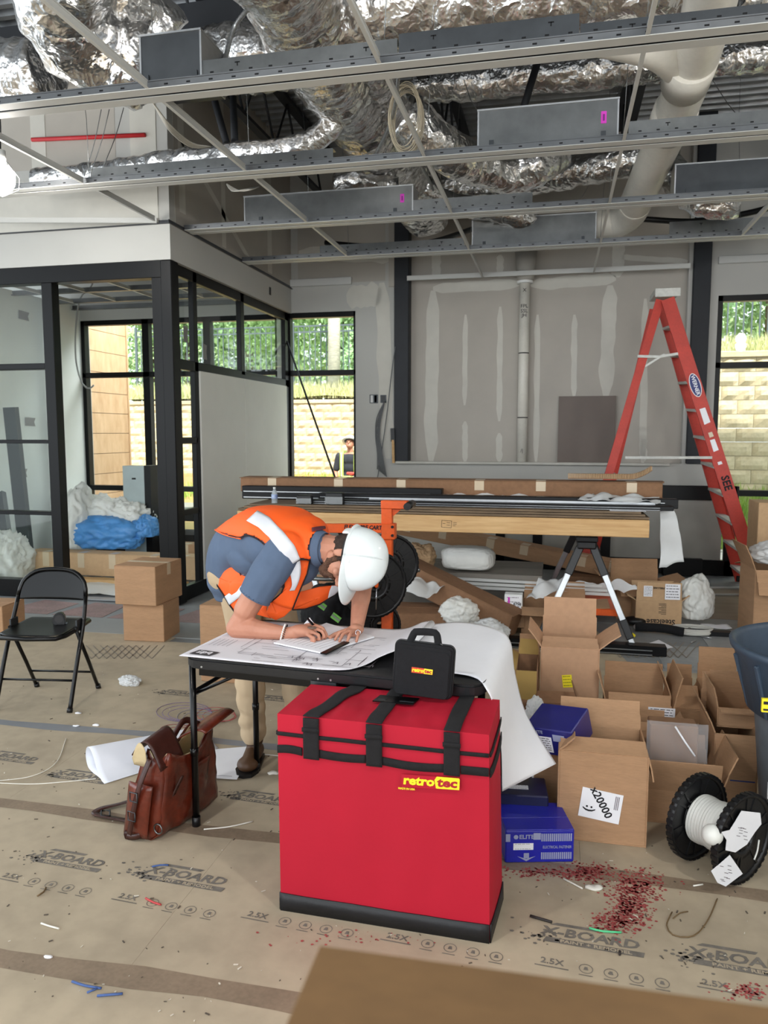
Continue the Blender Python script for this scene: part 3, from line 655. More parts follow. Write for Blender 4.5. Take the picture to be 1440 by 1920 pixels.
# ================================================================ CABLES AND SMALL THINGS OVERHEAD
g = G(); c = atZ(762, 225, 3.85)
for k in range(13):
    pts = []
    for i in range(28):
        t = 2*math.pi*i/28; pts.append(c+Vector(((0.10+0.006*(k % 5))*math.sin(t)*(1+0.06*math.sin(k)), 0.012*k-0.08+0.02*math.sin(t*2+k), (0.21+0.012*(k % 4))*math.cos(t))))
    g.tube(pts, 0.0035, 5, closed=True)
S(g, 'cable_coil', mat('tan_cable', (196, 184, 160), rough=0.5), 'hanging coil of beige cable beside the diagonal foil duct', 'cable')
def cable(lab, pts, r, m, n=6, step=0.06, nm='cable'): return S(G().tube(spline([Vector(p) for p in pts], step), r, n), nm, m, lab, 'cable')
MC = mat('armoured_cable', (170, 172, 172), rough=0.35, metal=0.8, var=0.3, vscale=60)
def mc(lab, pts):
    path = spline([atZ(*p) for p in pts], 0.012); return S(G().tube(path, [0.012+0.003*(i % 2) for i in range(len(path))], 8), 'armoured_cable', MC, lab, 'cable')
mc('armoured cable looping down between the top left box and diagonal duct', [(475, 5, 4.0), (440, 50, 3.95), (425, 100, 3.75), (420, 122, 3.6)])
mc('armoured cable hanging left of the beige cable coil', [(748, 130, 4.0), (742, 190, 3.9), (728, 240, 3.85), (700, 300, 3.75)])
mc('armoured cable drooping behind the long tagged plenum box', [(790, 310, 4.0), (812, 360, 3.9), (800, 400, 3.8)])
for (lab, pts) in (('black cable bundle sagging behind the grid above the recess at left', [(610, 455, 3.9), (700, 462, 3.8), (800, 455, 3.78), (900, 425, 3.8)]), ('black cable bundle crossing behind the white elbow at right', [(1190, 410, 3.8), (1300, 415, 3.75), (1390, 402, 3.8), (1480, 380, 3.8)])):
    cable(lab, [atZ(*p) for p in pts], 0.03, BLACKP, 8)
WC = mat('white_cable', (208, 206, 198), rough=0.5)
g = G()
for k in range(5): g.tube(spline([atZ(285, 190, 3.6+0.01*k), atZ(320, 235+3*k, 3.62), atZ(360, 268+2*k, 3.66), atZ(395, 275, 3.7)], 0.05), 0.005, 5)
S(g, 'cable_bundle', WC, 'loose white cables above the glass room corner under the grid', 'cable')
g = G()
for k in range(4): g.tube(spline([atZ(425, 345, 3.66), atZ(435+5*k, 358, 3.6), atZ(460+4*k, 355, 3.6), atZ(485, 350, 3.7)], 0.03), 0.005, 5)
S(g, 'cable_bundle', WC, 'small white cable loops left of the long plenum box', 'cable')
for k, (u0, v0, u1, v1) in enumerate(((190, 205, 158, 330), (205, 205, 170, 325), (232, 202, 195, 310))):
    cable(('leftmost', 'middle', 'rightmost')[k]+' of three thin wires hanging over the glass room front', [atZ(u0, v0, 3.9), atZ((u0+u1)/2+3, (v0+v1)/2, 3.7), atZ(u1, v1, 3.48)], 0.003, STEEL, 5)
for k, (a, b, lab) in enumerate((((795, 60, 4.3), (740, 130, 3.5), 'wire hanging before the thick top right duct'), ((1180, 145, 4.3), (1085, 265, 3.55), 'slack hanger wire crossing the large tagged plenum'), ((1330, 140, 4.3), (1410, 245, 3.55), 'hanger wire right of the white pipe top'), ((1170, 20, 4.4), (1092, 90, 3.6), 'hanger wire near the top right duct end'), ((1105, 345, 4.2), (1078, 380, 3.6), 'hanger wire in front of the level back duct'), ((1285, 310, 4.2), (1335, 365, 3.55), 'hanger wire in front of the dark plenum'), ((870, 150, 4.4), (897, 210, 3.8), 'hanger wire at the left end of the large tagged plenum'))):
    cable(lab, [atZ(*a), (atZ(*a)+atZ(*b))/2+Vector((0, 0, -0.03)), atZ(*b)], 0.003, STEEL, 5)
# threaded rods, dark pipes and straps in the void
g = G()
for (u0, v0, u1, v1) in ((400, 180, 425, 270), (437, 180, 440, 265), (1010, 110, 970, 240)):
    g = G().cyl(atZ(u0, v0, 4.5), atZ(u1, v1, 4.0), 0.03, 10); S(g, 'hanger_pipe', JOIST, {400: 'slanting dark hanger pipe in the void above the glass room', 437: 'upright dark hanger pipe beside the slanting one', 1010: 'dark riser pipe seen between the plenum and the white pipe'}[u0], 'pipe')

# ================================================================ TEMPORARY LAMPS (string of caged bulbs)
BULB = mat('lit_bulb', (255, 250, 240), emit=(1.0, 0.96, 0.9), estr=60)
def work_lamp(loc, lab, energy, rad=0.09):
    r = T('work_lamp', lab, 'lamp', loc)
    P(G().ell((0, 0, 0), (rad, rad, rad*1.15), n=20, m=14), 'bulb', BULB, r)
    P(G().cyl((0, 0, rad), (0, 0, rad+0.1), 0.035, 14), 'socket', mat('white_socket', (225, 225, 220), rough=0.5), r)
    g = G()
    for k in range(8):
        a = math.pi*k/4; c, s = math.cos(a), math.sin(a); g.tube([(c*0.04, s*0.04, rad+0.03), (c*rad*1.3, s*rad*1.3, 0.02), (c*rad*1.2, s*rad*1.2, -rad*0.7), (0, 0, -rad*1.35)], 0.0025, 5)
    P(g, 'wire_cage', STEEL, r)
    P(G().tube([(0, 0, rad+0.1), (0.01, 0, rad+0.25), (0, 0, 4.9-loc[2])], 0.006, 6), 'cord', BLACKP, r)
    light('POINT', 'bulb_light', (loc[0], loc[1], loc[2]-rad*1.5), energy, (1.0, 0.97, 0.92), shadow_soft_size=rad*1.0)
    return r
p = atY(3, 335, 4.9); work_lamp((p.x, p.y, p.z), 'glowing white work lamp hanging at the left edge near the glass room', 16)
work_lamp((1.4, 0.6, 3.75), 'work lamp hanging above and behind the viewer', 95)
work_lamp((-2.0, 0.4, 3.75), 'second work lamp hanging behind the viewer to the left', 95)
work_lamp((3.2, 4.2, 3.3), 'work lamp hanging beyond the right edge', 40)
# ================================================================ GLAZED MEETING ROOM (storefront frames)
FR = mat('black_storefront', (8, 8, 9), spec=0.25, rough=0.38, var=0.15, vscale=3)
WPANEL = mat('white_glass_panel', (232, 232, 224), rough=0.45, var=0.03)
SG = 3.14
front = T('door_1', None, None, (-4.6, YC, 0)); front['kind'] = 'structure'
def bar(par, a, b, nm='frame_bar', m=FR, bev=0.004): return P(G().b2(a, b), nm, m, par, world=True, bevel=bev)
# front face (plane Y = YC): corner post, head, door leaf edge stile, left frames with rails
yy0, yy1 = YC-0.055, YC+0.055
uX = lambda u, v=800: atY(u, v, yy0).x
P(G().b2((XC-0.035, YC-0.07, 0), (XC+0.075, YC+0.07, SG)), 'corner_post', FR, front, world=True, bevel=0.008)
bar(front, (XC-0.13, yy0, 0.0), (XC-0.03, yy1, SG), 'stile')
bar(front, (-9, yy0-0.01, SG-0.15), (XC-0.03, yy1, SG+0.002), 'head_rail')
xs = uX(98, 800)     # the door frame stile left of the opening
bar(front, (xs-0.055, yy0, 0.0), (xs+0.055, yy1, SG-0.1), 'stile')
for x in (xs-1.30, xs-2.6): bar(front, (x-0.05, yy0, 0), (x+0.05, yy1, SG-0.1), 'stile')
for v, h in ((687, 0.055), (828, 0.035), (962, 0.035)):
    z = atY(50, v, yy0).z; bar(front, (-9, yy0, z-h/2), (xs-0.05, yy1, z+h/2), 'rail')
bar(front, (-9, yy0, 0), (xs+0.055, yy1, 0.17), 'bottom_rail')
P(G().b2((-9, YC-0.004, 0.17), (xs-0.05, YC+0.004, SG-0.15)), 'glass_pane', GLASS, front, world=True)
bar(front, (xs+0.055, yy0, 0.0), (XC-0.13, yy1, 0.012), 'threshold', ALU)
# side face (plane X = XC)
side = T('window_3', None, None, (XC, 8.1, 0)); side['kind'] = 'structure'
x0, x1 = XC-0.02, XC+0.035
Yx = lambda u, v=700: atX(u, v, x1).y
bar(side, (x0, YC+0.05, SG-0.10), (x1, YB, SG+0.002), 'head_rail')
ybs = [YC+0.06, Yx(366, 600), Yx(455, 620), Yx(527, 650)]
bar(side, (x0, YC+0.06, 0), (x1+0.01, YC+0.11, SG), 'stile')
bar(side, (x0, ybs[1]-0.03, 0), (x1, ybs[1]+0.05, SG), 'stile')
zt = atX(400, 693, x1).z
bar(side, (x0, ybs[2]-0.05, zt), (x1, ybs[2]+0.05, SG), 'stile'); bar(side, (x0, YB-0.14, 0), (x1, YB-0.01, SG), 'stile')
bar(side, (x0, YC+0.1, zt-0.05), (x1, YB, zt+0.045), 'transom')
z2 = atX(352, 826, x1).z; bar(side, (x0, YC+0.1, z2-0.03), (x1, ybs[1], z2+0.03), 'rail')
z3 = atX(355, 960, x1).z; bar(side, (x0, YC+0.1, z3-0.03), (x1, ybs[1], z3+0.03), 'rail')
bar(side, (x0, YC+0.06, 0), (x1+0.004, YB, 0.14), 'bottom_rail')
P(G().b2((XC-0.005, YC+0.1, 0.14), (XC+0.005, ybs[1], SG-0.1)), 'glass_pane', GLASS, side, world=True)
P(G().b2((XC-0.005, ybs[1], zt), (XC+0.005, ybs[2], SG-0.1)), 'glass_pane', GLASS, side, world=True)
P(G().b2((XC-0.005, ybs[2], zt), (XC+0.005, YB, SG-0.1)), 'glass_pane', GLASS, side, world=True)
P(G().b2((XC-0.02, ybs[1]+0.05, 0.14), (XC+0.05, ybs[2]-0.004, zt-0.04)), 'white_panel', WPANEL, side, world=True, bevel=0.003)
P(G().b2((XC-0.02, ybs[2]+0.004, 0.14), (XC+0.05, YB-0.14, zt-0.04)), 'white_panel', WPANEL, side, world=True, bevel=0.003)
# window of the back wall beside the glazed room
def window(nm, x0, x1, z0, z1, rails=(), mull=(), cornered=False, w=0.055):
    r = T(nm, None, None, ((x0+x1)/2, YB+0.05, z0)); r['kind'] = 'structure'
    ya, yb = YB+0.0, YB+0.11
    for a, b in (((x0, ya, z0), (x0+w, yb, z1)), ((x1-w*0.5, ya, z0), (x1, yb, z1)), ((x0, ya, z1-w*1.2), (x1, yb, z1)), ((x0, ya, z0), (x1, yb, z0+w))): bar(r, a, b, 'window_frame')
    for z in rails: bar(r, (x0, ya, z-0.035), (x1, yb, z+0.035), 'transom')
    for x in mull: bar(r, (x-0.05, ya, z0), (x+0.05, yb, z1), 'mullion')
    P(G().b2((x0, YB+0.05, z0), (x1, YB+0.056, z1)), 'glass_pane', GLASS, r, world=True)
    return r
window('window_1', W1[0], W1[1], W1[2], W1[3], rails=(atY(600, 699, YB).z,))
window('window_2', W2[0], W2[1], W2[2], W2[3], rails=(atY(1400, 684, YB).z, 0.9, 0.03), mull=(3.4,))
mx = [atY(u, 800, YB).x for u in (277, 365)]
window('window_4', W0[0], W0[1], W0[2], W0[3], rails=(atY(210, 703, YB).z, atY(210, 915, YB).z, 0.45), mull=(mx[0], mx[0]+0.9))
# grid inside the glazed room
CG = T('room_ceiling_grid', 'bare ceiling grid seen through the glass inside the meeting room', 'ceiling grid', (-5, 8, 3.3))
for y in (6.95, 7.65, 8.35, 9.0, 9.5): P(G().b2((-6.5, y-0.03, 3.26), (-3.55, y+0.03, 3.27)).b2((-6.5, y-0.003, 3.27), (-3.55, y+0.003, 3.32)), 'main_tee', GRIDM, CG, world=True)
for k, x in enumerate((-6.1, -5.5, -4.9, -4.3, -3.75)):
    for a, b in ((6.6, 6.92), (6.98, 7.62), (7.68, 8.32), (8.38, 8.97)): P(G().b2((x-0.012, a, 3.26), (x+0.012, b, 3.265)).b2((x-0.002, a, 3.265), (x+0.002, b, 3.30)), 'cross_tee', GRIDW, CG, world=True)
S(G().b2((-6.6, YC+0.075, 3.9), (XC-0.075, YB, 3.95)), 'ceiling_2', mat('room_void', (92, 94, 92), rough=0.8, var=0.5, vscale=1.5), kind='structure')
path = spline([(-6.3, 8.2, 3.6), (-5.6, 7.9, 3.55), (-5.0, 8.4, 3.6), (-4.4, 8.7, 3.6)], 0.05)
me = mesh_from(G().tube(path, 0.14, 24), 'flexible_duct'); warp(me, 0.03, 6, 3, 0.015, 18)
S(me, 'flexible_duct', FOIL, 'foil duct inside the meeting room above its grid', 'duct')
cable('grey cable hanging from the meeting room ceiling beside the back window', [(atY(185, 535, 9.3).x, 9.3, 3.91), atY(172, 535, 9.3), atY(150, 560, 9.3), atY(142, 620, 9.3), atY(143, 680, 9.3), atY(155, 720, 9.3), atY(168, 728, 9.3), atY(176, 722, 9.3)], 0.011, mat('grey_cable', (150, 150, 148), rough=0.5))
# tape scraps on the glass panels, outlet on the white wall
def scrap(par, c, w, h, m, xdir, nm='tape_scrap'):
    o = Vector(c); x = Vector(xdir)*w/2; z = Vector((0, 0, h/2))
    nrm = Vector(xdir).cross(Vector((0, 0, 1)))*0.003
    P(G().prism([o-x-z, o+x*0.9-z*1.1, o+x*0.7, o+x-z*-1, o-x*0.95+z*1.15], nrm), nm, m, par, world=True)
SC = mat('grey_scrap', (138, 136, 134), rough=0.7)
wl = bpy.data.objects['wall_left']
for u, v, w in ((57, 791, 0.2), (42, 887, 0.19), (45, 592, 0.2)):
    q = atX(u, v, -6.595); scrap(front, (q.x, q.y, q.z), w, 0.1, SC, (0, 1, 0))
for u, v in ((348, 627), (384, 660)):
    q = atX(u, v, XC+0.006); scrap(side, (q.x, q.y, q.z), 0.09, 0.14, SC, (0, 1, 0))
r = T('wall_outlet', 'white outlet on the meeting room left wall, near the leaning beam', 'outlet', (-6.59, atX(53, 980, -6.59).y, atX(53, 980, -6.59).z))
P(G().b2((0, -0.035, -0.06), (0.008, 0.035, 0.06)), 'plate', WHITEP, r, bevel=0.002); P(G().b2((0.008, -0.015, 0.01), (0.012, 0.015, 0.04)).b2((0.008, -0.015, -0.04), (0.012, 0.015, -0.01)), 'sockets', STEELD, r)

# ---- things inside the glazed room
def beamobj(nm, a, b, w, h, m, lab, cat, up=(0, 0, 1)): return S(G().beam(a, b, w, h, up), nm, m, lab, cat)
q0 = atY(2, 800, 7.6); q1 = atZ(52, 1062, 0)
beamobj('metal_channel', (q0.x-0.1, 7.9, 1.9), (q1.x, q1.y, 0.02), 0.16, 0.07, mat('dark_green_steel', (42, 54, 54), rough=0.5), 'long dark steel channel leaning inside the glazed room at left', 'channel', up=(0, 1, 0))
q1 = atZ(22, 1085, 0.02)
beamobj('metal_channel', (q1.x-0.5, q1.y+0.5, 0.9), (q1.x, q1.y, 0.05), 0.12, 0.06, mat('dark_green_steel', (42, 54, 54)), 'short dark steel channel leaning at the far left edge behind the glass', 'channel', up=(0, 1, 0))
# window seat of black metal with white top, pedestals
b = T('window_bench', 'long black bench with a white top below the meeting room window', 'bench', (-5.2, 9.3, 0))
P(G().b2((-1.25, -0.32, 0.62), (1.55, 0.3, 0.66)), 'bench_top', WHITEP, b, bevel=0.004)
P(G().b2((-1.25, -0.33, 0.48), (1.55, -0.28, 0.615)), 'fascia', BLACKM, b); P(G().b2((-1.25, -0.30, 0.30), (1.55, -0.26, 0.37)), 'lower_rail', ALU, b); P(G().b2((-1.2, -0.26, 0.0), (1.5, -0.2, 0.3)), 'kick_panel', BLACKM, b)
r = T('steel_pedestal', 'tall pale grey metal panel box standing by the meeting room window', 'panel', (atY(262, 1000, 8.3).x, 8.3, 0))
zt_ = atY(262, 873, 8.3).z; w_ = atY(278, 900, 8.3).x-atY(238, 900, 8.3).x
P(G().b2((-w_/2, -0.1, 0.0), (w_/2, 0.1, zt_)), 'panel_body', mat('pale_grey_enamel', (168, 180, 180), rough=0.4), r, bevel=0.004); P(G().b2((w_/2, -0.1, 0), (w_/2+0.08, 0.11, zt_+0.005)), 'black_edge', BLACKM, r); P(G().b2((-0.02, -0.104, zt_-0.16), (0.03, -0.1, zt_-0.14)), 'slot', BLACKM, r)
r = T('film_roll', 'roll of clear tape lying on the white window bench', 'roll', (atY(222, 932, 9.2).x, 9.2, 0.665))
P(G().lathe([(0.05, 0), (0.1, 0), (0.1, 0.07), (0.05, 0.07), (0.05, 0)], 20), 'film', FILMW, r); P(G().lathe([(0.045, 0.0), (0.05, 0), (0.05, 0.072), (0.045, 0.072), (0.045, 0)], 20), 'core', BLACKP, r)

def bag(lab, c, r, m=BAGW, seed=0, nm='plastic_bag', cat='bag', amp=0.22, tail=None, fl=0.35, sq=1.0):
    """crumpled sack: folded sphere, flattened underneath"""
    bm = bmesh.new(); bmesh.ops.create_icosphere(bm, subdivisions=5, radius=1.0)
    off = Vector((seed*7.3, seed*2.1, seed))
    for v in bm.verts:
        n = v.co.copy(); d = 1+amp*noise.noise(n*1.6+off)+amp*0.55*(0.5-abs(noise.noise(n*4.0+off)))*2+amp*0.25*(0.5-abs(noise.noise(n*9+off)))*2
        if sq != 1.0: n = Vector([math.copysign(abs(q)**sq, q) for q in n])
        v.co = Vector((n.x*r[0]*d, n.y*r[1]*d, n.z*r[2]*d))
        if v.co.z < -r[2]*(1-fl): v.co.z = -r[2]*(1-fl)
    me = bpy.data.meshes.new(nm); bm.to_mesh(me); bm.free(); me.polygons.foreach_set('use_smooth', [True]*len(me.polygons))
    me.transform(Matrix.Translation(Vector(c)))
    return S(me, nm, m, lab, cat)
def sheet(lab, pts4, m, seed=0, amp=0.05, nm='plastic_sheet', cat='sheet', nu=26, nv=18, th=0.002, sc=5.0):
    """a crumpled sheet spanned by four corners (a, b, c, d going round)"""
    a, b, c, d = [Vector(p) for p in pts4]; off = Vector((seed*3, seed*5, 1))
    def fn(i, j):
        p = a*(1-i)*(1-j)+b*i*(1-j)+c*i*j+d*(1-i)*j
        e = 1.0
        return p+Vector((noise.noise(p*sc+off)*amp*0.6, noise.noise(p*sc+off*2)*amp*0.6, abs(noise.noise(p*sc*1.3+off*3))*amp*1.6*e))
    return S(G().surf(fn, nu, nv, th=th), nm, m, lab, cat)
q = atZ(205, 1030, 0.25)
bag('blue plastic sack on the floor under the white film in the meeting room', (atY(205, 1000, 8.0).x, 8.0, 0.42), (0.42, 0.25, 0.22), BLUEBAG, 1)
bag('small blue plastic sack against the pale grey metal panel', (atY(268, 995, 8.0).x, 8.05, 0.5), (0.14, 0.15, 0.14), BLUEBAG, 2)
bag('milky plastic film heaped over the blue sack', (atY(190, 975, 8.05).x, 8.15, 0.62), (0.36, 0.2, 0.2), BAGW, 3, amp=0.4)
bag('milky plastic film draped beside the pale grey panel', (atY(232, 978, 8.05).x, 8.2, 0.6), (0.22, 0.2, 0.2), BAGW, 6, amp=0.4)
bag('white plastic sack standing against the meeting room left wall', (atY(130, 985, 7.8).x, 8.0, 0.5), (0.2, 0.2, 0.42), BAGW, 4, amp=0.25)
bag('long white plastic sheet sliding down at the far left behind glass', (atY(12, 1030, 7.2).x, 7.2, 0.18), (0.2, 0.25, 0.30), BAGW, 5, amp=0.35)

def room_box(lab, A, B, h, d, m, tapes):
    return ('long_cardboard_box', lab, A, B, h, d, m, tapes)
WPL = mat('white_floor_film', (226, 230, 230), rough=0.35, var=0.05, vscale=5, bump=0.5, bscale=9, coat=0.2)
off_ = Vector((3, 1, 7))
S(G().surf(lambda i, j: (-6.5+2.95*i, YC+0.15+1.7*j, 0.008+0.02*abs(noise.noise(Vector((i*9, j*14, 1))))+0.012*abs(noise.noise(Vector((i*30, j*22, 4))))), 60, 40), 'floor_film', WPL, 'wrinkled white plastic film covering the meeting room floor', 'film')
# ================================================================ OUTSIDE
BLK = mat('split_face_block', (214, 200, 168), rgb2=(190, 172, 138), rough=0.95, vscale=3, bump=0.8, bscale=9, dirt=0.12)
CLAY = mat('red_clay', (176, 128, 84), rgb2=(150, 140, 84), rough=0.95, vscale=0.7, dirt=0.15)
PAVE = mat('concrete_walk', (200, 198, 190), rough=0.9, var=0.06)
ground = S(G().b2((-30, YB+0.25, -0.3), (20, 60, -0.05)), 'ground', CLAY, kind='structure')
P(G().b2((-30, YB+0.3, -0.05), (20, YB+1.5, -0.02)), 'walkway', PAVE, ground, world=True)
P(G().b2((0.5, YB+1.5, -0.05), (20, YB+1.9, -0.01)), 'walkway', PAVE, ground, world=True)
# block retaining wall: each block an object, two runs
def blockgeo(seed):
    r = random.Random(seed); w, h, d = 0.445, 0.197, 0.3
    g = G(); nx, nz = 6, 3
    P2 = [[Vector((-w/2+w*i/nx, -d/2-(0.0 if i in (0, nx) or j in (0, nz) else r.uniform(0.01, 0.035)), h*j/nz)) for i in range(nx+1)] for j in range(nz+1)]
    vs = [p for row in P2 for p in row]; W = nx+1
    g.add(vs, [(j*W+i, j*W+i+1, (j+1)*W+i+1, (j+1)*W+i) for j in range(nz) for i in range(nx)])
    g.hexa([Vector(q) for q in ((-w/2, -d/2, 0), (w/2, -d/2, 0), (w/2, d/2, 0), (-w/2, d/2, 0), (-w/2, -d/2, h), (w/2, -d/2, h), (w/2, d/2, h), (-w/2, d/2, h))]); g.f.pop(-4); g.mi.pop(); g.sm.pop()
    return mesh_from(g, 'block')
blocks = [blockgeo(i) for i in range(6)]
for b in blocks: b.materials.append(BLK)
def block_wall(nm, x0, n, rows, y, z0, lab, steps=None):
    r = T(nm, lab, 'retaining wall', (x0, y, z0))
    for j in range(rows):
        for i in range(n):
            x = i*0.45+(j % 2)*0.225
            if steps and j >= steps(x0+x): continue
            o = bpy.data.objects.new('block', blocks[rnd.randrange(6)]); COL.objects.link(o); o.parent = r; o.location = (x+0.225, 0, j*0.203)
    g = G(); x = 0
    for i in range(n//2+1):
        top = rows if not steps else min(rows, steps(x0+x+0.4))
        P(G().b2((x, -0.19, top*0.203), (x+0.895, 0.16, top*0.203+0.09)), 'cap_block', BLK, r, bevel=0.01); x += 0.9
    return r
block_wall('retaining_wall', -11.5, 21, 11, 18.5, 0.30, 'far tan block retaining wall seen through the left windows', steps=lambda x: 10 if x < -4.35 else 11)
block_wall('retaining_wall', 1.2, 10, 10, 12.3, 0.66, 'near tan block retaining wall seen through the right window')
# slopes behind the walls and in front of the right one
GRASS = mat('grass_ground', (166, 172, 122), rgb2=(196, 184, 146), rough=0.95, vscale=1.3, dirt=0.2)
S(G().surf(lambda a, b: (-30+29.5*a, 18.7+22*b, 2.5+1.6*b+0.12*noise.noise(Vector((a*20, b*9, 0)))), 40, 20), 'slope_ground', GRASS, kind='structure')
S(G().surf(lambda a, b: (-0.3+12*a, 12.5+28*b, 2.72+2.4*b+0.1*noise.noise(Vector((a*20, b*9, 3)))), 30, 20), 'slope_ground', GRASS, kind='structure')
S(G().surf(lambda a, b: (-13+12.2*a, 15.6+2.9*b, -0.06+0.7*b*b+0.08*noise.noise(Vector((a*20, b*9, 5)))*b), 40, 12), 'slope_ground', CLAY, kind='structure')
S(G().surf(lambda a, b: (0.6+9*a, 11.3+0.9*b, -0.06+0.85*b), 20, 8), 'slope_ground', GRASS, kind='structure')
def grass(n, x0, x1, y0, y1, zf, hgt, m, nm='grass_tufts', seed=1, lab=None):
    r = random.Random(seed); vs = []; fs = []
    for k in range(n):
        x = r.uniform(x0, x1); y = r.uniform(y0, y1); z = zf(x, y)-0.03; h = hgt*r.uniform(0.4, 1.2); a = r.uniform(0, 3.14); w = r.uniform(0.008, 0.02); lx, ly = r.gauss(0, 0.3)*h, r.gauss(0, 0.3)*h
        dx, dy = w*math.cos(a), w*math.sin(a); o = len(vs)
        vs += [(x-dx, y-dy, z), (x+dx, y+dy, z), (x+lx, y+ly, z+h)]; fs.append((o, o+1, o+2))
    me = bpy.data.meshes.new(nm); me.from_pydata(vs, [], fs); me.materials.append(m)
    o = bpy.data.objects.new(nm, me); COL.objects.link(o); return props(o, lab, 'grass', None, 'stuff')
GB = mat('grass_blade', (164, 176, 116), rgb2=(208, 200, 156), rough=0.8, vscale=2)
GB2 = mat('green_blade', (120, 168, 62), rgb2=(172, 190, 90), rough=0.8, vscale=2)
grass(9000, -12, -1.5, 18.7, 21, lambda x, y: 2.5+0.07*(y-18.7), 0.42, GB, lab='dry tall grass on top of the far retaining wall')
grass(5000, 1, 6, 12.5, 14.5, lambda x, y: 2.75+0.08*(y-12.5), 0.35, GB, lab='tall grass on top of the near retaining wall', seed=2)
grass(6000, 0.8, 6, 11.35, 12.15, lambda x, y: -0.06+0.94*(y-11.3), 0.22, GB2, lab='green grass at the foot of the near retaining wall', seed=3)
grass(3500, -9, -1.5, 16.6, 18.3, lambda x, y: -0.06+0.08*(y-15.6)**2, 0.25, GB2, lab='sparse green grass on the clay below the far wall', seed=4)
# fences
FEN = mat('fence_black', (84, 94, 100), rough=0.5, var=0.1)
def fence(x0, x1, y, z, h, lab, sp=0.16, post=2.4):
    r = T('picket_fence', lab, 'fence', (x0, y, z)); L = x1-x0
    k = None; x = 0
    while x <= L:
        if k is None: k = P(G().b2((-0.012, -0.012, 0), (0.012, 0.012, h)), 'picket', FEN, r); kk = k; k.location = (0, 0, 0)
        else: share(kk, 'picket', (x, 0, 0), r)
        x += sp
    for zz in (0.12, h-0.18, h-0.02): P(G().b2((0, -0.015, zz-0.02), (L, 0.015, zz+0.02)), 'rail', FEN, r)
    x = 0
    while x <= L: P(G().b2((x-0.03, -0.03, -0.1), (x+0.03, 0.03, h+0.08)), 'post', FEN, r); x += post
fence(-12, -2.0, 20.6, 2.55, 2.0, 'dark picket fence above the far retaining wall')
fence(1.8, 6.0, 14.6, 3.0, 1.7, 'dark picket fence above the near retaining wall', 0.13)
S(G().tube([(atY(627, 800, 19.6).x, 19.6, 2.4), (atY(627, 800, 19.6).x+0.02, 19.6, 6.6)], 0.16, 10), 'birch_trunk', mat('pale_bark', (196, 194, 180), rough=0.9, var=0.3, vscale=8, stretch=(1, 1, 4)), 'pale slender tree trunk standing at the far fence', 'tree')
# trees: a crown of separate leaves on a trunk
LEAVES = [mat('leaf_a', (178, 206, 150), rgb2=(128, 166, 106), rough=0.6, vscale=1.2), mat('leaf_b', (190, 212, 158), rgb2=(142, 174, 116), rough=0.6, vscale=1.2), mat('leaf_c', (158, 190, 138), rgb2=(112, 150, 98), rough=0.6, vscale=1.2)]
BARK = mat('bark', (92, 78, 62), rough=0.95, var=0.3, vscale=6)
def crown(seed, n=5200):
    r = random.Random(seed); vs = []; fs = []
    cl = [(Vector((r.gauss(0, 0.95), r.gauss(0, 0.95), r.uniform(0.1, 4.2))), r.uniform(0.5, 1.05)) for _ in range(34)]
    for k in range(n):
        c, q = cl[r.randrange(len(cl))]; d = Vector((r.gauss(0, 1), r.gauss(0, 1), r.gauss(0, 1))).normalized()*q*(0.75+0.35*r.random())
        p = c+d; s = r.uniform(0.06, 0.13); a = Vector((r.gauss(0, 1), r.gauss(0, 1), r.gauss(0, 0.5))).normalized(); b = a.orthogonal().normalized()
        o = len(vs); vs += [p-a*s, p+b*s*0.55, p+a*s, p-b*s*0.55]; fs.append((o, o+1, o+2, o+3))
    me = bpy.data.meshes.new('crown'); me.from_pydata([tuple(v) for v in vs], [], fs); return me
crowns = []
for i in range(3):
    me = crown(i+3); me.materials.append(LEAVES[i]); crowns.append(me)
TL = ['leftmost', 'second from the left', 'third from the left', 'fourth from the left', 'fifth from the left', 'sixth from the left', 'seventh from the left']
def tree(x, y, z, s, k, rz, lab, grp):
    r = T('leafy_tree', lab, 'tree', (x, y, z), rz, group=grp)
    o = bpy.data.objects.new('crown', crowns[k]); COL.objects.link(o); o.parent = r; o.scale = (s*0.62, s*0.62, s); o['kind'] = 'stuff'
    P(G().tube([(0, 0, -0.3), (0.05, 0, 1.2*s), (0, 0.1, 3*s)], [0.13*s, 0.1*s, 0.05*s], 8), 'trunk', BARK, r)
spots = [(-13.6, 24.5, 1.15, 0), (-11.9, 23.6, 1.0, 1), (-10.2, 24.8, 1.2, 2), (-8.6, 23.4, 1.05, 0), (-7.0, 24.6, 1.2, 1), (-5.4, 23.6, 1.1, 2), (-3.6, 24.6, 1.25, 0), (-1.8, 23.8, 1.1, 1)]
for i, (x, y, s, k) in enumerate(spots):
    tree(x, y, 2.6, s*1.15, k, i*1.3, 'leafy green tree in the row behind the far fence, %s' % ['outermost on the left', 'next in from the left end', 'third along', 'behind the left pane mullion', 'right of the wood building', 'left of the pale trunk', 'behind the pale trunk', 'at the right end'][i], 'trees behind the far fence')
for i, (x, y, s, k) in enumerate([(2.6, 17.6, 1.0, 1), (4.2, 17.2, 1.1, 0), (5.6, 18.0, 1.1, 2)]):
    tree(x, y, 3.2, s, k, i*2.1, 'leafy green tree behind the near fence, %s' % ['nearest the window edge', 'in the middle', 'farther right'][i], 'trees behind the near fence')
for i in range(7):
    tree(-16+i*3.4, 31+(i % 2)*1.6, 3.2, 1.9, i % 3, i*0.8, 'tall background tree in the second row, %s' % TL[i], 'background trees')
for i in range(3):
    tree(3+i*3.3, 25, 4.5, 1.7, (i+1) % 3, i, 'tall background tree beyond the near fence, %s' % ['left one', 'middle one', 'right one'][i], 'background trees')
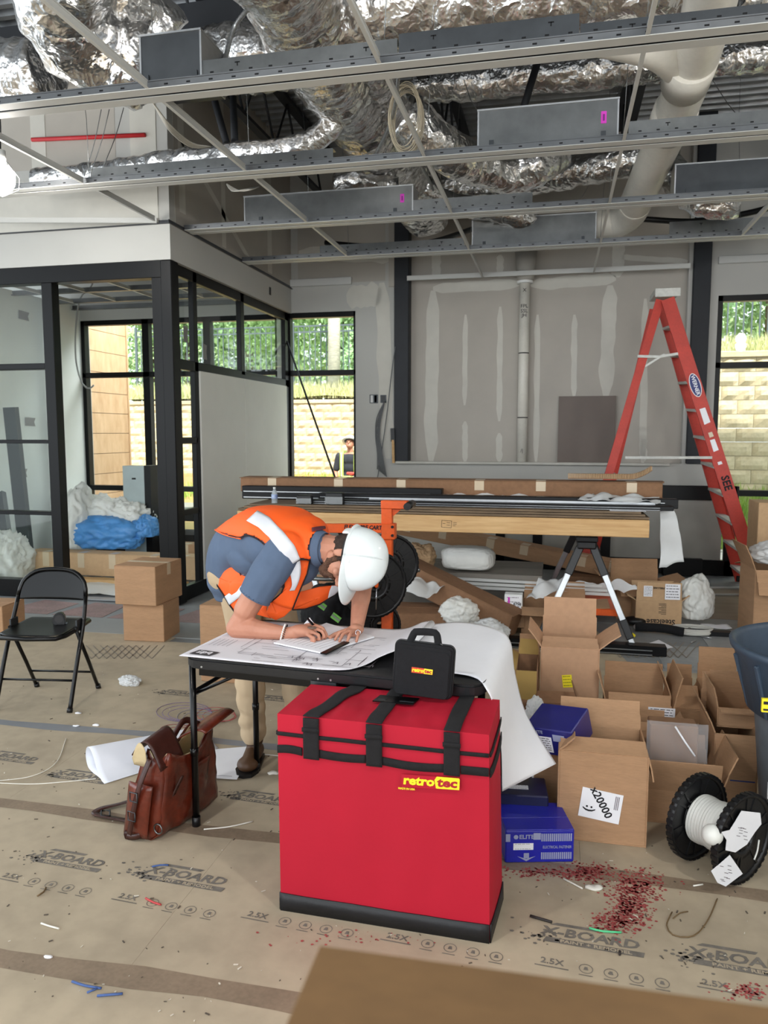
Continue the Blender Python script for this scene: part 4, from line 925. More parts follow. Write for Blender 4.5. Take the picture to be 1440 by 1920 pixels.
# neighbouring wing with wood siding, each board its own piece
SID = mat('cedar_siding', (222, 186, 148), rgb2=(198, 158, 120), rough=0.75, vscale=2.5, stretch=(1, 3, 1), bump=0.05)
wx = -6.62; ye = atX(240, 700, wx).y
bl = T('neighbour_wing', 'wing of the building clad in warm wood boards, seen through the meeting room window', 'building', (wx, YB+1, 0))
P(G().b2((wx-2.2, YB+0.3, -0.05), (wx-0.03, ye-0.02, 4.6)), 'wall', mat('wing_wall', (150, 130, 110)), bl, world=True)
z = 0.1
while z < 4.0:
    P(G().b2((wx-0.03, YB+0.3, z), (wx, ye-0.04, z+0.292)), 'board', SID, bl, world=True); z += 0.3
P(G().b2((wx-0.03, ye-0.04, -0.05), (wx+0.012, ye, 4.2)), 'corner_board', SID, bl, world=True)
P(G().b2((wx-2.2, YB+0.3, -0.05), (wx-0.02, ye+0.0, 0.09)), 'base', mat('wing_base', (120, 116, 110)), bl, world=True)
P(G().b2((wx-2.3, YB+0.2, 4.2), (wx+0.25, ye+0.3, 4.5)), 'roof_edge', mat('roof_edge', (80, 78, 76)), bl, world=True)
# ================================================================ CARTONS
def carton(lab, loc, rot, w, d, h, flaps=None, fl=None, m=CARD, tape=True, group=None, mi=None, nm='cardboard_box', th=0.006, top_label=None):
    """open or closed carton; local origin at the bottom centre. flaps: side -> angle from upright (deg), outward positive; fl: side -> length"""
    r = T(nm, lab, 'box', loc, rot, group=group)
    g = G()
    if flaps is None:
        g.b2((-w/2, -d/2, 0), (w/2, d/2, h-0.003)); P(g, 'body', m, r, bevel=0.004)
        P(G().b2((-w/2+0.001, -d/2+0.001, h-0.003), (w/2-0.001, -0.002, h+0.002)), 'flap', m, r, bevel=0.0015)
        P(G().b2((-w/2+0.001, 0.002, h-0.003), (w/2-0.001, d/2-0.001, h+0.002)), 'flap', m, r, bevel=0.0015)
        if tape:
            g = G(); g.b2((-w/2-0.0015, -0.026, h+0.0015), (w/2+0.0015, 0.026, h+0.003)); g.b2((-w/2-0.0015, -0.026, h-0.09), (-w/2, 0.026, h+0.003)); g.b2((w/2, -0.026, h-0.09), (w/2+0.0015, 0.026, h+0.003)); P(g, 'tape', TAPE, r)
        return r
    g.b2((-w/2, -d/2, 0), (w/2, d/2, th)); g.b2((-w/2, -d/2, th), (-w/2+th, d/2, h)); g.b2((w/2-th, -d/2, th), (w/2, d/2, h)); g.b2((-w/2+th, -d/2, th), (w/2-th, -d/2+th, h)); g.b2((-w/2+th, d/2-th, th), (w/2-th, d/2, h))
    P(g, 'body', mi or m, r, bevel=0.0015)
    for s, ang in flaps.items():
        L = (fl or {}).get(s, (d/2 if s in 'fb' else min(w/2, d/2)))
        a = math.radians(ang); wd = (w if s in 'fb' else d)-0.008
        g = G(); g.b2((-wd/2, -th/2, 0.0), (wd/2, th/2, L*0.5)); g.b2((-wd/2+0.004, -th/2, L*0.5), (wd/2-0.004, th/2, L))
        n0 = 0
        bend = 0.12*math.sin(hash(lab) % 7) if False else 0.08
        for i, p in enumerate(g.v):
            if p.z > L*0.75: g.v[i] = Vector((p.x, p.y-bend*L*0.5, p.z))
        # hinge: front (-y) flap opens towards -y
        R = {'f': 0, 'b': 180, 'l': -90, 'r': 90}[s]
        M = Matrix.Rotation(math.radians(R), 4, 'Z') @ Matrix.Translation((0, -((d if s in 'fb' else w)/2-th/2), h)) @ Matrix.Rotation(a, 4, 'X')
        g.xf(M); P(g, 'flap', m, r)
    if tape and False:
        P(G().b2((-0.025, -d/2-0.0012, 0), (0.025, -d/2, 0.06)).b2((-w/2-0.0012, -0.025, 0), (-w/2, 0.025, 0.06)), 'tape', TAPE, r)
    return r
def label_on(par, x, y, z, w, h, face='f', m=PAPER, rows=5, tilt=0.0, nm='label', ink=INK, bars=True):
    """printed sticker on a face; y is the face's coordinate in the parent's frame"""
    ax = {'f': ((1, 0, 0), (0, 0, 1)), 't': ((1, 0, 0), (0, 1, 0)), 'l': ((0, -1, 0), (0, 0, 1)), 'r': ((0, 1, 0), (0, 0, 1))}[face]
    M = RM[par.name] @ frame((x, y, z), *ax) @ Matrix.Rotation(tilt, 4, 'Z')
    g = G(); g.prism([M @ Vector(q) for q in ((-w/2, -h/2, 0.0004), (w/2, -h/2, 0.0004), (w/2, h/2, 0.0004), (-w/2, h/2, 0.0004))], (M.to_3x3() @ Vector((0, 0, 0.0008)))); lb = P(g, nm, m, par, world=True)
    if rows:
        g = G(); r = random.Random(int(abs(x*1000+z*771+w*333)))
        for k in range(rows):
            yy = h*(0.38-0.72*k/max(1, rows-1)); xx = -w*0.42
            while xx < w*0.36:
                q = r.uniform(0.05, 0.22)*w
                e = min(xx+q, w*0.42); g.add([M @ Vector(t) for t in ((xx, yy-h*0.022, 0.0016), (e, yy-h*0.022, 0.0016), (e, yy+h*0.022, 0.0016), (xx, yy+h*0.022, 0.0016))], [(0, 1, 2, 3)]); xx = e+w*0.04
        P(g, 'print', ink, lb, world=True)
        lb2 = bpy.data.objects
    return M, lb
def loc_(u, v, z=0.0, dy=0.0): p = atZ(u, v, z); return (p.x, p.y+dy, z)

# ---- stack by the glazed corner
p = atZ(266, 1203)
carton('lower plain cardboard box of the stack by the glass corner post', (p.x, p.y+0.16, 0), 0.08, 0.33, 0.3, 0.29, None, tape=False)
carton('upper taped cardboard box of the stack by the glass corner post', (p.x-0.02, p.y+0.17, 0.293), 0.0, 0.345, 0.42, 0.30, None, m=CARD)
p = atZ(-4, 1200); carton('cardboard box cut by the left edge behind the folding chair', (p.x-0.18, p.y+0.15, 0), 0.1, 0.4, 0.3, 0.26, None, tape=False)
p = atZ(410, 1200, 0); carton('cardboard box on the floor behind the bending man', (-2.02, 4.65, 0), 0.0, 0.40, 0.35, 0.5, None, m=CARD, tape=False)

# ================================================================ WORKBENCH OF BOARDS ON SAWHORSES
YBN = 5.95
bL = atY(445, 985, YBN); bR = atY(1218, 985, YBN); zt = atY(840, 967, YBN).z; zb = atY(840, 998, YBN).z
bt = T('work_platform', 'long makeshift bench of pine board and plywood sheets on sawhorses', 'bench', ((bL.x+bR.x)/2, YBN+0.4, zb))
P(G().b2((bL.x, YBN, zb), (bR.x, YBN+0.09, zt)), 'pine_board', WOOD, bt, world=True, bevel=0.004)
for k in range(3):
    P(G().b2((bL.x+0.05*k, YBN+0.02, zt+0.004+0.02*k), (bR.x-0.03*k, YBN+1.15, zt+0.02+0.02*k)), 'plywood_sheet', WOODD, bt, world=True, bevel=0.002)
P(G().b2((bL.x, YBN+1.0, zb), (bR.x, YBN+1.09, zt)), 'pine_board', WOOD, bt, world=True, bevel=0.004)
zs = zt+0.062
M = frame((atY(842, 984, YBN-0.001).x, YBN-0.0012, (zt+zb)/2), (1, 0, -0.05), (0.05, 0, 1))
g = G()
for (x0, z0, x1, z1) in ((-0.06, -0.03, 0.02, -0.027), (-0.06, 0.024, 0.02, 0.027), (-0.06, -0.03, -0.057, 0.027), (0.017, -0.03, 0.02, 0.027), (-0.05, 0, -0.03, 0.003), (-0.02, 0.008, 0.01, 0.011), (-0.02, -0.01, 0.01, -0.007), (0.03, 0.0, 0.06, 0.003), (0.03, 0.012, 0.06, 0.015), (0.03, -0.012, 0.05, -0.009)): g.add([M @ Vector(q) for q in ((x0, z0, 0), (x1, z0, 0), (x1, z1, 0), (x0, z1, 0))], [(0, 1, 2, 3)])
P(g, 'grade_stamp', INK, bt, world=True)
def sawhorse(x, lab):
    r = T('folding_sawhorse', lab, 'sawhorse', (x, YBN+0.15, 0))
    yl = [-0.1, 0.95]
    for k, y in enumerate(yl):
        for s in (-1, 1):
            a = Vector((s*0.05, y, zb-0.09)); b = Vector((s*0.36, y-0.22 if k == 0 else y+0.1, 0.0)); mid = a.lerp(b, 0.66)
            P(G().beam(a.lerp(b, 0.0), a.lerp(b, 0.28), 0.06, 0.05, (0, 1, 0)), 'leg_bracket', BLACKP, r, bevel=0.006)
            P(G().beam(a.lerp(b, 0.22), a.lerp(b, 0.72), 0.045, 0.04, (0, 1, 0)), 'leg', ALU, r, bevel=0.004)
            P(G().beam(a.lerp(b, 0.70), a.lerp(b, 0.88), 0.055, 0.05, (0, 1, 0)), 'leg_sleeve', BLACKP, r, bevel=0.005)
            P(G().beam(a.lerp(b, 0.86), b, 0.04, 0.036, (0, 1, 0)), 'foot', ALU, r, bevel=0.004)
    P(G().b2((-0.07, -0.15, zb-0.10), (0.07, 1.02, zb-0.04)), 'top_rail', BLACKP, r, bevel=0.01); P(G().b2((-0.08, -0.16, zb-0.045), (0.08, -0.06, zb-0.005)).b2((-0.08, 0.9, zb-0.045), (0.08, 1.0, zb-0.005)), 'top_pad', BLACKM, r, bevel=0.006)
    P(G().b2((-0.26, -0.14, 0.22), (0.26, 0.9, 0.245)).b2((-0.26, -0.15, 0.22), (0.26, -0.13, 0.27)), 'tray', ORANGEM, r, bevel=0.004)
sawhorse(atY(1100, 1010, YBN+0.1).x, 'folding sawhorse with aluminium legs and orange shelf under the right end of the bench')
sawhorse(bL.x+0.5, 'folding sawhorse under the left end of the bench behind the man')
# black frame members on the bench
def frame_bundle(lab, u0, u1, v, y, h, m=BLACKM, d=0.1, z=None):
    a = atY(u0, v, y); b = atY(u1, v, y); zz = zs if z is None else z
    r = T('frame_member', lab, 'frame section', ((a.x+b.x)/2, y, zz)); L = b.x-a.x
    P(G().b2((-L/2, -d/2, 0), (L/2, d/2, h)), 'extrusion', m, r, bevel=0.004)
    P(G().b2((-L/2+0.02, -d/2-0.012, h*0.55), (L/2-0.1, -d/2, h*0.62)).b2((-L/2+0.02, -d/2-0.012, h*0.1), (L/2-0.1, -d/2, h*0.17)), 'glazing_stop', ALU if m is BLACKM else BLACKM, r)
    return r
frame_bundle('front black storefront section lying along the bench', 560, 1262, 950, YBN+0.16, 0.035)
frame_bundle('second black storefront section behind, sticking out past the bench at right', 600, 1270, 945, YBN+0.34, 0.075)
frame_bundle('black storefront section at the left end of the bench under the bottle', 458, 830, 940, YBN+0.5, 0.115)
a = atY(880, 940, YBN+0.22); 
g = G(); x0 = atY(690, 945, YBN+0.2).x; x1 = atY(1230, 945, YBN+0.2).x
S(G().b2((x0, YBN+0.24, zs+0.0), (x1, YBN+0.27, zs+0.05)), 'aluminium_angle', ALU, 'long bare aluminium strip between the black sections on the bench', 'strip')
def long_box(lab, A, B, h, d, m=CARD_D, tapes=5, open_end=True, nm='long_cardboard_box', up=(0, 0, 1)):
    """a long carton: A, B = bottom centre of the two ends"""
    A = Vector(A); B = Vector(B); t = (B-A).normalized(); L = (B-A).length; sidev = Vector(up).cross(t).normalized(); u = t.cross(sidev)
    R = Matrix((t, sidev, u)).transposed(); r = T(nm, lab, 'box', A.lerp(B, 0.5), R.to_euler())
    P(G().b2((-L/2, -d/2, 0), (L/2, d/2, h)), 'body', m, r, bevel=0.004)
    P(G().b2((-L/2-0.01, -d/2-0.003, h), (L/2+0.01, 0.0, h+0.005)), 'flap', m, r)
    P(G().b2((-L/2-0.03, 0.004, h), (L/2+0.03, d/2+0.02, h+0.004)), 'flap', m, r)
    for k in range(tapes):
        x = -L/2+L*(k+0.5)/tapes+0.1*math.sin(k*3); w = 0.04
        P(G().b2((x-w, -d/2-0.002, h*0.35), (x+w, -d/2, h+0.006)).b2((x-w, -d/2-0.002, h+0.005), (x+w, 0.1*d, h+0.0065)), 'tape', TAPE, r)
    return r
yy = YBN+0.72
a = atY(462, 930, yy); b = atY(1238, 932, yy)
long_box('upper long cardboard box lying on the back of the bench', (a.x, yy, atY(800, 925, yy).z), (b.x, yy, atY(1238, 932, yy).z), atY(800, 899, yy).z-atY(800, 925, yy).z, 0.26, CARD_D, 6)
long_box('lower long cardboard box on the bench beneath the upper one', (a.x+0.15, yy+0.04, zs+0.0), (b.x+0.0, yy+0.04, zs+0.0), atY(800, 927, yy).z-zs-0.004, 0.24, CARD, 5)
a = atY(1065, 897, yy); r = T('corrugated_roll', 'strip of corrugated edge packing with a curled end on the long box', 'packing', (a.x, yy, a.z))
g = G(); x = 0; zz = 0; ang = 0; pts = []
X0, X1 = 0, atY(1222, 890, yy).x-a.x
n = 60
for i in range(n+1):
    t = i/n; x = X1*t; zc = 0.0 if t < 0.72 else 0.28*(t-0.72)**2*3.5; pts.append((x, zc))
for i in range(n):
    (xa, za), (xb, zb_) = pts[i], pts[i+1]
    g.b2((xa, -0.05, za+0.004), (xa+(xb-xa)*0.55, 0.05, za+0.042))
g2 = G(); g2.prism([(x, -0.05, z) for x, z in pts]+[(x, -0.05, z+0.004) for x, z in reversed(pts)], (0, 0.1, 0)); P(g2, 'backing', CARD_D, r); P(g, 'flutes', CARD_L, r)
# film on the bench
def film_q(lab, c4, y4, m=FILMW, seed=0, amp=0.03, nm='plastic_film'):
    pts = [atY(u, v, y) for (u, v), y in zip(c4, y4)]; return sheet(lab, pts, m, seed, amp, nm, 'plastic')
film_q('crumpled milky film on the left part of the bench', [(620, 938), (760, 936), (770, 925), (640, 922)], [YBN+0.45]*2+[YBN+0.6]*2, seed=1)
film_q('long milky film along the middle of the bench', [(760, 940), (1000, 942), (1020, 931), (780, 925)], [YBN+0.5]*2+[YBN+0.6]*2, seed=2)
film_q('milky film bunched near the right end of the bench', [(1085, 938), (1240, 946), (1232, 936), (1110, 928)], [YBN+0.2]*2+[YBN+0.5]*2, seed=3, amp=0.05)
r = film_q('milky plastic sheet hanging down from the right end of the bench', [(1238, 960), (1262, 958), (1284, 1055), (1236, 1068)], [YBN+0.3]*4, seed=4, amp=0.03)
def wbottle():
    p = atY(515, 950, YBN+0.12); r = T('water_bottle', 'clear water bottle with blue label on the left end of the bench', 'bottle', (p.x, p.y, p.z))
    h = atY(515, 914, YBN+0.12).z-p.z; s = h/0.2
    P(G().lathe([(0, 0), (0.03*s, 0), (0.032*s, 0.01*s), (0.032*s, 0.05*s), (0.028*s, 0.055*s), (0.032*s, 0.06*s), (0.032*s, 0.13*s), (0.02*s, 0.165*s), (0.012*s, 0.18*s), (0.012*s, 0.19*s), (0, 0.19*s)], 20), 'bottle_body', mat('bottle_plastic', (200, 210, 215), rough=0.1, alpha=0.45), r)
    P(G().lathe([(0.0325*s, 0.085*s), (0.0325*s, 0.13*s)], 20), 'bottle_label', mat('blue_bottle_label', (40, 80, 160), rgb2=(200, 215, 235), vscale=30), r)
    P(G().cyl((0, 0, 0.187*s), (0, 0, 0.203*s), 0.014*s, 14), 'cap', WHITEP, r)
wbottle()
for (u, v, w, h, lab) in ((572, 962, 0.13, 0.075, 'small black packet on the bench left of the orange cart'), (628, 962, 0.15, 0.1, 'larger black packet with clear wrap beside the small one on the bench')):
    p = atY(u, v, YBN+0.08); r = T('hardware_packet', lab, 'packet', (p.x, p.y, zt+0.062)); P(G().b2((-w/2, -0.03, 0), (w/2, 0.03, h)), 'packet_body', BLACKP, r, bevel=0.008)
    gg = G(); gg.surf(lambda a, b: (-w/2+w*a, -0.035-0.008*abs(noise.noise(Vector((a*9, b*7, u)))), h*0.05+h*0.6*b), 14, 8); P(gg, 'clear_wrap', FILM, r)
S(G().b2((atY(1175, 973, YBN).x-0.12, YBN+0.03, zt+0.062), (atY(1175, 973, YBN).x+0.14, YBN+0.1, zt+0.0635)), 'paper_slip', PAPER, 'white paper slip on the bench edge toward the right', 'paper')

# ================================================================ THINGS BELOW AND BEHIND THE BENCH
a = atY(745, 1003, 7.9); b = atY(1210, 1092, 7.35)
long_box('long taped cardboard box slanting down under the bench to the right', (a.x-0.5, 7.95, a.z+0.10), (b.x, 7.35, b.z), 0.14, 0.2, CARD, 7)
a = atY(752, 1042, 6.35); b = atY(950, 1140, 5.9)
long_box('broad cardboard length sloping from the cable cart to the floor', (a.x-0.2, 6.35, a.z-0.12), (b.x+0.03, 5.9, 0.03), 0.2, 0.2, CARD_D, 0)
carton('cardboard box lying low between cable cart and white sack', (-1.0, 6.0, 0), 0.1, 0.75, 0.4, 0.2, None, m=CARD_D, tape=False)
q = atZ(1010, 1195); 
for k, (u0, u1, v, y, lab) in enumerate(((790, 1150, 1096, 6.42, 'front white metal strip leaning on the board stack under the bench'), (770, 1140, 1088, 6.44, 'second white metal strip on the floor under the bench'), (755, 1130, 1080, 6.46, 'third white metal strip on the floor under the bench'))):
    a = atY(u0, v, y); b = atY(u1, v, y); S(G().hexa([Vector(q) for q in ((a.x, y, a.z-0.014), (b.x, y, a.z-0.03), (b.x, y+0.018, a.z-0.03), (a.x, y+0.018, a.z-0.014), (a.x, y, a.z+0.012), (b.x, y, a.z-0.006), (b.x, y+0.018, a.z-0.006), (a.x, y+0.018, a.z+0.012))]), 'metal_strip', WHITEM, lab, 'strip', bevel=0.002)
zbs = atY(870, 1070, 6.6).z; S(G().b2((-1.5, 6.48, zbs-0.04), (-0.1, 7.2, zbs)).b2((-1.4, 6.7, 0), (-0.15, 7.1, zbs-0.045)), 'board_stack', mat('grey_boards', (126, 120, 112), rough=0.8, var=0.2, vscale=2, stretch=(1, 8, 1)), 'low stack of grey boards on the floor behind the white strips', 'boards')
p = atY(878, 1046, 6.6); bag('large rolled white plastic sack lying on the boards under the bench', (p.x, 6.6, p.z), (0.22, 0.11, 0.10), BAGW, 11, amp=0.06, fl=0.05, sq=0.55)
p = atY(788, 1046, 6.6); bag('crumpled brown paper lump left of the rolled white sack', (p.x, 6.62, p.z), (0.11, 0.10, 0.11), CARD_L, 12, nm='crumpled_paper', cat='paper', amp=0.35)
p = atY(862, 1135, 5.9); bag('round milky plastic bag on black sections below the slanting cardboard', (p.x, 5.9, 0.2), (0.15, 0.12, 0.11), BAGW, 13, amp=0.25)
p = atY(920, 1162, 5.6); bag('clear crumpled plastic bag beside the small labelled carton', (p.x, 5.6, 0.13), (0.12, 0.1, 0.09), FILMW, 14, amp=0.3)
p = atY(1300, 1130, 6.6); bag('white plastic sack on the floor right of the printed carton', (p.x+0.04, 6.75, 0.19), (0.13, 0.12, 0.2), BAGW, 15, amp=0.2)
film_q('milky film loop draped over low boxes before the sawhorse', [(985, 1125), (1035, 1120), (1060, 1085), (1010, 1090)], [6.1, 6.1, 6.3, 6.3], seed=15, amp=0.06)
film_q('milky film lying from the cart to the low bag', [(745, 1100), (800, 1125), (835, 1105), (760, 1080)], [5.8, 5.8, 6.0, 6.0], seed=16, amp=0.05)
film_q('white film strip across the low boxes behind the sawhorse', [(1060, 1118), (1200, 1112), (1190, 1098), (1070, 1095)], [6.6]*4, seed=18, amp=0.05)
for k, (u0, u1, v, y, lab) in enumerate(((735, 975, 1168, 5.3, 'lowest black storefront section on the floor behind the table'), (745, 940, 1150, 5.55, 'upper black storefront section on the floor behind the table'), (900, 1250, 1185, 5.75, 'black storefront section on the floor behind the open boxes'))):
    a = atY(u0, v, y); b = atY(u1, v, y); frame_bundle(lab, u0, u1, v, y, 0.07, z=0.0 if k != 1 else 0.01)
p = atZ(966, 1186, 0.04)
r = carton('small carton with printed lines standing on the black section', (p.x, p.y+0.05, 0.08), 0.05, 0.14, 0.11, 0.13, None, m=CARD, tape=False); label_on(r, 0, -0.056, 0.09, 0.07, 0.035, m=TAPE, rows=0); label_on(r, 0, -0.056, 0.035, 0.1, 0.05, m=CARD, rows=4)
r = carton('small white carton with purple mark on top of the printed one', (p.x-0.02, p.y+0.08, 0.215), 0.0, 0.14, 0.1, 0.12, None, m=WHITEP, tape=False)
M, lb = label_on(r, 0, -0.051, 0.06, 0.12, 0.1, rows=3); P(G().box((-0.035, -0.0535, 0.07), (0.015, 0.001, 0.06)), 'purple_mark', PINK, r); text('8798', 0.03, RM[r.name] @ frame((0.03, -0.0535, 0.045), (1, 0, 0), (0, 0, 1)), INK, r, bold=0.0008)
r = S(G().beam(atZ(993, 1165, 0.06)+Vector((0, 0, 0)), atZ(998, 1150, 0.16), 0.1, 0.008, (1, 0, 0)), 'wall_plate', WHITEM, 'small white device plate leaning on the box behind the small cartons', 'plate')
p = atZ(1045, 1190); carton('low cardboard box behind the small white carton', (p.x-0.03, 6.2, 0), 0.0, 0.5, 0.35, 0.24, {'f': 95, 'b': 40, 'l': 100, 'r': 80}, m=CARD)
p = atY(1200, 1110, 7.0); carton('open cardboard box with upright flap behind the printed carton', (p.x-0.02, 7.0, 0), 0.1, 0.42, 0.35, 0.30, {'b': 5, 'f': 110, 'l': 60, 'r': 70}, m=CARD)
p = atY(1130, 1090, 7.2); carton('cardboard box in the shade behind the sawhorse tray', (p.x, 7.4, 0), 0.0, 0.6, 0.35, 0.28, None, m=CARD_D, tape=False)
# printed carton (upside down)
a = atZ(1192, 1177); b = atZ(1272, 1175); w = (b-a).length; zt2 = 0.33
r = carton('cardboard carton printed upside down with two white labels, lid raised', ((a.x+b.x)/2, (a.y+b.y)/2+0.14, 0), 0.06, w, 0.26, 0.22, {'b': 20, 'f': -1, 'l': 60, 'r': 50}, fl={'f': 0.155, 'b': 0.12, 'l': 0.08, 'r': 0.08}, m=CARD_L)
text('Steelcase', 0.062, RM[r.name] @ frame((0.02, -0.1312, 0.045), (-1, 0, 0), (0, 0, -1)), INK, r, bold=0.0012)
M = RM[r.name] @ frame((0.03, -0.1312, 0.14), (-1, 0, 0), (0, 0, -1))
g = G()
for k in range(9): g.add([M @ Vector(q) for q in ((-0.03, 0.03-0.011*k, 0), (0.03-0.02*(k % 3 == 0), 0.03-0.011*k, 0), (0.03-0.02*(k % 3 == 0), 0.034-0.011*k, 0), (-0.03, 0.034-0.011*k, 0))], [(0, 1, 2, 3)])
P(g, 'print', INK, r, world=True)
label_on(r, -0.09, -0.138, 0.30, 0.07, 0.09, rows=6); label_on(r, w/2-0.08, -0.138, 0.30, 0.12, 0.13, rows=5)
text('STEELCASE', 0.02, RM[r.name] @ frame((0.0, -0.138, 0.33), (-1, 0, 0), (0, 0, -1)), INK, r, bold=0.0004)

# hardware and litter around it
def litter(lab, g, m, cat='scrap', nm='scrap'): return S(g, nm, m, lab, cat)
p = atZ(1240, 1188, 0); litter('black tool pouch lying before the printed carton', G().tube(spline([p+Vector((-0.2, 0.02, 0.04)), p+Vector((0, 0, 0.045)), p+Vector((0.16, -0.05, 0.035))], 0.03), 0.035, 10), BLACKF, 'pouch', 'tool_pouch')
p = atZ(1185, 1172, 0); litter('black plastic hardware packet at the sawhorse foot', G().ell(p+Vector((0.02, 0, 0.04)), (0.1, 0.07, 0.035), n=12, m=7), BLACKP, 'packet', 'hardware_packet')
p = atZ(1183, 1196, 0.0); me_ = G().ell(p+Vector((0, 0, 0.02)), (0.035, 0.03, 0.02), n=10, m=6); litter('crumpled yellow wrapper on the floor near the sawhorse', me_, YELLOW, 'wrapper', 'wrapper')
p = atZ(1197, 1182, 0.0); litter('clear crumpled wrapper beside the yellow one', G().ell(p+Vector((0, 0, 0.03)), (0.04, 0.03, 0.03), n=10, m=6), FILMW, 'wrapper', 'wrapper')
g = G(); p = atZ(1298, 1188, 0)
for k in range(6): g.tube([p+Vector(((0.14+0.006*(k % 3))*math.cos(t*math.pi/12), (0.09+0.005*(k % 2))*math.sin(t*math.pi/12), 0.01+0.008*k)) for t in range(24)], 0.005, 6, closed=True)
litter('coil of white cable on the grey floor right of the printed carton', g, WC, 'cable', 'cable_coil')
g = G()
for k in range(14): q = p+Vector((rnd.gauss(0, 0.05), rnd.gauss(0, 0.03), 0.02)); g.ell(q, (0.014, 0.01, 0.012), n=8, m=5)
S(g, 'fittings', CHROME, 'small metal fittings heaped inside the white cable coil', 'fittings', kind='stuff')
litter('pale cut sheet lying right of the black tool pouch', G().prism([atZ(1212, 1208, 0.003), atZ(1235, 1200, 0.003), atZ(1262, 1214, 0.003), atZ(1225, 1222, 0.003)], (0, 0, 0.002)), PAPER, 'sheet', 'paper_scrap')
for k, (u, v, a_) in enumerate(((1330, 1190, 0.5), (1300, 1203, 0.9), (1325, 1195, -0.4))): 
    p = atZ(u, v, 0.006); d = Vector((math.cos(a_), math.sin(a_), 0))*0.04; litter('thin metal pin on the grey floor, %s' % ['farthest right', 'nearest', 'middle'][k], G().cyl(p-d, p+d, 0.005, 8), ALU, 'pin', 'metal_pin')
p = atZ(1345, 1177); sheet('small scrap of white foam sheet on the grey floor at right', [p+Vector(q) for q in ((-0.16, -0.05, 0.004), (0.1, -0.05, 0.004), (0.08, 0.06, 0.01), (-0.12, 0.05, 0.01))], PAPER, 21, 0.02, 'foam_sheet', 'sheet', 12, 8)
litter('black flat strip under the white sack', G().b2((0.95, 6.38, 0), (1.38, 6.46, 0.035)), BLACKM, 'strip', 'black_strip')
for k, (u0, u1, v) in enumerate(((1275, 1330, 1095), (1275, 1400, 1102), (1310, 1400, 1115))):
    a = atZ(u0, v, 0.01); b = atZ(u1, v, 0.01); litter('white metal rod on the floor near the wall, %s' % ['farthest', 'middle', 'nearest'][k], G().cyl(a, b, 0.012, 8), WHITEM, 'rod', 'metal_rod')
P(G().b2((0.2, 7.0, -0.0015), (2.6, 8.4, 0.001)), 'board_sheet', mat('wet_plank', (150, 136, 118), rough=0.4, var=0.2, vscale=1.5, stretch=(1, 6, 1)), floor, world=True)

# black storefront frame standing along the back wall under the recess
sf = T('standing_frame', 'black storefront frame with grey glass standing against the back wall behind the ladder', 'frame', (0.4, 9.3, 0))
ya = 9.18; X = lambda u: atY(u, 950, ya).x; Zv = lambda v: atY(1300, v, ya).z
xr = X(1385); xl = X(930); ztp = Zv(911); zbt = Zv(1072)
P(G().b2((xl, ya, ztp-0.16), (xr, ya+0.08, ztp)), 'head', FR, sf, world=True, bevel=0.004); P(G().b2((xl, ya, 0.0), (xr, ya+0.08, 0.17)), 'sill', FR, sf, world=True, bevel=0.004)
for x in (xr-0.13, xl, X(1128), X(1000)): P(G().b2((x, ya, 0), (x+0.11, ya+0.08, ztp)), 'stile', FR, sf, world=True, bevel=0.004)
P(G().b2((xl, ya+0.035, 0.17), (xr-0.16, ya+0.045, ztp-0.16)), 'grey_glass', mat('dusty_grey_glass', (150, 148, 142), rough=0.25, var=0.12, vscale=2, coat=0.4), sf, world=True)
S(G().b2((X(1245), ya-0.14, 0.0), (X(1318), ya-0.06, 0.2)), 'black_block', BLACKM, 'black metal block on the floor before the standing frame', 'block', bevel=0.004)
# grey board leaning in the recess
a = atY(1045, 868, YB-0.01); b = atY(1152, 868, YB-0.01); zt3 = atY(1100, 742, YB).z
S(G().hexa([Vector(q) for q in ((a.x, YB-0.01, 1.245), (b.x, YB-0.01, 1.245), (b.x, YB+0.0, 1.245), (a.x, YB+0.0, 1.245), (a.x, YB+0.085, zt3), (b.x, YB+0.085, zt3), (b.x, YB+0.095, zt3), (a.x, YB+0.095, zt3))]), 'drywall_offcut', GREYP, 'rectangular brown-grey drywall offcut leaning in the recess', 'board')
# cables and outlets by the left column, rod leaning in the window
r = T('electrical_box', 'open double electrical box in the wall left of the dangling cables', 'outlet', (atY(701, 748, YB).x, YB-0.004, atY(701, 748, YB).z))
P(G().b2((-0.055, -0.006, -0.055), (0.055, 0.004, 0.055)), 'box_rim', STEELD, r, bevel=0.003); P(G().b2((-0.04, -0.008, -0.045), (-0.008, -0.006, 0.045)).b2((0.008, -0.008, -0.045), (0.04, -0.008, 0.045)), 'box_inside', WHITEM, r)
r = T('electrical_box', 'electrical box where grey cables leave the wall, right of the double one', 'outlet', (atY(719, 748, YB).x, YB-0.004, atY(719, 748, YB).z))
P(G().b2((-0.04, -0.006, -0.05), (0.04, 0.004, 0.05)), 'box_rim', STEELD, r, bevel=0.003); P(G().b2((-0.028, -0.008, -0.04), (0.028, -0.006, 0.04)), 'box_inside', BLACKP, r)
GC = mat('grey_wire', (104, 106, 108), rough=0.5)
for k in range(8):
    s = (k-3.5); y = YB-0.03-0.006*k
    cable('grey cable dangling by the left column, strand of the loose bunch', [atY(721, 752, y), atY(714-abs(s)*2.2, 785+2*k, y), atY(706+s*1.6+4, 820+3*k, y), atY(712+s*1.2, 850, y), atY(716+s*2.4, 880+k*2, y)], 0.006, GC, 6)
    bpy.context.scene.collection.objects[-1]['group'] = 'dangling grey cables'
cable('long grey cable running down along the left column', [atY(741, 650, YB-0.1), atY(733, 710, YB-0.05), atY(725, 780, YB-0.05), atY(712, 870, YB-0.05), atY(708, 895, YB-0.05)], 0.006, GC)
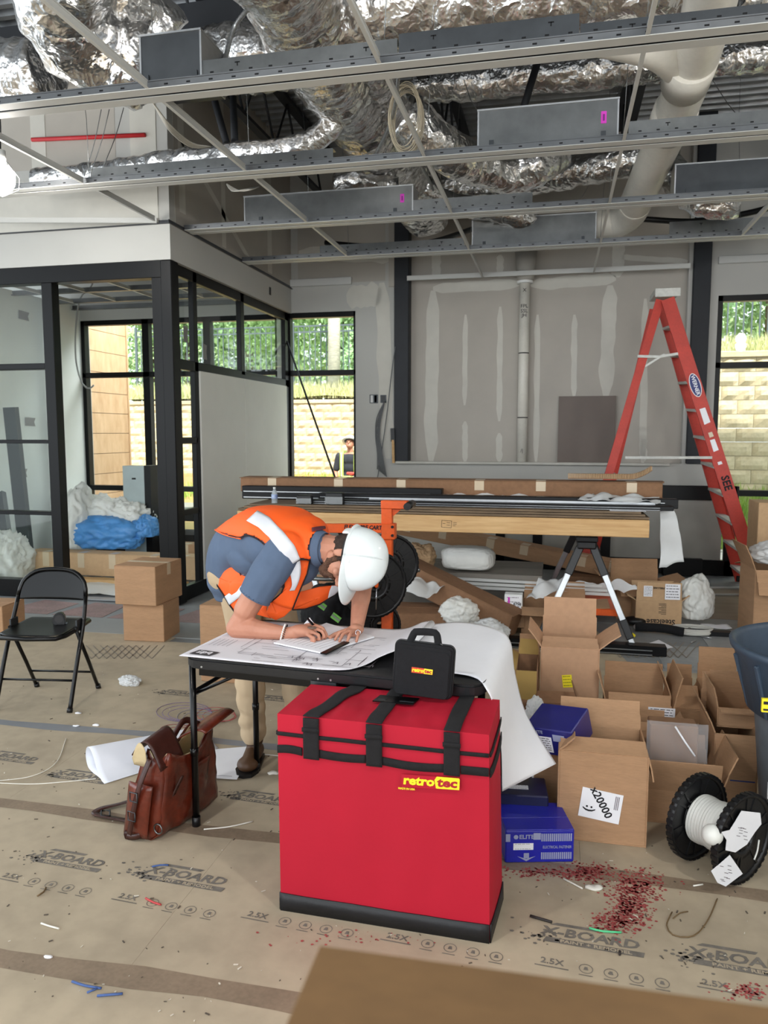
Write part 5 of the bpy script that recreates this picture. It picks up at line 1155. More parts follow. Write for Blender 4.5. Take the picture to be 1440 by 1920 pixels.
r = T('hand_brush', 'black headed tool with wooden handle leaning by the foot of the left column', 'tool', atY(738, 868, YB-0.1))
P(G().beam(atY(738, 868, YB-0.1), atY(737, 825, YB-0.1), 0.03, 0.03), 'handle', WOOD, r, world=True); P(G().beam(atY(737, 828, YB-0.1), atY(736, 803, YB-0.1), 0.05, 0.03), 'head', BLACKP, r, world=True)
S(G().cyl(atY(538, 640, YB-0.06), atY(629, 898, YB-0.9), 0.012, 8), 'leaning_rod', JOIST, 'thin dark rod leaning across the window by the glass room', 'rod')
zq = atY(462, 899, yy).z; S(G().b2((-2.1, yy+0.02, zq+0.006), (-0.9, yy+0.06, zq+0.016)), 'black_bar', BLACKM, 'thin black bar lying on top of the long boxes', 'bar')

# ================================================================ STEP LADDER
ST = mat('ladder_tread', (196, 196, 190), rough=0.5, metal=0.1, var=0.15, dirt=0.15)
lt = atY(1245, 548, 8.35)          # top cap
LR = T('step_ladder', 'tall red fibreglass step ladder with grey treads standing right of the bench', 'ladder', (lt.x+0.1, 8.4, 0))
H = lt.z
# climbing side runs down to the right, support side to the left
def lp(u, v, y): return atY(u, v, y)
near_top = lp(1252, 560, 8.15); near_bot = lp(1412, 1064, 7.95); near_bot2 = near_bot+(near_bot-near_top)*0.12
far_top = lp(1240, 566, 8.6); far_bot = lp(1386, 1078, 8.88); 
k = (near_bot.z)/(near_top.z-near_bot.z)
near_foot = near_bot+(near_bot-near_top)*k; kk = far_bot.z/(far_top.z-far_bot.z); far_foot = far_bot+(far_bot-far_top)*kk
near_foot.z = 0; far_foot.z = 0
def crail(a, b, w=0.085, t=0.03, out=(1, 0, 0)):
    g = G(); g.beam(a, b, w, 0.006, (0, 1, 0)); d = (Vector(b)-Vector(a)).normalized(); s = Vector((0, 1, 0)).cross(d).normalized()*w/2
    for q in (s, -s): g.beam(Vector(a)+q+Vector((0, t/2, 0)), Vector(b)+q+Vector((0, t/2, 0)), 0.006, t, (0, 1, 0))
    return g
P(crail(near_top, near_foot, 0.12), 'side_rail', REDL, LR, world=True); P(crail(far_top, far_foot, 0.11, -0.03), 'side_rail', REDL, LR, world=True)
# support legs
s_top_n = lp(1238, 562, 8.2); s_bot_n = lp(1143, 885, 8.0); s_top_f = lp(1226, 580, 8.55); s_bot_f = lp(1152, 885, 8.8)
fo = []
for a, b in ((s_top_n, s_bot_n), (s_top_f, s_bot_f)):
    t = a.z/(a.z-b.z); f = a+(b-a)*t; f.z = 0; fo.append(f); P(crail(a, f, 0.075, 0.025), 'support_leg', REDL, LR, world=True)
N = 10
for i in range(1, N+1):
    t = i/(N+0.6); a = near_top.lerp(near_foot, t); b = far_top.lerp(far_foot, t)
    P(G().beam(a+Vector((-0.02, 0.01, 0)), b+Vector((-0.02, -0.01, 0)), 0.10, 0.028, (0.1, 0, 1)), 'tread', ST, LR, world=True, bevel=0.003)
    for (p_, q_) in ((a, b),):
        if i % 2 == 0: P(G().beam(a+Vector((-0.02, 0.02, -0.01)), a.lerp(b, 0.3)+Vector((-0.02, 0, -0.0)) + (near_foot-near_top).normalized()*0.10, 0.012, 0.004), 'tread_brace', ST, LR, world=True)
for t in (0.33, 0.60, 0.8, 0.94):
    a = s_top_n.lerp(fo[0], t); b = s_top_f.lerp(fo[1], t); P(G().beam(a, b, 0.03, 0.03), 'back_brace', ST, LR, world=True)
# spreaders
for u0, v0, u1, v1, y in ((1195, 668, 1278, 662, 8.12), (1172, 858, 1335, 858, 8.02)):
    a = lp(u0, v0, y); b = lp(u1, v1, y); m_ = a.lerp(b, 0.5)+Vector((0, 0, -0.02 if v0 < 700 else 0))
    P(G().beam(a, m_, 0.02, 0.025).beam(m_, b, 0.02, 0.025), 'spreader', ST, LR, world=True)
a = lp(1205, 690, 8.14); b = lp(1246, 664, 8.12); P(G().beam(a, b, 0.02, 0.02), 'spreader', ST, LR, world=True)
ct = lp(1246, 553, 8.4); P(G().box((ct.x, 8.4, ct.z+0.0), (0.24, 0.5, 0.05)).b2((ct.x-0.12, 8.14, ct.z-0.06), (ct.x+0.12, 8.15, ct.z+0.025)), 'top_cap', ST, LR, world=True, bevel=0.01)
for a in (near_foot, far_foot, fo[0], fo[1]): P(G().box((a.x, a.y, 0.03), (0.1, 0.05, 0.06)), 'foot', BLACKP, LR, world=True, bevel=0.006)
d = (near_foot-near_top).normalized(); s_ = Vector((0, -0.0, 0))
def on_rail(u, v): 
    q = atY(u, v, 8.06); t = (near_top.z-q.z)/(near_top.z-near_foot.z); return near_top.lerp(near_foot, t)+Vector((0, -0.0045, 0))
o = on_rail(1307, 722); M = frame(o, d, Vector((0, 1, 0)).cross(d)*-1 if False else d.cross(Vector((0, 1, 0)))*-1)
M = frame(o, d, (d.z*-1, 0, d.x)) ; 
def disk(par, M, rx, ry, z, m, nm='badge', n=28): P(G().add([M @ Vector((rx*math.cos(2*math.pi*i/n), ry*math.sin(2*math.pi*i/n), z)) for i in range(n)], [tuple(range(n))]), nm, m, par, world=True)
disk(LR, M, 0.12, 0.05, 0.0015, WHITEP); disk(LR, M, 0.113, 0.044, 0.002, mat('badge_blue', (40, 50, 110), rough=0.5)); text('WERNER', 0.05, M @ Matrix.Translation((0, 0, 0.003)), PAPER, LR, bold=0.0008)
o = on_rail(1356, 905); M = frame(o, d, (-d.z, 0, d.x)); text('SEE', 0.10, M @ Matrix.Translation((0, 0, 0.002)), INK, LR, bold=0.003)
for u, v, w, h, m_ in ((1332, 780, 0.16, 0.06, PAPER), (1341, 835, 0.12, 0.05, PAPER), (1336, 815, 0.05, 0.04, TAPE), (1350, 868, 0.03, 0.04, PAPER)):
    o = on_rail(u, v); M = frame(o, d, (-d.z, 0, d.x)); P(G().add([M @ Vector(q) for q in ((-w/2, -h/2, 0.001), (w/2, -h/2, 0.001), (w/2*0.9, h/2, 0.001), (-w/2, h/2*0.8, 0.001))], [(0, 1, 2, 3)]), 'sticker', m_, LR, world=True)
# goods at the right edge by the ladder foot
p = atY(1398, 1150, 6.3)
carton('cardboard box at the right edge by the ladder foot, with loose flap', (p.x+0.28, 6.45, 0.0), 0.05, 0.5, 0.4, atY(1398, 1068, 6.25).z-0.0, {'f': 150, 'l': 20, 'b': 100, 'r': 60}, m=CARD)
bag('milky plastic film over the box at the right edge', (p.x+0.3, 6.5, atY(1398, 1060, 6.25).z+0.05), (0.2, 0.18, 0.09), FILMW, 31, amp=0.3)
carton('pale cardboard carton standing higher at the right edge', (atY(1424, 1000, 6.9).x+0.2, 7.1, 0.30), 0.0, 0.42, 0.35, 0.72, None, m=CARD_L, tape=False)
carton('cardboard box supporting the pale carton at the right edge', (atY(1424, 1000, 6.9).x+0.25, 7.15, 0.0), 0.0, 0.5, 0.45, 0.295, None, m=CARD_D, tape=False)

# ================================================================ ORANGE CABLE CART WITH REELS
YC_ = 4.25
px = lambda u, v, dy=0: atY(u, v, YC_+dy)
ct_ = T('wire_cart', 'orange steel wire cart standing upright behind the helmet', 'cart', (px(728, 1000).x, YC_, 0))
A = px(728, 945); B = px(728, 1185)
P(G().b2((px(716, 1000).x, YC_-0.02, 0.04), (px(736, 1000).x, YC_+0.025, A.z)), 'post', ORANGEM, ct_, world=True, bevel=0.003)
P(G().b2((px(716, 940).x, YC_-0.03, px(728, 953).z), (px(765, 940).x, YC_+0.03, px(728, 938).z)), 'handle_arm', ORANGEM, ct_, world=True, bevel=0.003)
P(G().prism([px(735, 955), px(752, 955), px(737, 968)], (0, 0.01, 0)), 'gusset', ORANGEM, ct_, world=True)
q = px(769, 946); P(G().cyl(q+Vector((0, -0.09, -0.004)), q+Vector((0, 0.07, 0.0)), 0.021, 16), 'grip', BLACKP, ct_, world=True)
P(G().b2((px(718, 1000).x, YC_-0.035, px(728, 1010).z), (px(742, 1000).x, YC_+0.03, px(728, 981).z)), 'bracket', ORANGEM, ct_, world=True, bevel=0.003)
for v in (988, 1004): q = px(736, v, -0.036); P(G().cyl(q, q+Vector((0, -0.01, 0)), 0.008, 10), 'bolt', BLACKP, ct_, world=True)
a = px(600, 985); b = px(718, 993); P(G().beam(px(560, 990), px(720, 990), 0.05, 0.052), 'name_bar', ORANGEM, ct_, world=True, bevel=0.003)
text('FLEX WIRE CART', 0.032, frame(px(680, 988, -0.027)+Vector((0, 0, -0.003)), (1, 0, 0), (0, 0, 1)), INK, ct_, bold=0.0012, shear=0.2, sx=0.9)
P(G().b2((px(716, 1000).x, YC_-0.25, 0.0), (px(736, 1000).x, YC_+0.25, 0.05)), 'base_frame', ORANGEM, ct_, world=True, bevel=0.003)
q = px(738, 1085); P(G().cyl((-1.6, YC_-0.1, q.z), (q.x+0.02, YC_-0.1, q.z), 0.012, 10).cyl((-1.6, YC_+0.3, q.z), (q.x+0.1, YC_+0.3, q.z), 0.012, 10), 'spindle', STEEL, ct_, world=True)
def reel(lab, c, axis, R, Wd, wire=None, m=BLACKP, hub=0.35, nspoke=8, cat='reel', rw=0.72):
    """a cable reel: two spoked flanges, hub and the wound wire"""
    ax = Vector(axis).normalized(); rot = Vector((0, 0, 1)).rotation_difference(ax).to_euler(); r = T('cable_reel', lab, cat, c, rot)
    for s in (-1, 1):
        z = s*Wd/2; g = G(); n = 48
        g.lathe([(R*0.90, z-0.006), (R, z-0.012), (R, z+0.012), (R*0.90, z+0.006), (R*0.90, z-0.006)], n)
        g.lathe([(R*hub, z-0.008), (R*0.5, z-0.003), (R*0.5, z+0.003), (R*hub, z+0.008), (R*hub, z-0.008)], n)
        g.lathe([(0.02, z-0.01), (R*0.22, z-0.01), (R*0.22, z+0.01), (0.02, z+0.01), (0.02, z-0.01)], 24)
        P(g, 'flange_rim', m, r)
        g = G()
        for k in range(nspoke):
            a = 2*math.pi*k/nspoke
            for da in (-0.16, 0.16): g.beam((R*0.2*math.cos(a), R*0.2*math.sin(a), z), (R*0.93*math.cos(a+da), R*0.93*math.sin(a+da), z), 0.012, R*0.05, up=(math.sin(a)*-1, math.cos(a), 0))
        P(g, 'spokes', m, r)
        P(G().lathe([(R*0.2, z-0.002), (R*0.93, z-0.002)], n).lathe([(R*0.93, z+0.002), (R*0.2, z+0.002)], n), 'flange_disc', m, r)
        for k in range(12):
            a = 2*math.pi*k/12
        g = G()
        for k in range(40):
            a = 2*math.pi*k/40; g.box((R*math.cos(a), R*math.sin(a), z), (0.004, R*0.09, 0.027), Matrix.Rotation(a, 3, 'Z'))
        P(g, 'rim_lugs', m, r)
    P(G().lathe([(R*hub, -Wd/2), (R*hub, Wd/2)], 32), 'hub', m, r)
    if wire is not None:
        g = G(); n = 40; pr = []
        nw = int(Wd/0.0045)-2
        for k in range(nw): z = -Wd/2+0.012+k*(Wd-0.024)/nw; rr_ = R*rw*(1+0.012*math.sin(k*2.3)+0.02*math.sin(k*0.4)); pr += [(rr_-0.0022, z), (rr_, z+0.0022)]
        g.lathe(pr, n); P(g, 'wound_wire', wire, r)
    return r
q = px(740, 1092)
reel('black cable reel on the cart spindle right of the helmet', (px(712, 1084).x, YC_-0.17, px(712, 1084).z), (0.6, -1, 0), 0.185, 0.06, mat('magenta_wire', (120, 40, 90), rough=0.5))
reel('black cable reel behind the orange post, only its rim showing', (px(716, 1062).x, YC_+0.19, px(716, 1066).z), (0.5, -1, 0), 0.175, 0.05, None)
reel('lower black cable reel at the foot of the orange cart', (px(708, 1175).x, YC_+0.05, px(708, 1172).z), (0.3, -1, 0), 0.12, 0.08, None)
def screwdriver(lab, u, v0, v1, v2, dy):
    a = px(u, v0, dy); b = px(u, v1, dy); c = px(u-1, v2, dy); r = T('screwdriver', lab, 'tool', a)
    P(G().tube([a, a.lerp(b, 0.3), a.lerp(b, 0.8), b], [0.007, 0.012, 0.011, 0.006], 10), 'handle', ORANGEM, r, world=True); P(G().cyl(b, c, 0.0035, 8), 'shaft', CHROME, r, world=True)
screwdriver('orange handled screwdriver hanging in front of the black reel', 706, 1090, 1102, 1143, -0.24)
screwdriver('orange handled screwdriver stuck in the black work bag behind the writing hand', 609, 1143, 1160, 1190, -0.17)
# dark duffel with green reflective bands behind the man
me = None
bm_ = bag('black work bag with green reflective patches behind the table', (px(622, 1150, -0.1).x, YC_-0.05, 0.56), (0.17, 0.13, 0.17), BLACKF, 33, nm='work_bag', amp=0.15)
for u, v in ((603, 1135), (630, 1158)):
    q = px(u, v, -0.24); P(G().box(q, (0.055, 0.006, 0.035), Matrix.Rotation(0.6, 3, 'Y')), 'reflective_patch', mat('green_reflective', (120, 190, 90), rough=0.4), bm_, world=True)
    P(G().box(q+Vector((0, -0.004, 0)), (0.055, 0.003, 0.012), Matrix.Rotation(0.6, 3, 'Y')), 'reflective_strip', mat('grey_reflective', (130, 145, 130), rough=0.3), bm_, world=True)
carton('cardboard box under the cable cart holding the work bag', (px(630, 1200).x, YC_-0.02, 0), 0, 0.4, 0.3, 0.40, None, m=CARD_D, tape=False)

# long cartons inside the glazed room
a = atY(62, 1055, 7.45); b = atY(372, 1052, 7.35)
long_box('long open cardboard box on the floor inside the meeting room', (a.x, 7.5, 0.05), (b.x+0.05, 7.5, 0.05), 0.24, 0.22, CARD_L, 5)
long_box('second long cardboard box behind the first in the meeting room', (a.x+1.6, 7.9, 0.02), (b.x+0.0, 7.9, 0.02), 0.34, 0.2, CARD, 3)
S(G().b2((a.x+0.3, 7.2, 0.0), (b.x-0.1, 7.32, 0.05)), 'timber_strip', WOOD, 'pale timber strip on the floor before the long box in the meeting room', 'strip')
r = carton('small white carton standing on the window bench by the glass', (atY(312, 945, 9.1).x, 9.1, 0.665), 0.3, 0.16, 0.14, 0.14, None, m=WHITEP, tape=False)
carton('small white carton under the tilted one beside the pale panel', (atY(313, 985, 8.9).x, 8.75, 0.37), 0.1, 0.2, 0.16, 0.2, None, m=WHITEP, tape=False)
carton('cardboard box carrying the small white cartons in the meeting room', (atY(313, 985, 8.9).x, 8.72, 0.02), 0.0, 0.5, 0.3, 0.345, None, m=CARD_D, tape=False)
# ================================================================ FOLDING TABLE
TZ = 0.732
fl_ = Vector((-1.41, 2.676)); fr_ = Vector((-0.225, 2.577)); ang = math.atan2(fr_.y-fl_.y, fr_.x-fl_.x); TW = (fr_-fl_).length; TD = 0.66
ctr = (fl_+fr_)/2+Vector((-math.sin(ang), math.cos(ang)))*TD/2
tb = T('folding_table', 'black folding table with tubular legs, covered by drawings', 'table', (ctr.x, ctr.y, 0), ang)
def rrect(w, d, r, z, n=6):
    pts = []
    for cx, cy, a0 in ((w/2-r, d/2-r, 0), (-w/2+r, d/2-r, 90), (-w/2+r, -d/2+r, 180), (w/2-r, -d/2+r, 270)):
        for k in range(n+1): a = math.radians(a0+90*k/n); pts.append((cx+r*math.cos(a), cy+r*math.sin(a), z))
    return pts
P(G().prism(rrect(TW, TD, 0.07, TZ-0.042), (0, 0, 0.042)), 'table_top', BLACKP, tb, bevel=0.008, segs=2)
P(G().b2((-TW/2+0.06, -TD/2+0.03, TZ-0.075), (TW/2-0.06, -TD/2+0.05, TZ-0.042)).b2((-TW/2+0.06, TD/2-0.05, TZ-0.075), (TW/2-0.06, TD/2-0.03, TZ-0.042)), 'apron', BLACKG, tb)
def to_local(par, p): return RM[par.name].inverted() @ Vector(p)
lA = to_local(tb, (-1.404, 2.763, 0)); lB = to_local(tb, (-1.364, 3.331, 0))
xl_ = (lA.x+lB.x)/2; y0_, y1_ = lA.y, TD/2-0.03
for x in (xl_, -xl_-0.03):
    for y in (y0_, y1_):
        P(G().tube([(x, y, 0.012), (x, y, TZ-0.05)], 0.0135, 14).tube([(x, y, 0.30), (x, y, 0.33)], 0.0165, 14), 'leg', BLACKG, tb)
        P(G().cyl((x, y, 0), (x, y, 0.04), 0.017, 14), 'foot_cap', BLACKP, tb)
    P(G().cyl((x, y0_, TZ-0.17), (x, y1_, TZ-0.17), 0.009, 10), 'cross_tube', BLACKG, tb)
    s = 1 if x < 0 else -1
    for y in (y0_+0.02, y1_-0.02): P(G().cyl((x, y, TZ-0.18), (x+s*0.27, y*0.6, TZ-0.055), 0.007, 8), 'leg_strut', BLACKG, tb)
P(G().b2((-0.05, -TD/2+0.0, TZ-0.07), (0.05, -TD/2+0.03, TZ-0.04)), 'hinge', STEELD, tb)
for x in (-TW/2+0.09, -0.02, 0.03, TW/2-0.12): P(G().cyl((x, -TD/2-0.002, TZ-0.03), (x, -TD/2+0.004, TZ-0.03), 0.004, 8), 'rivet', ALU, tb)

# drawings on the table
def lerp_rows(F, B, nu=60, nv=24, th=0.0016):
    f = spline(F, 0.02); b = spline(B, 0.02)
    def at(path, t): x = t*(len(path)-1); i = min(int(x), len(path)-2); return path[i].lerp(path[i+1], x-i)
    return G().surf(lambda i, j: at(f, i).lerp(at(b, i), j), nu, nv, th=th)
F1 = [atZ(336, 1229, TZ+0.006), atZ(480, 1243, TZ+0.006), atZ(625, 1256, TZ+0.006), atZ(680, 1248, TZ+0.010), atZ(710, 1232, TZ+0.03), atZ(735, 1222, TZ+0.05), atZ(752, 1216, TZ+0.05)]
B1 = [Vector((-1.36, 3.27, TZ+0.006)), Vector((-1.1, 3.27, TZ+0.006)), Vector((-0.85, 3.26, TZ+0.006)), Vector((-0.68, 3.25, TZ+0.008)), atZ(770, 1176, TZ+0.022), atZ(790, 1167, TZ+0.05), atZ(806, 1164, TZ+0.055)]
s1 = S(lerp_rows(F1, B1), 'drawing_sheet', PAPERT, 'large construction drawing spread under the man\'s arms on the table', 'drawing')
P(G().tube([F1[-1]+Vector((0.008, 0.0, -0.012)), (F1[-1]+B1[-1])/2+Vector((0.012, 0, -0.008)), B1[-1]+Vector((0.008, 0, -0.012))], 0.014, 12), 'rolled_edge', PAPER, s1, world=True)
B2 = [atZ(814, 1170, TZ+0.02), atZ(862, 1166, TZ+0.03), atZ(915, 1174, TZ+0.025), atY(955, 1198, 3.14), atY(966, 1262, 3.12), atY(988, 1340, 3.08), atY(1043, 1432, 3.0)]
F2 = [atZ(738, 1243, TZ+0.008), atZ(800, 1256, TZ+0.008), atZ(885, 1268, TZ+0.008), atY(912, 1292, 2.60), atY(928, 1330, 2.61), atY(940, 1400, 2.68), atY(942, 1484, 2.74)]
s2 = S(lerp_rows(F2, B2), 'drawing_sheet', PAPER, 'large blank-backed drawing draping over the right end of the table', 'drawing')
s3 = S(lerp_rows([p+Vector((-0.02, 0.02, -0.012)) for p in F2[1:4]], [p+Vector((-0.05, -0.05, -0.012)) for p in B2[1:4]], 20, 10), 'drawing_sheet', PAPER, 'crumpled under-sheet between the black pouch and the draping drawing', 'drawing')
# line work printed on the sheet (rooms, title block)
Mz = frame(atZ(336, 1229, TZ+0.0085), (math.cos(ang), math.sin(ang), 0), (-math.sin(ang), math.cos(ang), 0))
def ln(g, x0, y0, x1, y1, w=0.0011): 
    a = Mz @ Vector((x0, y0, 0)); b = Mz @ Vector((x1, y1, 0)); d = (b-a).normalized().cross(Vector((0, 0, 1)))*w; g.add([a-d, a+d, b+d, b-d], [(0, 1, 2, 3)])
g = G(); r = random.Random(4)
for k in range(60):
    x = r.uniform(0.16, 0.78); y = r.uniform(0.03, 0.55); L = r.uniform(0.02, 0.14)
    if r.random() < 0.55: ln(g, x, y, min(x+L, 0.8), y)
    else: ln(g, x, y, x, min(y+L, 0.57))
for x, y, w, h in ((0.2, 0.1, 0.25, 0.16), (0.45, 0.06, 0.2, 0.22), (0.25, 0.3, 0.3, 0.2), (0.6, 0.3, 0.16, 0.18)):
    ln(g, x, y, x+w, y); ln(g, x+w, y, x+w, y+h); ln(g, x+w, y+h, x, y+h); ln(g, x, y+h, x, y)
for k in range(12): x = r.uniform(0.3, 0.75); y = r.uniform(0.03, 0.12); ln(g, x, y, x+0.015, y+0.02, 0.0018); ln(g, x+0.015, y+0.02, x+0.02, y-0.005, 0.0018)
for k in range(7): ln(g, 0.03+0.012*k, 0.33, 0.03+0.012*k, 0.33+0.13+0.01*(k % 3), 0.0014)
for k in range(5): ln(g, 0.03+0.02*k, 0.17, 0.03+0.02*k, 0.27, 0.001)
P(g, 'line_work', INKG, s1, world=True)
tbk = P(G().prism([Mz @ Vector(q) for q in ((0.022, 0.035, 0.0003), (0.115, 0.03, 0.0003), (0.13, 0.085, 0.0003), (0.035, 0.095, 0.0003))], (0, 0, 0.0003)), 'title_block', mat('title_block', (62, 60, 62)), s1, world=True)
text('bdg', 0.045, Mz @ Matrix.Translation((0.075, 0.062, 0.001)) @ Matrix.Rotation(math.pi, 4, 'Z'), PAPERT, s1, bold=0.0015)
# notepad, clip, white triangle scale paper, pen
nz_ = TZ+0.011
q = [atZ(513, 1207, nz_), atZ(603, 1226, nz_), atZ(702, 1196, nz_), atZ(612, 1170, nz_)]
npd = S(G().prism(q, (0, 0, 0.006)), 'notepad', PAPER, 'small white notepad under the writing hand', 'notepad', bevel=0.001)
g = G(); a, b, c, d = [Vector(p)+Vector((0, 0, 0.0065)) for p in q]
for k in range(9):
    t = 0.12+0.09*k; p0 = a.lerp(b, t).lerp(d.lerp(c, t), 0.1); p1 = a.lerp(b, t).lerp(d.lerp(c, t), 0.5+0.3*math.sin(k*2)**2); w = (b-a).normalized()*0.0009; g.add([p0-w, p0+w, p1+w, p1-w], [(0, 1, 2, 3)])
P(g, 'handwriting', INKG, npd, world=True)
a = atZ(606, 1226, nz_+0.008); b = atZ(650, 1204, nz_+0.012)
S(G().beam(a, b, 0.03, 0.006), 'pad_binding', BLACKG, 'glossy black binding strip at the right edge of the notepad', 'clip', bevel=0.002)

# ================================================================ RED CASE
CB = [Vector((-0.875, 2.311, 0)), Vector((-0.173, 2.292, 0)), Vector((-0.150, 2.535, 0)), Vector((-0.84, 2.56, 0))]
tz = atY(520, 1338, 2.30).z; tz2 = atY(917, 1378, 2.285).z
CT = [atY(520, 1338, 2.305), atY(917, 1378, 2.285), atZ(937, 1312, tz2+0.0), atZ(583, 1283, tz)]
cs = T('red_equipment_case', 'large red fabric equipment case with black straps standing before the table', 'case', ((CB[0]+CB[2])/2))
def bil(q, s, t): return q[0].lerp(q[1], s).lerp(q[3].lerp(q[2], s), t)
FACE = {'f': (CB[0], CB[1], CT[1], CT[0]), 'r': (CB[1], CB[2], CT[2], CT[1]), 'b': (CB[2], CB[3], CT[3], CT[2]), 'l': (CB[3], CB[0], CT[0], CT[3]), 't': (CT[0], CT[1], CT[2], CT[3])}
def fn_n(q): return (q[1]-q[0]).cross(q[3]-q[0]).normalized()
def bulge(k, s, t):
    q = FACE[k]; n = fn_n(q); p = bil(q, s, t); e = min(1, 8*min(s, 1-s))*min(1, 8*min(t, 1-t))
    A = {'f': 0.006, 'r': 0.008, 't': 0.004}.get(k, 0.005)
    w = noise.noise(p*Vector((3, 3, 7)).length*0.35)*0.006+0.004*noise.noise(Vector((p.x*9, p.y*9, p.z*3)))
    if k == 't': w += 0.008*noise.noise(Vector((p.x*14, p.y*5, 3)))+0.004*noise.noise(Vector((p.x*30, p.y*9, 1)))
    return p+n*(A*math.sin(math.pi*min(1, max(0, s)))*math.sin(math.pi*t)+w*e)
def fz(k, s, z, off=0.0):
    q = FACE[k]; t = z/((CT[0].z+CT[1].z)/2); p = bulge(k, s, t); return p+fn_n(q)*off
hm = (CT[0].z+CT[1].z)/2
g = G()
for k in 'frbl': g.surf(lambda i, j, k=k: bulge(k, i, j), 40, 40)
g.surf(lambda i, j: bulge('t', i, j), 50, 26)
g.add([CB[0], CB[1], CB[2], CB[3]], [(3, 2, 1, 0)])
P(g, 'case_body', REDF, cs, world=True)
def band(k, s0, s1, z0, z1, m, nm, off=0.004, th=0.003, nu=24, nv=2, wv=0.0, par=None):
    o = G().surf(lambda i, j: fz(k, s0+(s1-s0)*i, z0+(z1-z0)*j+wv*math.sin(i*math.pi*1.0), off), nu, nv, th=th); return P(o, nm, m, par or cs, world=True)
for k in 'frbl': band(k, 0, 1, 0.0, 0.060 if k != 'f' else 0.062, VINYLB, 'base_band', 0.005, 0.004)
zl1, zl2 = 0.855, 0.755
for k in 'frl':
    band(k, 0, 1, hm*0.896, hm*0.914, WEBB, 'lid_piping', 0.006, 0.004)
segs = ((0.0, 0.125, -0.004), (0.21, 0.435, 0.004), (0.51, 0.805, 0.006), (0.875, 1.0, 0.0))
for s0, s1, dz in segs: band('f', s0, s1, hm*0.808, hm*0.846, WEBB, 'edge_strap', 0.007, 0.005, wv=-dz)
band('r', 0, 1, hm*0.800, hm*0.84, WEBB, 'edge_strap', 0.006, 0.004)
# three handles straps: down the front and over the lid
for s0, s1, q0, q1, nm_ in ((0.135, 0.212, 0.22, 0.305, 0), (0.44, 0.515, 0.44, 0.52, 1), (0.80, 0.873, 0.80, 0.875, 2)):
    r_ = band('f', s0, s1, hm*0.80, hm*1.0, WEBB, 'strap', 0.013, 0.004, 6, 14)
    n = fn_n(FACE['t'])
    g = G().surf(lambda i, j: bulge('t', (s0+(s1-s0)*i)*(1-j)+(q0+(q1-q0)*i)*j, j*0.999)+n*0.0085+fn_n(FACE['f'])*0.013*max(0, 1-j*8), 6, 30, th=-0.004 if False else 0.004); P(g, 'strap', WEBB, cs, world=True)
    g = G().surf(lambda i, j: fz('f', s0-0.004+(s1-s0+0.008)*i, hm*(0.935+0.02*j), 0.0175), 4, 1, th=0.003); P(g, 'strap_fold', WEBB, r_, world=True)
n = fn_n(FACE['t'])
g = G().prism([bil(FACE['t'], s, t)+n*0.010 for s, t in ((0.40, 0.52), (0.605, 0.52), (0.615, 0.72), (0.415, 0.72))], n*0.004); P(g, 'handle_opening', BLACKG, cs, world=True)
g = G().prism([bil(FACE['t'], s, t)+n*0.013 for s, t in ((0.42, 0.57), (0.46, 0.57), (0.465, 0.6), (0.425, 0.6))], n*0.002).prism([bil(FACE['t'], s, t)+n*0.013 for s, t in ((0.53, 0.57), (0.6, 0.57), (0.605, 0.59), (0.535, 0.59))], n*0.002); P(g, 'metal_glint', STEELD, cs, world=True)
# logo patch
def logo_patch(par, M, W, h, off=0.0, red=REDF, tag=True):
    x1 = W*0.42
    P(G().prism([M @ Vector(q) for q in ((0.02*W, -h/2, off), (W, -h/2*0.9, off), (W*1.0, h/2*0.9, off), (0.02*W, h/2*0.9, off))], M.to_3x3() @ Vector((0, 0, 0.0008))), 'logo_patch', red, par, world=True)
    P(G().prism([M @ Vector(q) for q in ((0.60*W, -h*0.42, off+0.001), (0.985*W, -h*0.42, off+0.001), (1.0*W, h*0.36, off+0.001), (0.985*W, h*0.44, off+0.001), (0.62*W, h*0.46, off+0.001), (0.58*W, h*0.2, off+0.001))], M.to_3x3() @ Vector((0, 0, 0.0006))), 'logo_block', YELLOW, par, world=True)
    text('retro', h*1.02, M @ Matrix.Translation((0.315*W, 0.02*h, off+0.0022)), YELLOW, par, bold=h*0.04, shear=0.12, fit=W*0.53, fith=h*0.62)
    text('tec', h*1.02, M @ Matrix.Translation((0.79*W, 0.02*h, off+0.0022)), mat('logo_red', (170, 22, 40), rough=0.6), par, bold=h*0.04, shear=0.12, fit=W*0.34, fith=h*0.62)
    if tag: text('MADE IN USA', h*0.2, M @ Matrix.Translation((0.1*W, -0.62*h, off+0.001)), YELLOW, par, bold=0.0003)
def on_front(u, v, off=0.0):
    q = FACE['f']; n = fn_n(q); d = ray(u, v); t = (q[0]-EYE).dot(n)/d.dot(n); return EYE+d*t+n*off
p0 = on_front(753, 1458, 0.017); p1 = on_front(864, 1466, 0.017); up = on_front(753, 1440)-on_front(753, 1470)
Wl = (p1-p0).length; hl = (on_front(808, 1448)-on_front(808, 1473)).length
M = frame(p0, p1-p0, fn_n(FACE['f']).cross(p1-p0)); logo_patch(cs, M, Wl, hl)

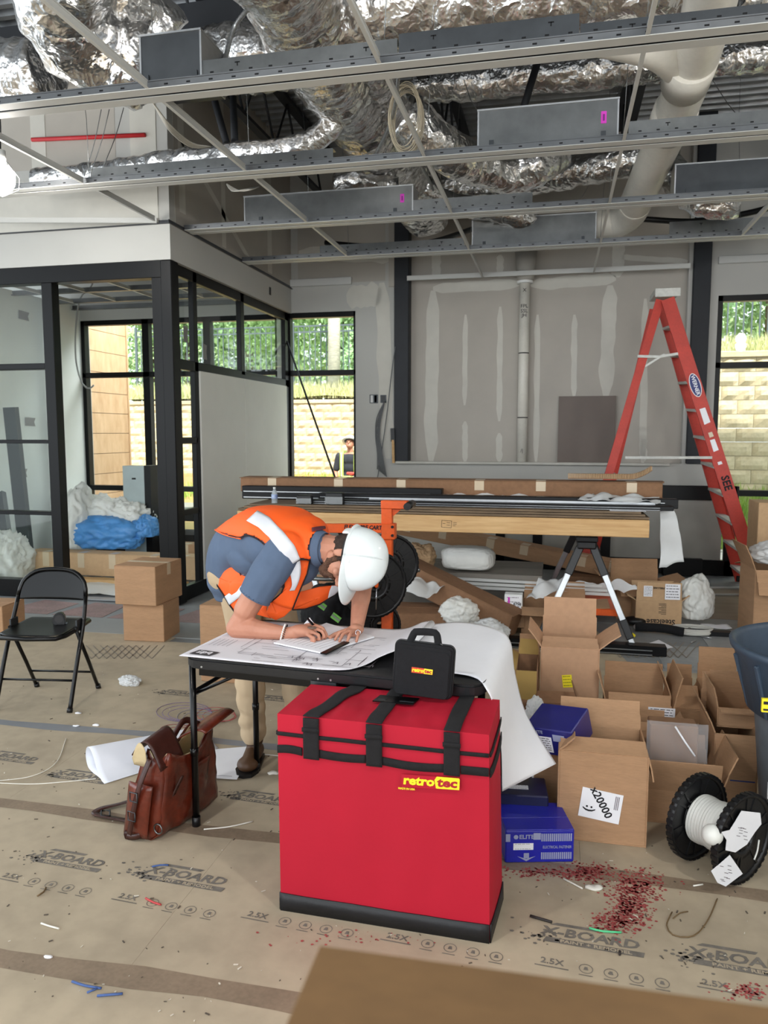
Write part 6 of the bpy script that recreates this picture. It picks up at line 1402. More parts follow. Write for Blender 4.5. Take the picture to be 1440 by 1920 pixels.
# ================================================================ SMALL BLACK POUCH CASE
p = atZ(790, 1303, tz+0.012); yb_ = 2.535
bl_ = atY(737, 1298, yb_); br_ = atY(846, 1307, yb_); zt4 = atY(790, 1207, yb_).z; w = (br_-bl_).length; hh = zt4-(bl_.z+br_.z)/2
sc_ = T('black_pouch_case', 'small black zipped carrying case with a handle propped between red case and table', 'case', ((bl_.x+br_.x)/2, yb_, (bl_.z+br_.z)/2), (math.radians(-4), math.radians(3), math.radians(-2)))
def rr_v(w, h, r, y, n=6):
    return [(x, y, z+h/2) for x, z, _ in rrect(w, h, r, 0, n)]
P(G().prism(rr_v(w, hh, 0.018, -0.024), (0, 0.046, 0)), 'shell', BLACKF, sc_, bevel=0.008, segs=3)
P(G().prism(rr_v(w-0.02, hh-0.02, 0.014, -0.027), (0, 0.004, 0)), 'front_panel', BLACKF, sc_, bevel=0.002)
P(G().tube([(x, 0.0, z+hh/2) for x, z, _ in rrect(w+0.004, hh+0.004, 0.02, 0, 6)], 0.0035, 6, closed=True), 'zipper', BLACKP, sc_)
hp = [(-0.055, 0, hh-0.004), (-0.042, 0, hh+0.03), (-0.03, 0, hh+0.036), (0.02, 0, hh+0.040), (0.036, 0, hh+0.034), (0.045, 0, hh+0.0)]
P(G().tube(spline(hp, 0.006), 0.008, 8, flat=(1.0, 1.6)), 'handle', BLACKF, sc_)
P(G().tube([(0.052, -0.01, hh), (0.056, -0.015, hh+0.008), (0.062, -0.015, hh+0.002)], 0.002, 6), 'zip_pull', STEEL, sc_)
logo_patch(sc_, RM[sc_.name] @ frame((-0.038, -0.0285, hh*0.5), (1, 0, 0), (0, 0, 1)), 0.075, 0.02, 0.0003, red=mat('logo_orange', (210, 70, 40), rough=0.6), tag=False)

# ================================================================ FOLDING CHAIR
ch = T('folding_chair', 'black steel folding chair at the left with a tape measure on its seat', 'chair', ((-2.762-3.206)/2+0.03, (4.211+4.143)/2-0.215, 0), math.atan2(0.068, 0.444))
hw = 0.222
for s in (-1, 1):
    P(G().tube(spline([(s*hw, -0.215, 0.0), (s*hw, -0.10, 0.26), (s*(hw-0.002), -0.0, 0.46), (s*(hw-0.012), 0.07, 0.62)], 0.05), 0.0125, 12), 'front_leg', BLACKG, ch)
    P(G().tube([(s*(hw-0.022), 0.215, 0.0), (s*(hw-0.022), 0.10, 0.2), (s*(hw-0.022), -0.06, 0.46)], 0.011, 10), 'rear_leg', BLACKG, ch)
    for y in (-0.215, 0.215): P(G().cyl((s*(hw-(0.022 if y > 0 else 0)), y, 0), (s*(hw-(0.022 if y > 0 else 0)), y*0.96, 0.025), 0.016, 12), 'foot_cap', BLACKP, ch)
    P(G().b2((s*(hw-0.02)-0.006, -0.05, 0.43), (s*(hw-0.02)+0.006, 0.03, 0.50)), 'hinge_plate', STEELD, ch, bevel=0.002)
P(G().tube(spline([(-hw+0.012, 0.07, 0.62), (-hw+0.03, 0.095, 0.70), (-0.12, 0.118, 0.76), (0, 0.122, 0.775), (0.12, 0.118, 0.76), (hw-0.03, 0.095, 0.70), (hw-0.012, 0.07, 0.62)], 0.03), 0.0125, 12), 'back_tube', BLACKG, ch)
def backfn(i, j):
    x = (i-0.5)*2; top = 0.774-0.10*abs(x)**3.0; z = 0.60+(top-0.60)*j; bow = 0.035*(1-x*x)
    return (x*(hw-0.014), 0.058+(z-0.60)*0.33+0.012*(1-x*x), z)
P(G().surf(backfn, 26, 10, th=0.004), 'backrest', BLACKG, ch)
def seatfn(i, j):
    x = (i-0.5)*2; y = -0.235+0.40*j; k = 1-0.10*(j-0.4)**2; front = 0.05*abs(x)**4*(1 if j < 0.5 else 0.3)
    return (x*0.192*k, y+front*(1-j), 0.452-0.006*(1-x*x)*math.sin(math.pi*j)+0.012*j)
P(G().surf(seatfn, 24, 16, th=0.003), 'seat', BLACKG, ch)
P(G().tube([(-0.188, 0.15, 0.45), (-0.195, -0.05, 0.442), (-0.192, -0.17, 0.438), (-0.165, -0.225, 0.436), (0, -0.24, 0.435), (0.165, -0.225, 0.436), (0.192, -0.17, 0.438), (0.195, -0.05, 0.442), (0.188, 0.15, 0.45)], 0.014, 8), 'seat_rim', BLACKG, ch)
P(G().cyl((-hw+0.02, 0.15, 0.125), (hw-0.02, 0.15, 0.125), 0.007, 8), 'rear_crossbar', BLACKG, ch); P(G().cyl((-hw, -0.14, 0.165), (hw, -0.14, 0.165), 0.007, 8), 'front_crossbar', BLACKG, ch)
p = RM[ch.name] @ Vector((0.06, 0.03, 0.456)); tm = T('tape_measure', 'black tape measure standing on the folding chair seat', 'tape measure', p, 0.5)
P(G().prism([(-0.03, -0.022, 0), (0.036, -0.022, 0), (0.038, -0.022, 0.02), (0.030, -0.022, 0.062), (0.01, -0.022, 0.072), (-0.016, -0.022, 0.070), (-0.034, -0.022, 0.05), (-0.038, -0.022, 0.02)], (0, 0.044, 0)), 'case', BLACKP, tm, bevel=0.006, segs=2)
P(G().cyl((0, -0.024, 0.036), (0, -0.022, 0.036), 0.024, 24), 'side_disc', mat('dark_grey_disc', (46, 44, 44), rough=0.5), tm); P(G().b2((0.034, -0.014, 0.002), (0.046, 0.014, 0.012)), 'hook', STEELD, tm)

# ================================================================ LEATHER BAG
LEA = mat('brown_leather', (112, 44, 26), rgb2=(66, 24, 14), rough=0.32, vscale=7, bump=0.35, bscale=22, coat=0.25, dirt=0.2)
LEAD = mat('dark_leather', (66, 30, 22), rgb2=(44, 20, 14), rough=0.4, vscale=7, bump=0.3, bscale=25)
LIN = mat('beige_lining', (196, 176, 138), rough=0.9, var=0.1, vscale=9, bump=0.3, bscale=30)
bx = Vector((-1.585, 2.63, 0)); by = Vector((-1.50, 2.99, 0)); axd = (by-bx).normalized(); sd = Vector((axd.y, -axd.x, 0))
lb = T('leather_bag', 'open brown leather messenger bag slumped on the floor by the table leg', 'bag', bx.lerp(by, 0.5), math.atan2(axd.y, axd.x)-math.pi/2)
BL = (by-bx).length; BH = 0.36; LEAN = 0.17
def sec(t, w, h, inset=0.0):
    """open-topped rounded section at length position t (local y), leaning to +x"""
    pts = []; hh = h*(1-0.16*math.sin(t*math.pi)); ww = w*(0.92+0.2*math.sin(t*math.pi))-inset
    for k in range(25):
        a = k/24; 
        if a < 0.4: z = hh*(1-a/0.4); x = -ww/2*(1-0.25*(z/hh)**2+0.1*math.sin(z*14))
        elif a > 0.6: z = hh*((a-0.6)/0.4); x = ww/2*(1-0.25*(z/hh)**2+0.12*math.sin(z*11+1))
        else: z = 0.0; x = -ww/2+ww*(a-0.4)/0.2
        zz = z+inset*0.6; r0 = 0.03; 
        if z < r0: x *= 0.9+0.1*z/r0
        sag = 0.05*math.sin(t*3.1+1)*(z/hh)
        pts.append(Vector((x+LEAN*zz+sag*0.5+0.012*noise.noise(Vector((t*7, z*16, 0))), (t-0.5)*BL*(1-0.12*zz/hh)+0.10*zz*(0.5-t)*0+0.008*noise.noise(Vector((t*9, x*9, z*12))), zz+0.004)))
    return pts
def bagbody(w, h, inset, m, nm, th=0.004):
    rows = [sec(j/20, w, h, inset) for j in range(21)]
    g = G(); g.surf(lambda i, j: rows[min(20, round(j*20))][min(24, round(i*24))], 24, 20, th=th)
    for j in (0, 20):      # gusset ends
        q = rows[j]; half = 12
        def gf(a, b, q=q, j=j): 
            k = round(a*half); L_, R_ = q[k], q[24-k]; bul = 0.02*math.sin(b*math.pi)*(-1 if j == 0 else 1)*(0.4+0.6*math.sin(a*math.pi)); p = L_.lerp(R_, b); return p+Vector((0, bul, -0.035*math.sin(b*math.pi)*max(0, 1-a*6)))
        g.surf(gf, half, 10, th=0.003)
    return P(g, nm, m, lb)
bagbody(0.165, BH, 0.0, LEA, 'bag_body'); bagbody(0.15, BH*0.97, 0.012, LIN, 'lining', 0.001)
# front pocket on the near end and its strap with buckle
P(G().surf(lambda i, j: ((i-0.5)*0.12+LEAN*(0.02+0.22*j), -BL/2-0.03-0.02*math.sin(i*math.pi)*math.sin(j*math.pi), 0.02+0.22*j), 10, 10, th=0.006), 'end_pocket', LEA, lb)
def strap3(pts, w, m, nm, up=(0, -1, 0), th=0.004):
    path = spline([Vector(p) for p in pts], 0.012); g = G(); up = Vector(up)
    def f(i, j): 
        k = round(i*(len(path)-1)); t = (path[min(k+1, len(path)-1)]-path[max(k-1, 0)]).normalized(); s = t.cross(up); s = s.normalized() if s.length > 0.05 else Vector((1, 0, 0)); return path[k]+s*w*(j-0.5)
    return P(g.surf(f, len(path)-1, 1, th=th), nm, m, lb)
strap3([(0.0, -BL/2-0.055, 0.04), (0.03, -BL/2-0.06, 0.14), (0.055, -BL/2-0.045, 0.25), (0.075, -BL/2-0.01, 0.34)], 0.022, LEAD, 'pocket_strap')
for z in (0.12, 0.2): P(G().tube([(LEAN*z-0.018, -BL/2-0.062, z-0.018), (LEAN*z+0.018, -BL/2-0.062, z-0.018), (LEAN*z+0.018, -BL/2-0.062, z+0.018), (LEAN*z-0.018, -BL/2-0.062, z+0.018)], 0.003, 6, closed=True), 'buckle', STEELD, lb)
# side pocket with piping, d-ring
P(G().surf(lambda i, j: (0.085+LEAN*(0.05+0.2*j)+0.012*math.sin(i*3.14)*math.sin(j*3.14), -0.12+0.22*i, 0.04+0.21*j), 12, 10, th=0.006), 'side_pocket', LEA, lb)
strap3([(0.10, -0.12, 0.06), (0.12, -0.13, 0.16), (0.15, -0.1, 0.25)], 0.014, LEAD, 'side_strap', up=(1, 0, 0))
P(G().tube([(0.1+0.02*math.cos(a*math.pi/6), -BL/2-0.005+0.0, 0.06+0.02*math.sin(a*math.pi/6)) for a in range(12)], 0.003, 6, closed=True), 'ring', STEEL, lb)
# top flap thrown back over the far end, and a curled near flap with lining
P(G().surf(lambda i, j: (0.06+0.10*j+0.03*math.sin(j*2), -0.02+0.19*i+0.02*j, 0.35+0.05*math.sin(j*2.2)+0.03*i), 14, 12, th=0.006), 'top_flap', LEA, lb)
P(G().surf(lambda i, j: (-0.02+0.15*i, -BL/2-0.01+0.13*j, 0.34+0.085*math.sin(i*math.pi)+0.02*j-0.04*i), 14, 10, th=0.005), 'end_flap', LEAD, lb)
P(G().surf(lambda i, j: (-0.015+0.07*i, -BL/2-0.012+0.01*j, 0.33+0.07*math.sin(i*math.pi*0.8)*(1-j)-0.03*j), 8, 4, th=0.002), 'flap_lining', LIN, lb)
strap3([(0.05, -0.05, 0.36), (0.06, 0.02, 0.42), (0.08, 0.09, 0.38)], 0.026, LEAD, 'carry_handle', up=(1, 0, 0), th=0.008)
# shoulder strap looping on the floor
Lp = lambda u, v, z=0.006: to_local(lb, atZ(u, v, z))
strap3([Lp(300, 1490, 0.07), Lp(262, 1497, 0.03), Lp(225, 1508, 0.012), Lp(192, 1516, 0.01), Lp(178, 1526, 0.01), Lp(205, 1533, 0.01), Lp(240, 1540, 0.01), Lp(262, 1552, 0.02)], 0.03, LEAD, 'shoulder_strap', up=(0, 0.2, 1))
strap3([Lp(240, 1558, 0.03), Lp(238, 1568, 0.012), Lp(262, 1566, 0.03), Lp(282, 1535, 0.08), Lp(292, 1500, 0.16), Lp(300, 1470, 0.2)], 0.022, LEAD, 'shoulder_strap', up=(0.5, -1, 0))
P(G().tube([Lp(190, 1520, 0.014), Lp(206, 1520, 0.014), Lp(206, 1530, 0.014), Lp(190, 1530, 0.014)], 0.004, 6, closed=True), 'buckle', STEELD, lb)

# rolled drawings beside the bag
a = atZ(176, 1452, 0); b = atZ(392, 1392, 0); ax = (b-a); L = ax.length; ax.normalize(); sx = ax.cross(Vector((0, 0, 1)))
prof = [(0.14, 0.002), (0.10, 0.006), (0.05, 0.03), (0.0, 0.085), (-0.05, 0.11), (-0.09, 0.095), (-0.105, 0.05), (-0.08, 0.01), (-0.02, 0.004), (0.05, 0.010), (0.09, 0.012)]
pr = spline([Vector((x, 0, z)) for x, z in prof], 0.01)
def rollf(i, j): p_ = pr[round(i*(len(pr)-1))]; k = 1-0.35*j; return a+ax*L*j+sx*p_.x*(1.0-0.25*j)+Vector((0, 0, p_.z*k+0.002))
S(G().surf(rollf, len(pr)-1, 20, th=0.0025), 'rolled_drawings', mat('white_bond', (232, 234, 242), rough=0.8, var=0.03), 'thick roll of white drawings lying behind the leather bag', 'drawings')
for k, (u0, v0, rz) in enumerate(((425, 1425, 0.3), (412, 1440, 0.1))):
    p = atZ(u0, v0, 0.002+0.006*k); M = Matrix.Translation(p) @ Matrix.Rotation(rz, 4, 'Z')
    o = S(G().prism([M @ Vector(q) for q in ((-0.15, -0.11, 0), (0.12, -0.11, 0), (0.11, 0.13, 0.01), (-0.14, 0.12, 0.0))], (0, 0, 0.003)), 'printed_sheet', PAPER, ['printed paper sheet under the right side of the leather bag', 'second printed sheet lying on the first beside the boot'][k], 'paper')
    g = G()
    for i in range(12): yy2 = -0.09+0.016*i; g.add([M @ Vector(q) for q in ((-0.1, yy2, 0.0045), (0.09-0.03*(i % 3), yy2, 0.0045), (0.09-0.03*(i % 3), yy2+0.003, 0.0045), (-0.1, yy2+0.003, 0.0045))], [(0, 1, 2, 3)])
    P(g, 'print', INKG, o, world=True)

# ================================================================ CARTONS AT THE RIGHT
def px_w(u0, u1, v, y): a = atY(u0, v, y); b = atY(u1, v, y); return a.x, b.x
# big one with the handwritten label
x0, x1 = 0.032, 0.372; yf = 2.985; h7 = atY(1130, 1414, yf).z
c7 = carton('open cardboard box with a white label and smiley scribble, front row', ((x0+x1)/2, yf+0.15, 0), 0.0, x1-x0, 0.30, h7, {'b': 8, 'f': -70, 'l': -50, 'r': 165}, fl={'b': 0.115, 'f': 0.08, 'l': 0.08, 'r': 0.1})
M, lbl = label_on(c7, -0.005, -0.1525, 0.155, 0.155, 0.12, rows=0, tilt=-0.13)
text('x20000', 0.044, M @ Matrix.Translation((0.0, 0.012, 0.002)) @ Matrix.Rotation(-0.95, 4, 'Z'), INK, lbl, 'handwriting', bold=0.0009, sx=1.0)
text(':)', 0.05, M @ Matrix.Translation((-0.038, -0.022, 0.002)) @ Matrix.Rotation(-1.6, 4, 'Z'), INK, lbl, 'handwriting', bold=0.001)
g = G()
for k in range(3): g.add([M @ Vector(q) for q in ((0.05+0.006*k, -0.005, 0.0018), (0.053+0.006*k, -0.005, 0.0018), (0.053+0.006*k, 0.05, 0.0018), (0.05+0.006*k, 0.05, 0.0018))], [(0, 1, 2, 3)])
P(g, 'print', INKG, lbl, world=True)
# box to its right with film inside
yf = 3.2; h8 = atY(1290, 1486, yf).z; x0, x1 = px_w(1205, 1352, 1520, yf)
c8 = carton('open cardboard box with clear film package inside, between labelled box and cable spool', ((x0+x1)/2, yf+0.16, 0), 0.0, x1-x0, 0.32, h8, {'f': 14, 'b': 10, 'l': 40, 'r': 18}, fl={'f': 0.145, 'b': 0.12, 'r': 0.17, 'l': 0.12})
r = S(G().b2((x0+0.03, yf+0.10, h8+0.02), (x1-0.08, yf+0.2, h8+0.24)), 'folded_cardboard', CARD_D, 'cardboard insert wrapped in film standing in the open box', 'insert', bevel=0.004)
P(G().surf(lambda i, j: (x0+0.015+(x1-x0-0.06)*i, yf+0.085-0.01*abs(noise.noise(Vector((i*5, j*4, 0)))), h8+0.0+0.26*j), 16, 12), 'clear_wrap', mat('glossy_film', (230, 232, 235), rough=0.08, alpha=0.22), r, world=True)
S(G().tube([atY(1266, 1362, yf+0.06), atY(1285, 1392, yf+0.04), atY(1303, 1418, yf+0.03)], 0.004, 6), 'film_fold', PAPER, 'bright white fold edge of the film package in the open box', 'film')
# second row
yf = 3.9
def crt(u0, u1, vt, y, d, lab, flaps, fl=None, m=CARD, dz=0.0, rot=0.0, **k):
    a, b = px_w(u0, u1, vt, y); h = atY((u0+u1)/2, vt, y).z
    return carton(lab, ((a+b)/2, y+d/2, dz), rot, b-a, d, h-dz, flaps, fl=fl, m=m, **k)
c4 = crt(1014, 1125, 1216, 3.92, 0.28, 'tall open cardboard box with a torn yellow label, flaps up', {'b': 6, 'f': -75, 'r': 50, 'l': 35}, fl={'b': 0.20, 'f': 0.1, 'r': 0.13, 'l': 0.11}, m=mat('cardboard_pink', (188, 148, 116), rough=0.85, var=0.07, vscale=4, dirt=0.08))
wl = 0.15; hc = atY(1070, 1216, 3.92).z
M, q_ = label_on(c4, atY(1064, 1277, 3.92).x-atY(1069.5, 1216, 3.92).x, -0.1415, atY(1064, 1277, 3.92).z, 0.048, 0.065, m=YELLOW, rows=4, tilt=0.12)
crt(966, 1008, 1258, 3.75, 0.30, 'narrow open carton with yellowish inner face left of the tall box', {'b': 20, 'l': 60, 'f': 178}, fl={'f': 0.22, 'b': 0.08, 'l': 0.06}, m=CARD_Y, mi=CARD_D)
crt(968, 1012, 1240, 4.2, 0.2, 'cardboard box standing behind the narrow yellowish carton', {'b': 10, 'f': -60, 'l': 80}, fl={'b': 0.1}, m=CARD)
c9 = crt(1138, 1262, 1340, 3.85, 0.34, 'wide open cardboard box with shipping label behind the labelled box', {'l': 12, 'b': 5, 'f': -30, 'r': 10}, fl={'l': 0.2, 'b': 0.16, 'r': 0.2, 'f': 0.1})
label_on(c9, 0.1, -0.18, atY(1241, 1341, 3.84).z, 0.125, 0.075, rows=5)
crt(1262, 1318, 1330, 3.95, 0.3, 'small open cardboard box between the shipping label box and the stacked pair', {'b': 3, 'l': 15, 'f': -60, 'r': 20}, fl={'b': 0.14, 'l': 0.16})
crt(1150, 1262, 1405, 3.55, 0.25, 'low open cardboard box just behind the film package', {'b': 0, 'l': 25, 'f': -40, 'r': 30}, fl={'l': 0.12, 'b': 0.1})
c11 = crt(1340, 1425, 1378, 3.45, 0.36, 'open cardboard box beside the dark bin with its front flap hanging', {'f': 176, 'b': 4, 'l': 22, 'r': 60}, fl={'f': 0.2, 'b': 0.16, 'l': 0.1}, m=CARD)
P(G().b2((-0.02, -0.1812, 0.1), (0.08, -0.181, 0.16)), 'blue_print', mat('blue_print', (40, 60, 120)), c11)
crt(1345, 1428, 1330, 3.55, 0.24, 'cardboard box nested inside the one beside the dark bin', {'b': 0, 'l': 10, 'f': 100, 'r': 30}, fl={'b': 0.1, 'f': 0.04}, dz=0.30)
crt(1320, 1400, 1300, 3.98, 0.22, 'cardboard box with upright rear flap behind the nested pair', {'b': 2, 'f': -80, 'l': -60}, fl={'b': 0.17})
# blue cartons
a = Vector((-0.158, 2.746, 0)); b = Vector((0.075, 2.858, 0)); d = b-a; wB = d.length; an = math.atan2(d.y, d.x)*0.55; hB = 0.128
c13 = T('blue_carton', 'bright blue printed carton on the floor beside the red case', 'box', ((a.x+b.x)/2-0.01, (a.y+b.y)/2+0.075, 0), an)
P(G().b2((-wB/2, -0.09, 0), (wB/2, 0.12, hB)), 'body', BLUEBOX, c13, bevel=0.005); P(G().b2((-wB/2+0.002, -0.09, hB-0.002), (wB/2-0.002, 0.0, hB+0.003)), 'flap', BLUEBOX, c13, bevel=0.001); P(G().b2((-wB/2+0.002, 0.003, hB-0.002), (wB/2-0.002, 0.119, hB+0.002)), 'flap', BLUEBOX, c13, bevel=0.001)
Mf = RM[c13.name] @ frame((0, -0.0905, 0), (1, 0, 0), (0, 0, 1)); yl = 0
g = G()
def bar_(x0, z0, x1, z1): g.add([Mf @ Vector(q) for q in ((x0, z0, 0.0006), (x1, z0, 0.0006), (x1, z1, 0.0006), (x0, z1, 0.0006))], [(0, 1, 2, 3)])
for k in range(15): bar_(0.005+0.0078*k, 0.085, 0.0105+0.0078*k, 0.115); bar_(0.005+0.0078*k, 0.015, 0.0105+0.0078*k, 0.042)
bar_(-wB/2+0.001, 0.085, -wB/2+0.018, 0.115); bar_(-0.025, 0.092, 0.003, 0.118)
g.add([Mf @ Vector(q) for q in ((-0.085, 0.028, 0.0006), (-0.05, 0.008, 0.0006), (-0.015, 0.028, 0.0006), (-0.05, 0.018, 0.0006))], [(0, 1, 2, 3)]); bar_(-0.06, 0.02, -0.04, 0.04)
P(g, 'silver_print', SILVERINK, c13, world=True)
text('ELITE', 0.022, Mf @ Matrix.Translation((-0.05, 0.103, 0.0008)), SILVERINK, c13, bold=0.0006, sx=1.1); text('ELECTRICAL FASTENER', 0.0145, Mf @ Matrix.Translation((0.065, 0.062, 0.0008)), SILVERINK, c13, bold=0.0002, sx=0.72)
disk(c13, Mf @ Matrix.Translation((-0.09, 0.103, 0.0008)), 0.009, 0.009, 0, SILVERINK, 'emblem', 8)
label_on(c13, -0.062, -0.0905, 0.066, 0.075, 0.026, rows=2)
r = T('navy_carton', 'dark navy carton with a small label lying behind the bright blue one', 'box', (-0.10, 3.06, 0.0), 0.1)
P(G().b2((-0.11, -0.09, 0), (0.09, 0.08, 0.17)), 'body', BLUEDK, r, bevel=0.005); label_on(r, -0.03, -0.02, 0.1705, 0.09, 0.035, 't', rows=2)
c12 = carton('cardboard box with white and yellow labels under the hanging drawing', (-0.03, 3.33, 0), 0.0, 0.36, 0.26, 0.25, None, tape=False)
label_on(c12, -0.09, -0.1315, 0.15, 0.11, 0.17, rows=8); label_on(c12, -0.10, -0.134, 0.20, 0.10, 0.05, rows=2, m=YELLOW)
# small blue carton tilted on the boxes
carton('cardboard box carrying the tilted small blue carton', (0.0, 3.62, 0), 0.1, 0.30, 0.26, 0.28, {'f': 120, 'b': 60, 'l': 110, 'r': -20}, fl={'f': 0.1, 'l': 0.09, 'b': 0.08}, m=CARD_D)
q = atZ(1040, 1378, 0.36); c6 = T('small_blue_carton', 'small dark blue carton with a white shipping label, tilted on the boxes', 'box', (q.x+0.02, q.y+0.03, 0.315), (math.radians(14), math.radians(-6), math.radians(-24)))
P(G().b2((-0.1, -0.09, 0), (0.11, 0.1, 0.12)), 'body', mat('blue_carton_dark', (34, 34, 112), rough=0.35, var=0.15, vscale=5, coat=0.3), c6, bevel=0.004); label_on(c6, -0.025, -0.091, 0.05, 0.085, 0.07, rows=6); label_on(c6, 0.05, -0.091, 0.085, 0.05, 0.03, rows=0, m=SILVERINK, nm='grey_patch')
text('ELITE', 0.02, RM[c6.name] @ frame((-0.04, -0.0915, 0.103), (1, 0, 0), (0, 0, 1)), SILVERINK, c6, bold=0.0005)
bag('clear crumpled bag between draping drawing and small blue carton', (atY(1002, 1362, 3.4).x, 3.45, 0.34), (0.04, 0.05, 0.06), FILMW, 41, amp=0.3)

# ================================================================ CABLE SPOOL
sa = Vector((0.675, 2.825, 0.165)); sb = Vector((0.548, 2.955, 0.165)); axs = (sa-sb).normalized()
WW = mat('white_wire', (226, 226, 220), rough=0.4, var=0.05, vscale=20)
sp = reel('black plastic spool of white wire with torn paper labels at lower right', (sa+sb)/2, axs, 0.162, 0.185, WW, m=BLACKP, hub=0.3, nspoke=6, cat='spool', rw=0.55)
inv = RM[sp.name].inverted()
def on_fl(u, v, off=0.012):
    d = ray(u, v); c = sa+axs*off; t = (c-EYE).dot(axs)/d.dot(axs); return EYE+d*t
for k, poly in enumerate((((1390, 1520), (1425, 1524), (1427, 1545), (1415, 1560), (1400, 1583), (1378, 1598), (1360, 1594), (1362, 1575), (1352, 1560), (1368, 1556), (1378, 1540)), ((1333, 1633), (1368, 1603), (1392, 1638), (1360, 1662), (1345, 1655)))):
    P(G().prism([on_fl(u, v, 0.014) for u, v in poly], axs*0.0015), 'torn_label', PAPER, sp, world=True)
    g = G(); r = random.Random(k)
    cu = sum(p_[0] for p_ in poly)/len(poly); cv = sum(p_[1] for p_ in poly)/len(poly)
    for i in range(9):
        u = cu+r.uniform(-12, 10); v = cv+r.uniform(-16, 14); g.add([on_fl(u, v, 0.0162), on_fl(u+7, v+1.5, 0.0162), on_fl(u+7, v+2.7, 0.0162), on_fl(u, v+1.2, 0.0162)], [(0, 1, 2, 3)])
    P(g, 'print', INKG, sp, world=True)
c = on_fl(1350, 1572, 0.012); P(G().ell(c-axs*0.030, (0.036, 0.036, 0.036), n=16, m=10), 'inner_wire', WW, sp, world=True)
P(G().tube(spline([on_fl(1423, 1575, 0.02), on_fl(1420, 1595, 0.02), on_fl(1414, 1612, 0.02)], 0.01), 0.003, 6), 'wire_end', WW, sp, world=True)

# ================================================================ BIN AT THE RIGHT EDGE
BINM = mat('blue_grey_plastic', (58, 72, 88), rough=0.5, var=0.12, vscale=3, dirt=0.15, bump=0.05)
rz = atY(1374, 1186, 3.2).z-0.035; bxc = atY(1374, 1186, 3.2).x+0.40
bn = T('rubbish_bin', 'dark blue-grey plastic rubbish bin at the right edge', 'bin', (bxc, 3.2, 0))
P(G().lathe([(0.0, 0.02), (0.235, 0.0), (0.26, 0.05), (0.30, rz*0.62), (0.30, rz*0.70)], 40), 'bin_body', mat('grey_bin_body', (92, 98, 104), rough=0.5, var=0.1, vscale=3, dirt=0.15), bn)
P(G().lathe([(0.30, rz*0.66), (0.335, rz*0.67), (0.385, rz*0.95), (0.40, rz*0.97), (0.405, rz), (0.39, rz+0.006), (0.375, rz*0.98), (0.28, rz*0.6), (0.22, 0.06), (0.0, 0.05)], 48), 'rim', BINM, bn)
for k in range(14):
    a = 2*math.pi*k/14; g = G(); c, s = math.cos(a), math.sin(a); g.beam((0.325*c, 0.325*s, rz*0.67), (0.385*c, 0.385*s, rz*0.94), 0.02, 0.02, (c, s, 0)); P(g, 'rib', BINM, bn, bevel=0.004)
q = on = atY(1428, 1318, 2.93); S_ = P(G().box((q.x+0.02-bxc, q.y-3.2-0.02, q.z), (0.05, 0.012, 0.05)), 'warning_label', YELLOW, bn); P(G().box((q.x+0.02-bxc, q.y-3.2-0.028, q.z+0.01), (0.04, 0.003, 0.01)).box((q.x+0.02-bxc, q.y-3.2-0.028, q.z-0.015), (0.04, 0.003, 0.006)), 'print', INK, bn)
q = atY(1438, 1480, 2.95); P(G().box((q.x+0.02-bxc, q.y-3.2-0.01, q.z), (0.04, 0.01, 0.06)), 'white_tag', PAPER, bn)

# ================================================================ CARDBOARD BOX UNDER THE VIEWER
A = atZ(600, 1772, 1.18); B = atZ(1440, 1886, 1.18)
ex = (B-A).normalized(); ey = Vector((ex.y, -ex.x, 0))
fb = T('near_box', 'large cardboard box close to the viewer, blurred along the bottom edge', 'box', A+ex*0.30+ey*0.15, math.atan2(ex.y, ex.x))
fb.location.z = 0; RM[fb.name] = Matrix.Translation(fb.location) @ Matrix.Rotation(math.atan2(ex.y, ex.x), 4, 'Z')
CARD_N = mat('cardboard_near', (112, 84, 52), rough=0.8, var=0.16, vscale=5, stretch=(1, 2, 4), bump=0.1, bscale=20, dirt=0.1)
P(G().b2((-0.30, -0.15, 0), (0.36, 0.15, 1.175)), 'body', CARD_N, fb, bevel=0.004); P(G().b2((-0.30, 0.003, 1.175), (0.36, 0.15, 1.18)), 'flap', CARD_N, fb, bevel=0.001); P(G().b2((-0.30, -0.15, 1.175), (0.36, -0.003, 1.18)), 'flap', CARD_N, fb, bevel=0.001)
P(G().b2((-0.3015, 0.03, 1.1), (-0.30, 0.06, 1.181)), 'tape', TAPE, fb)

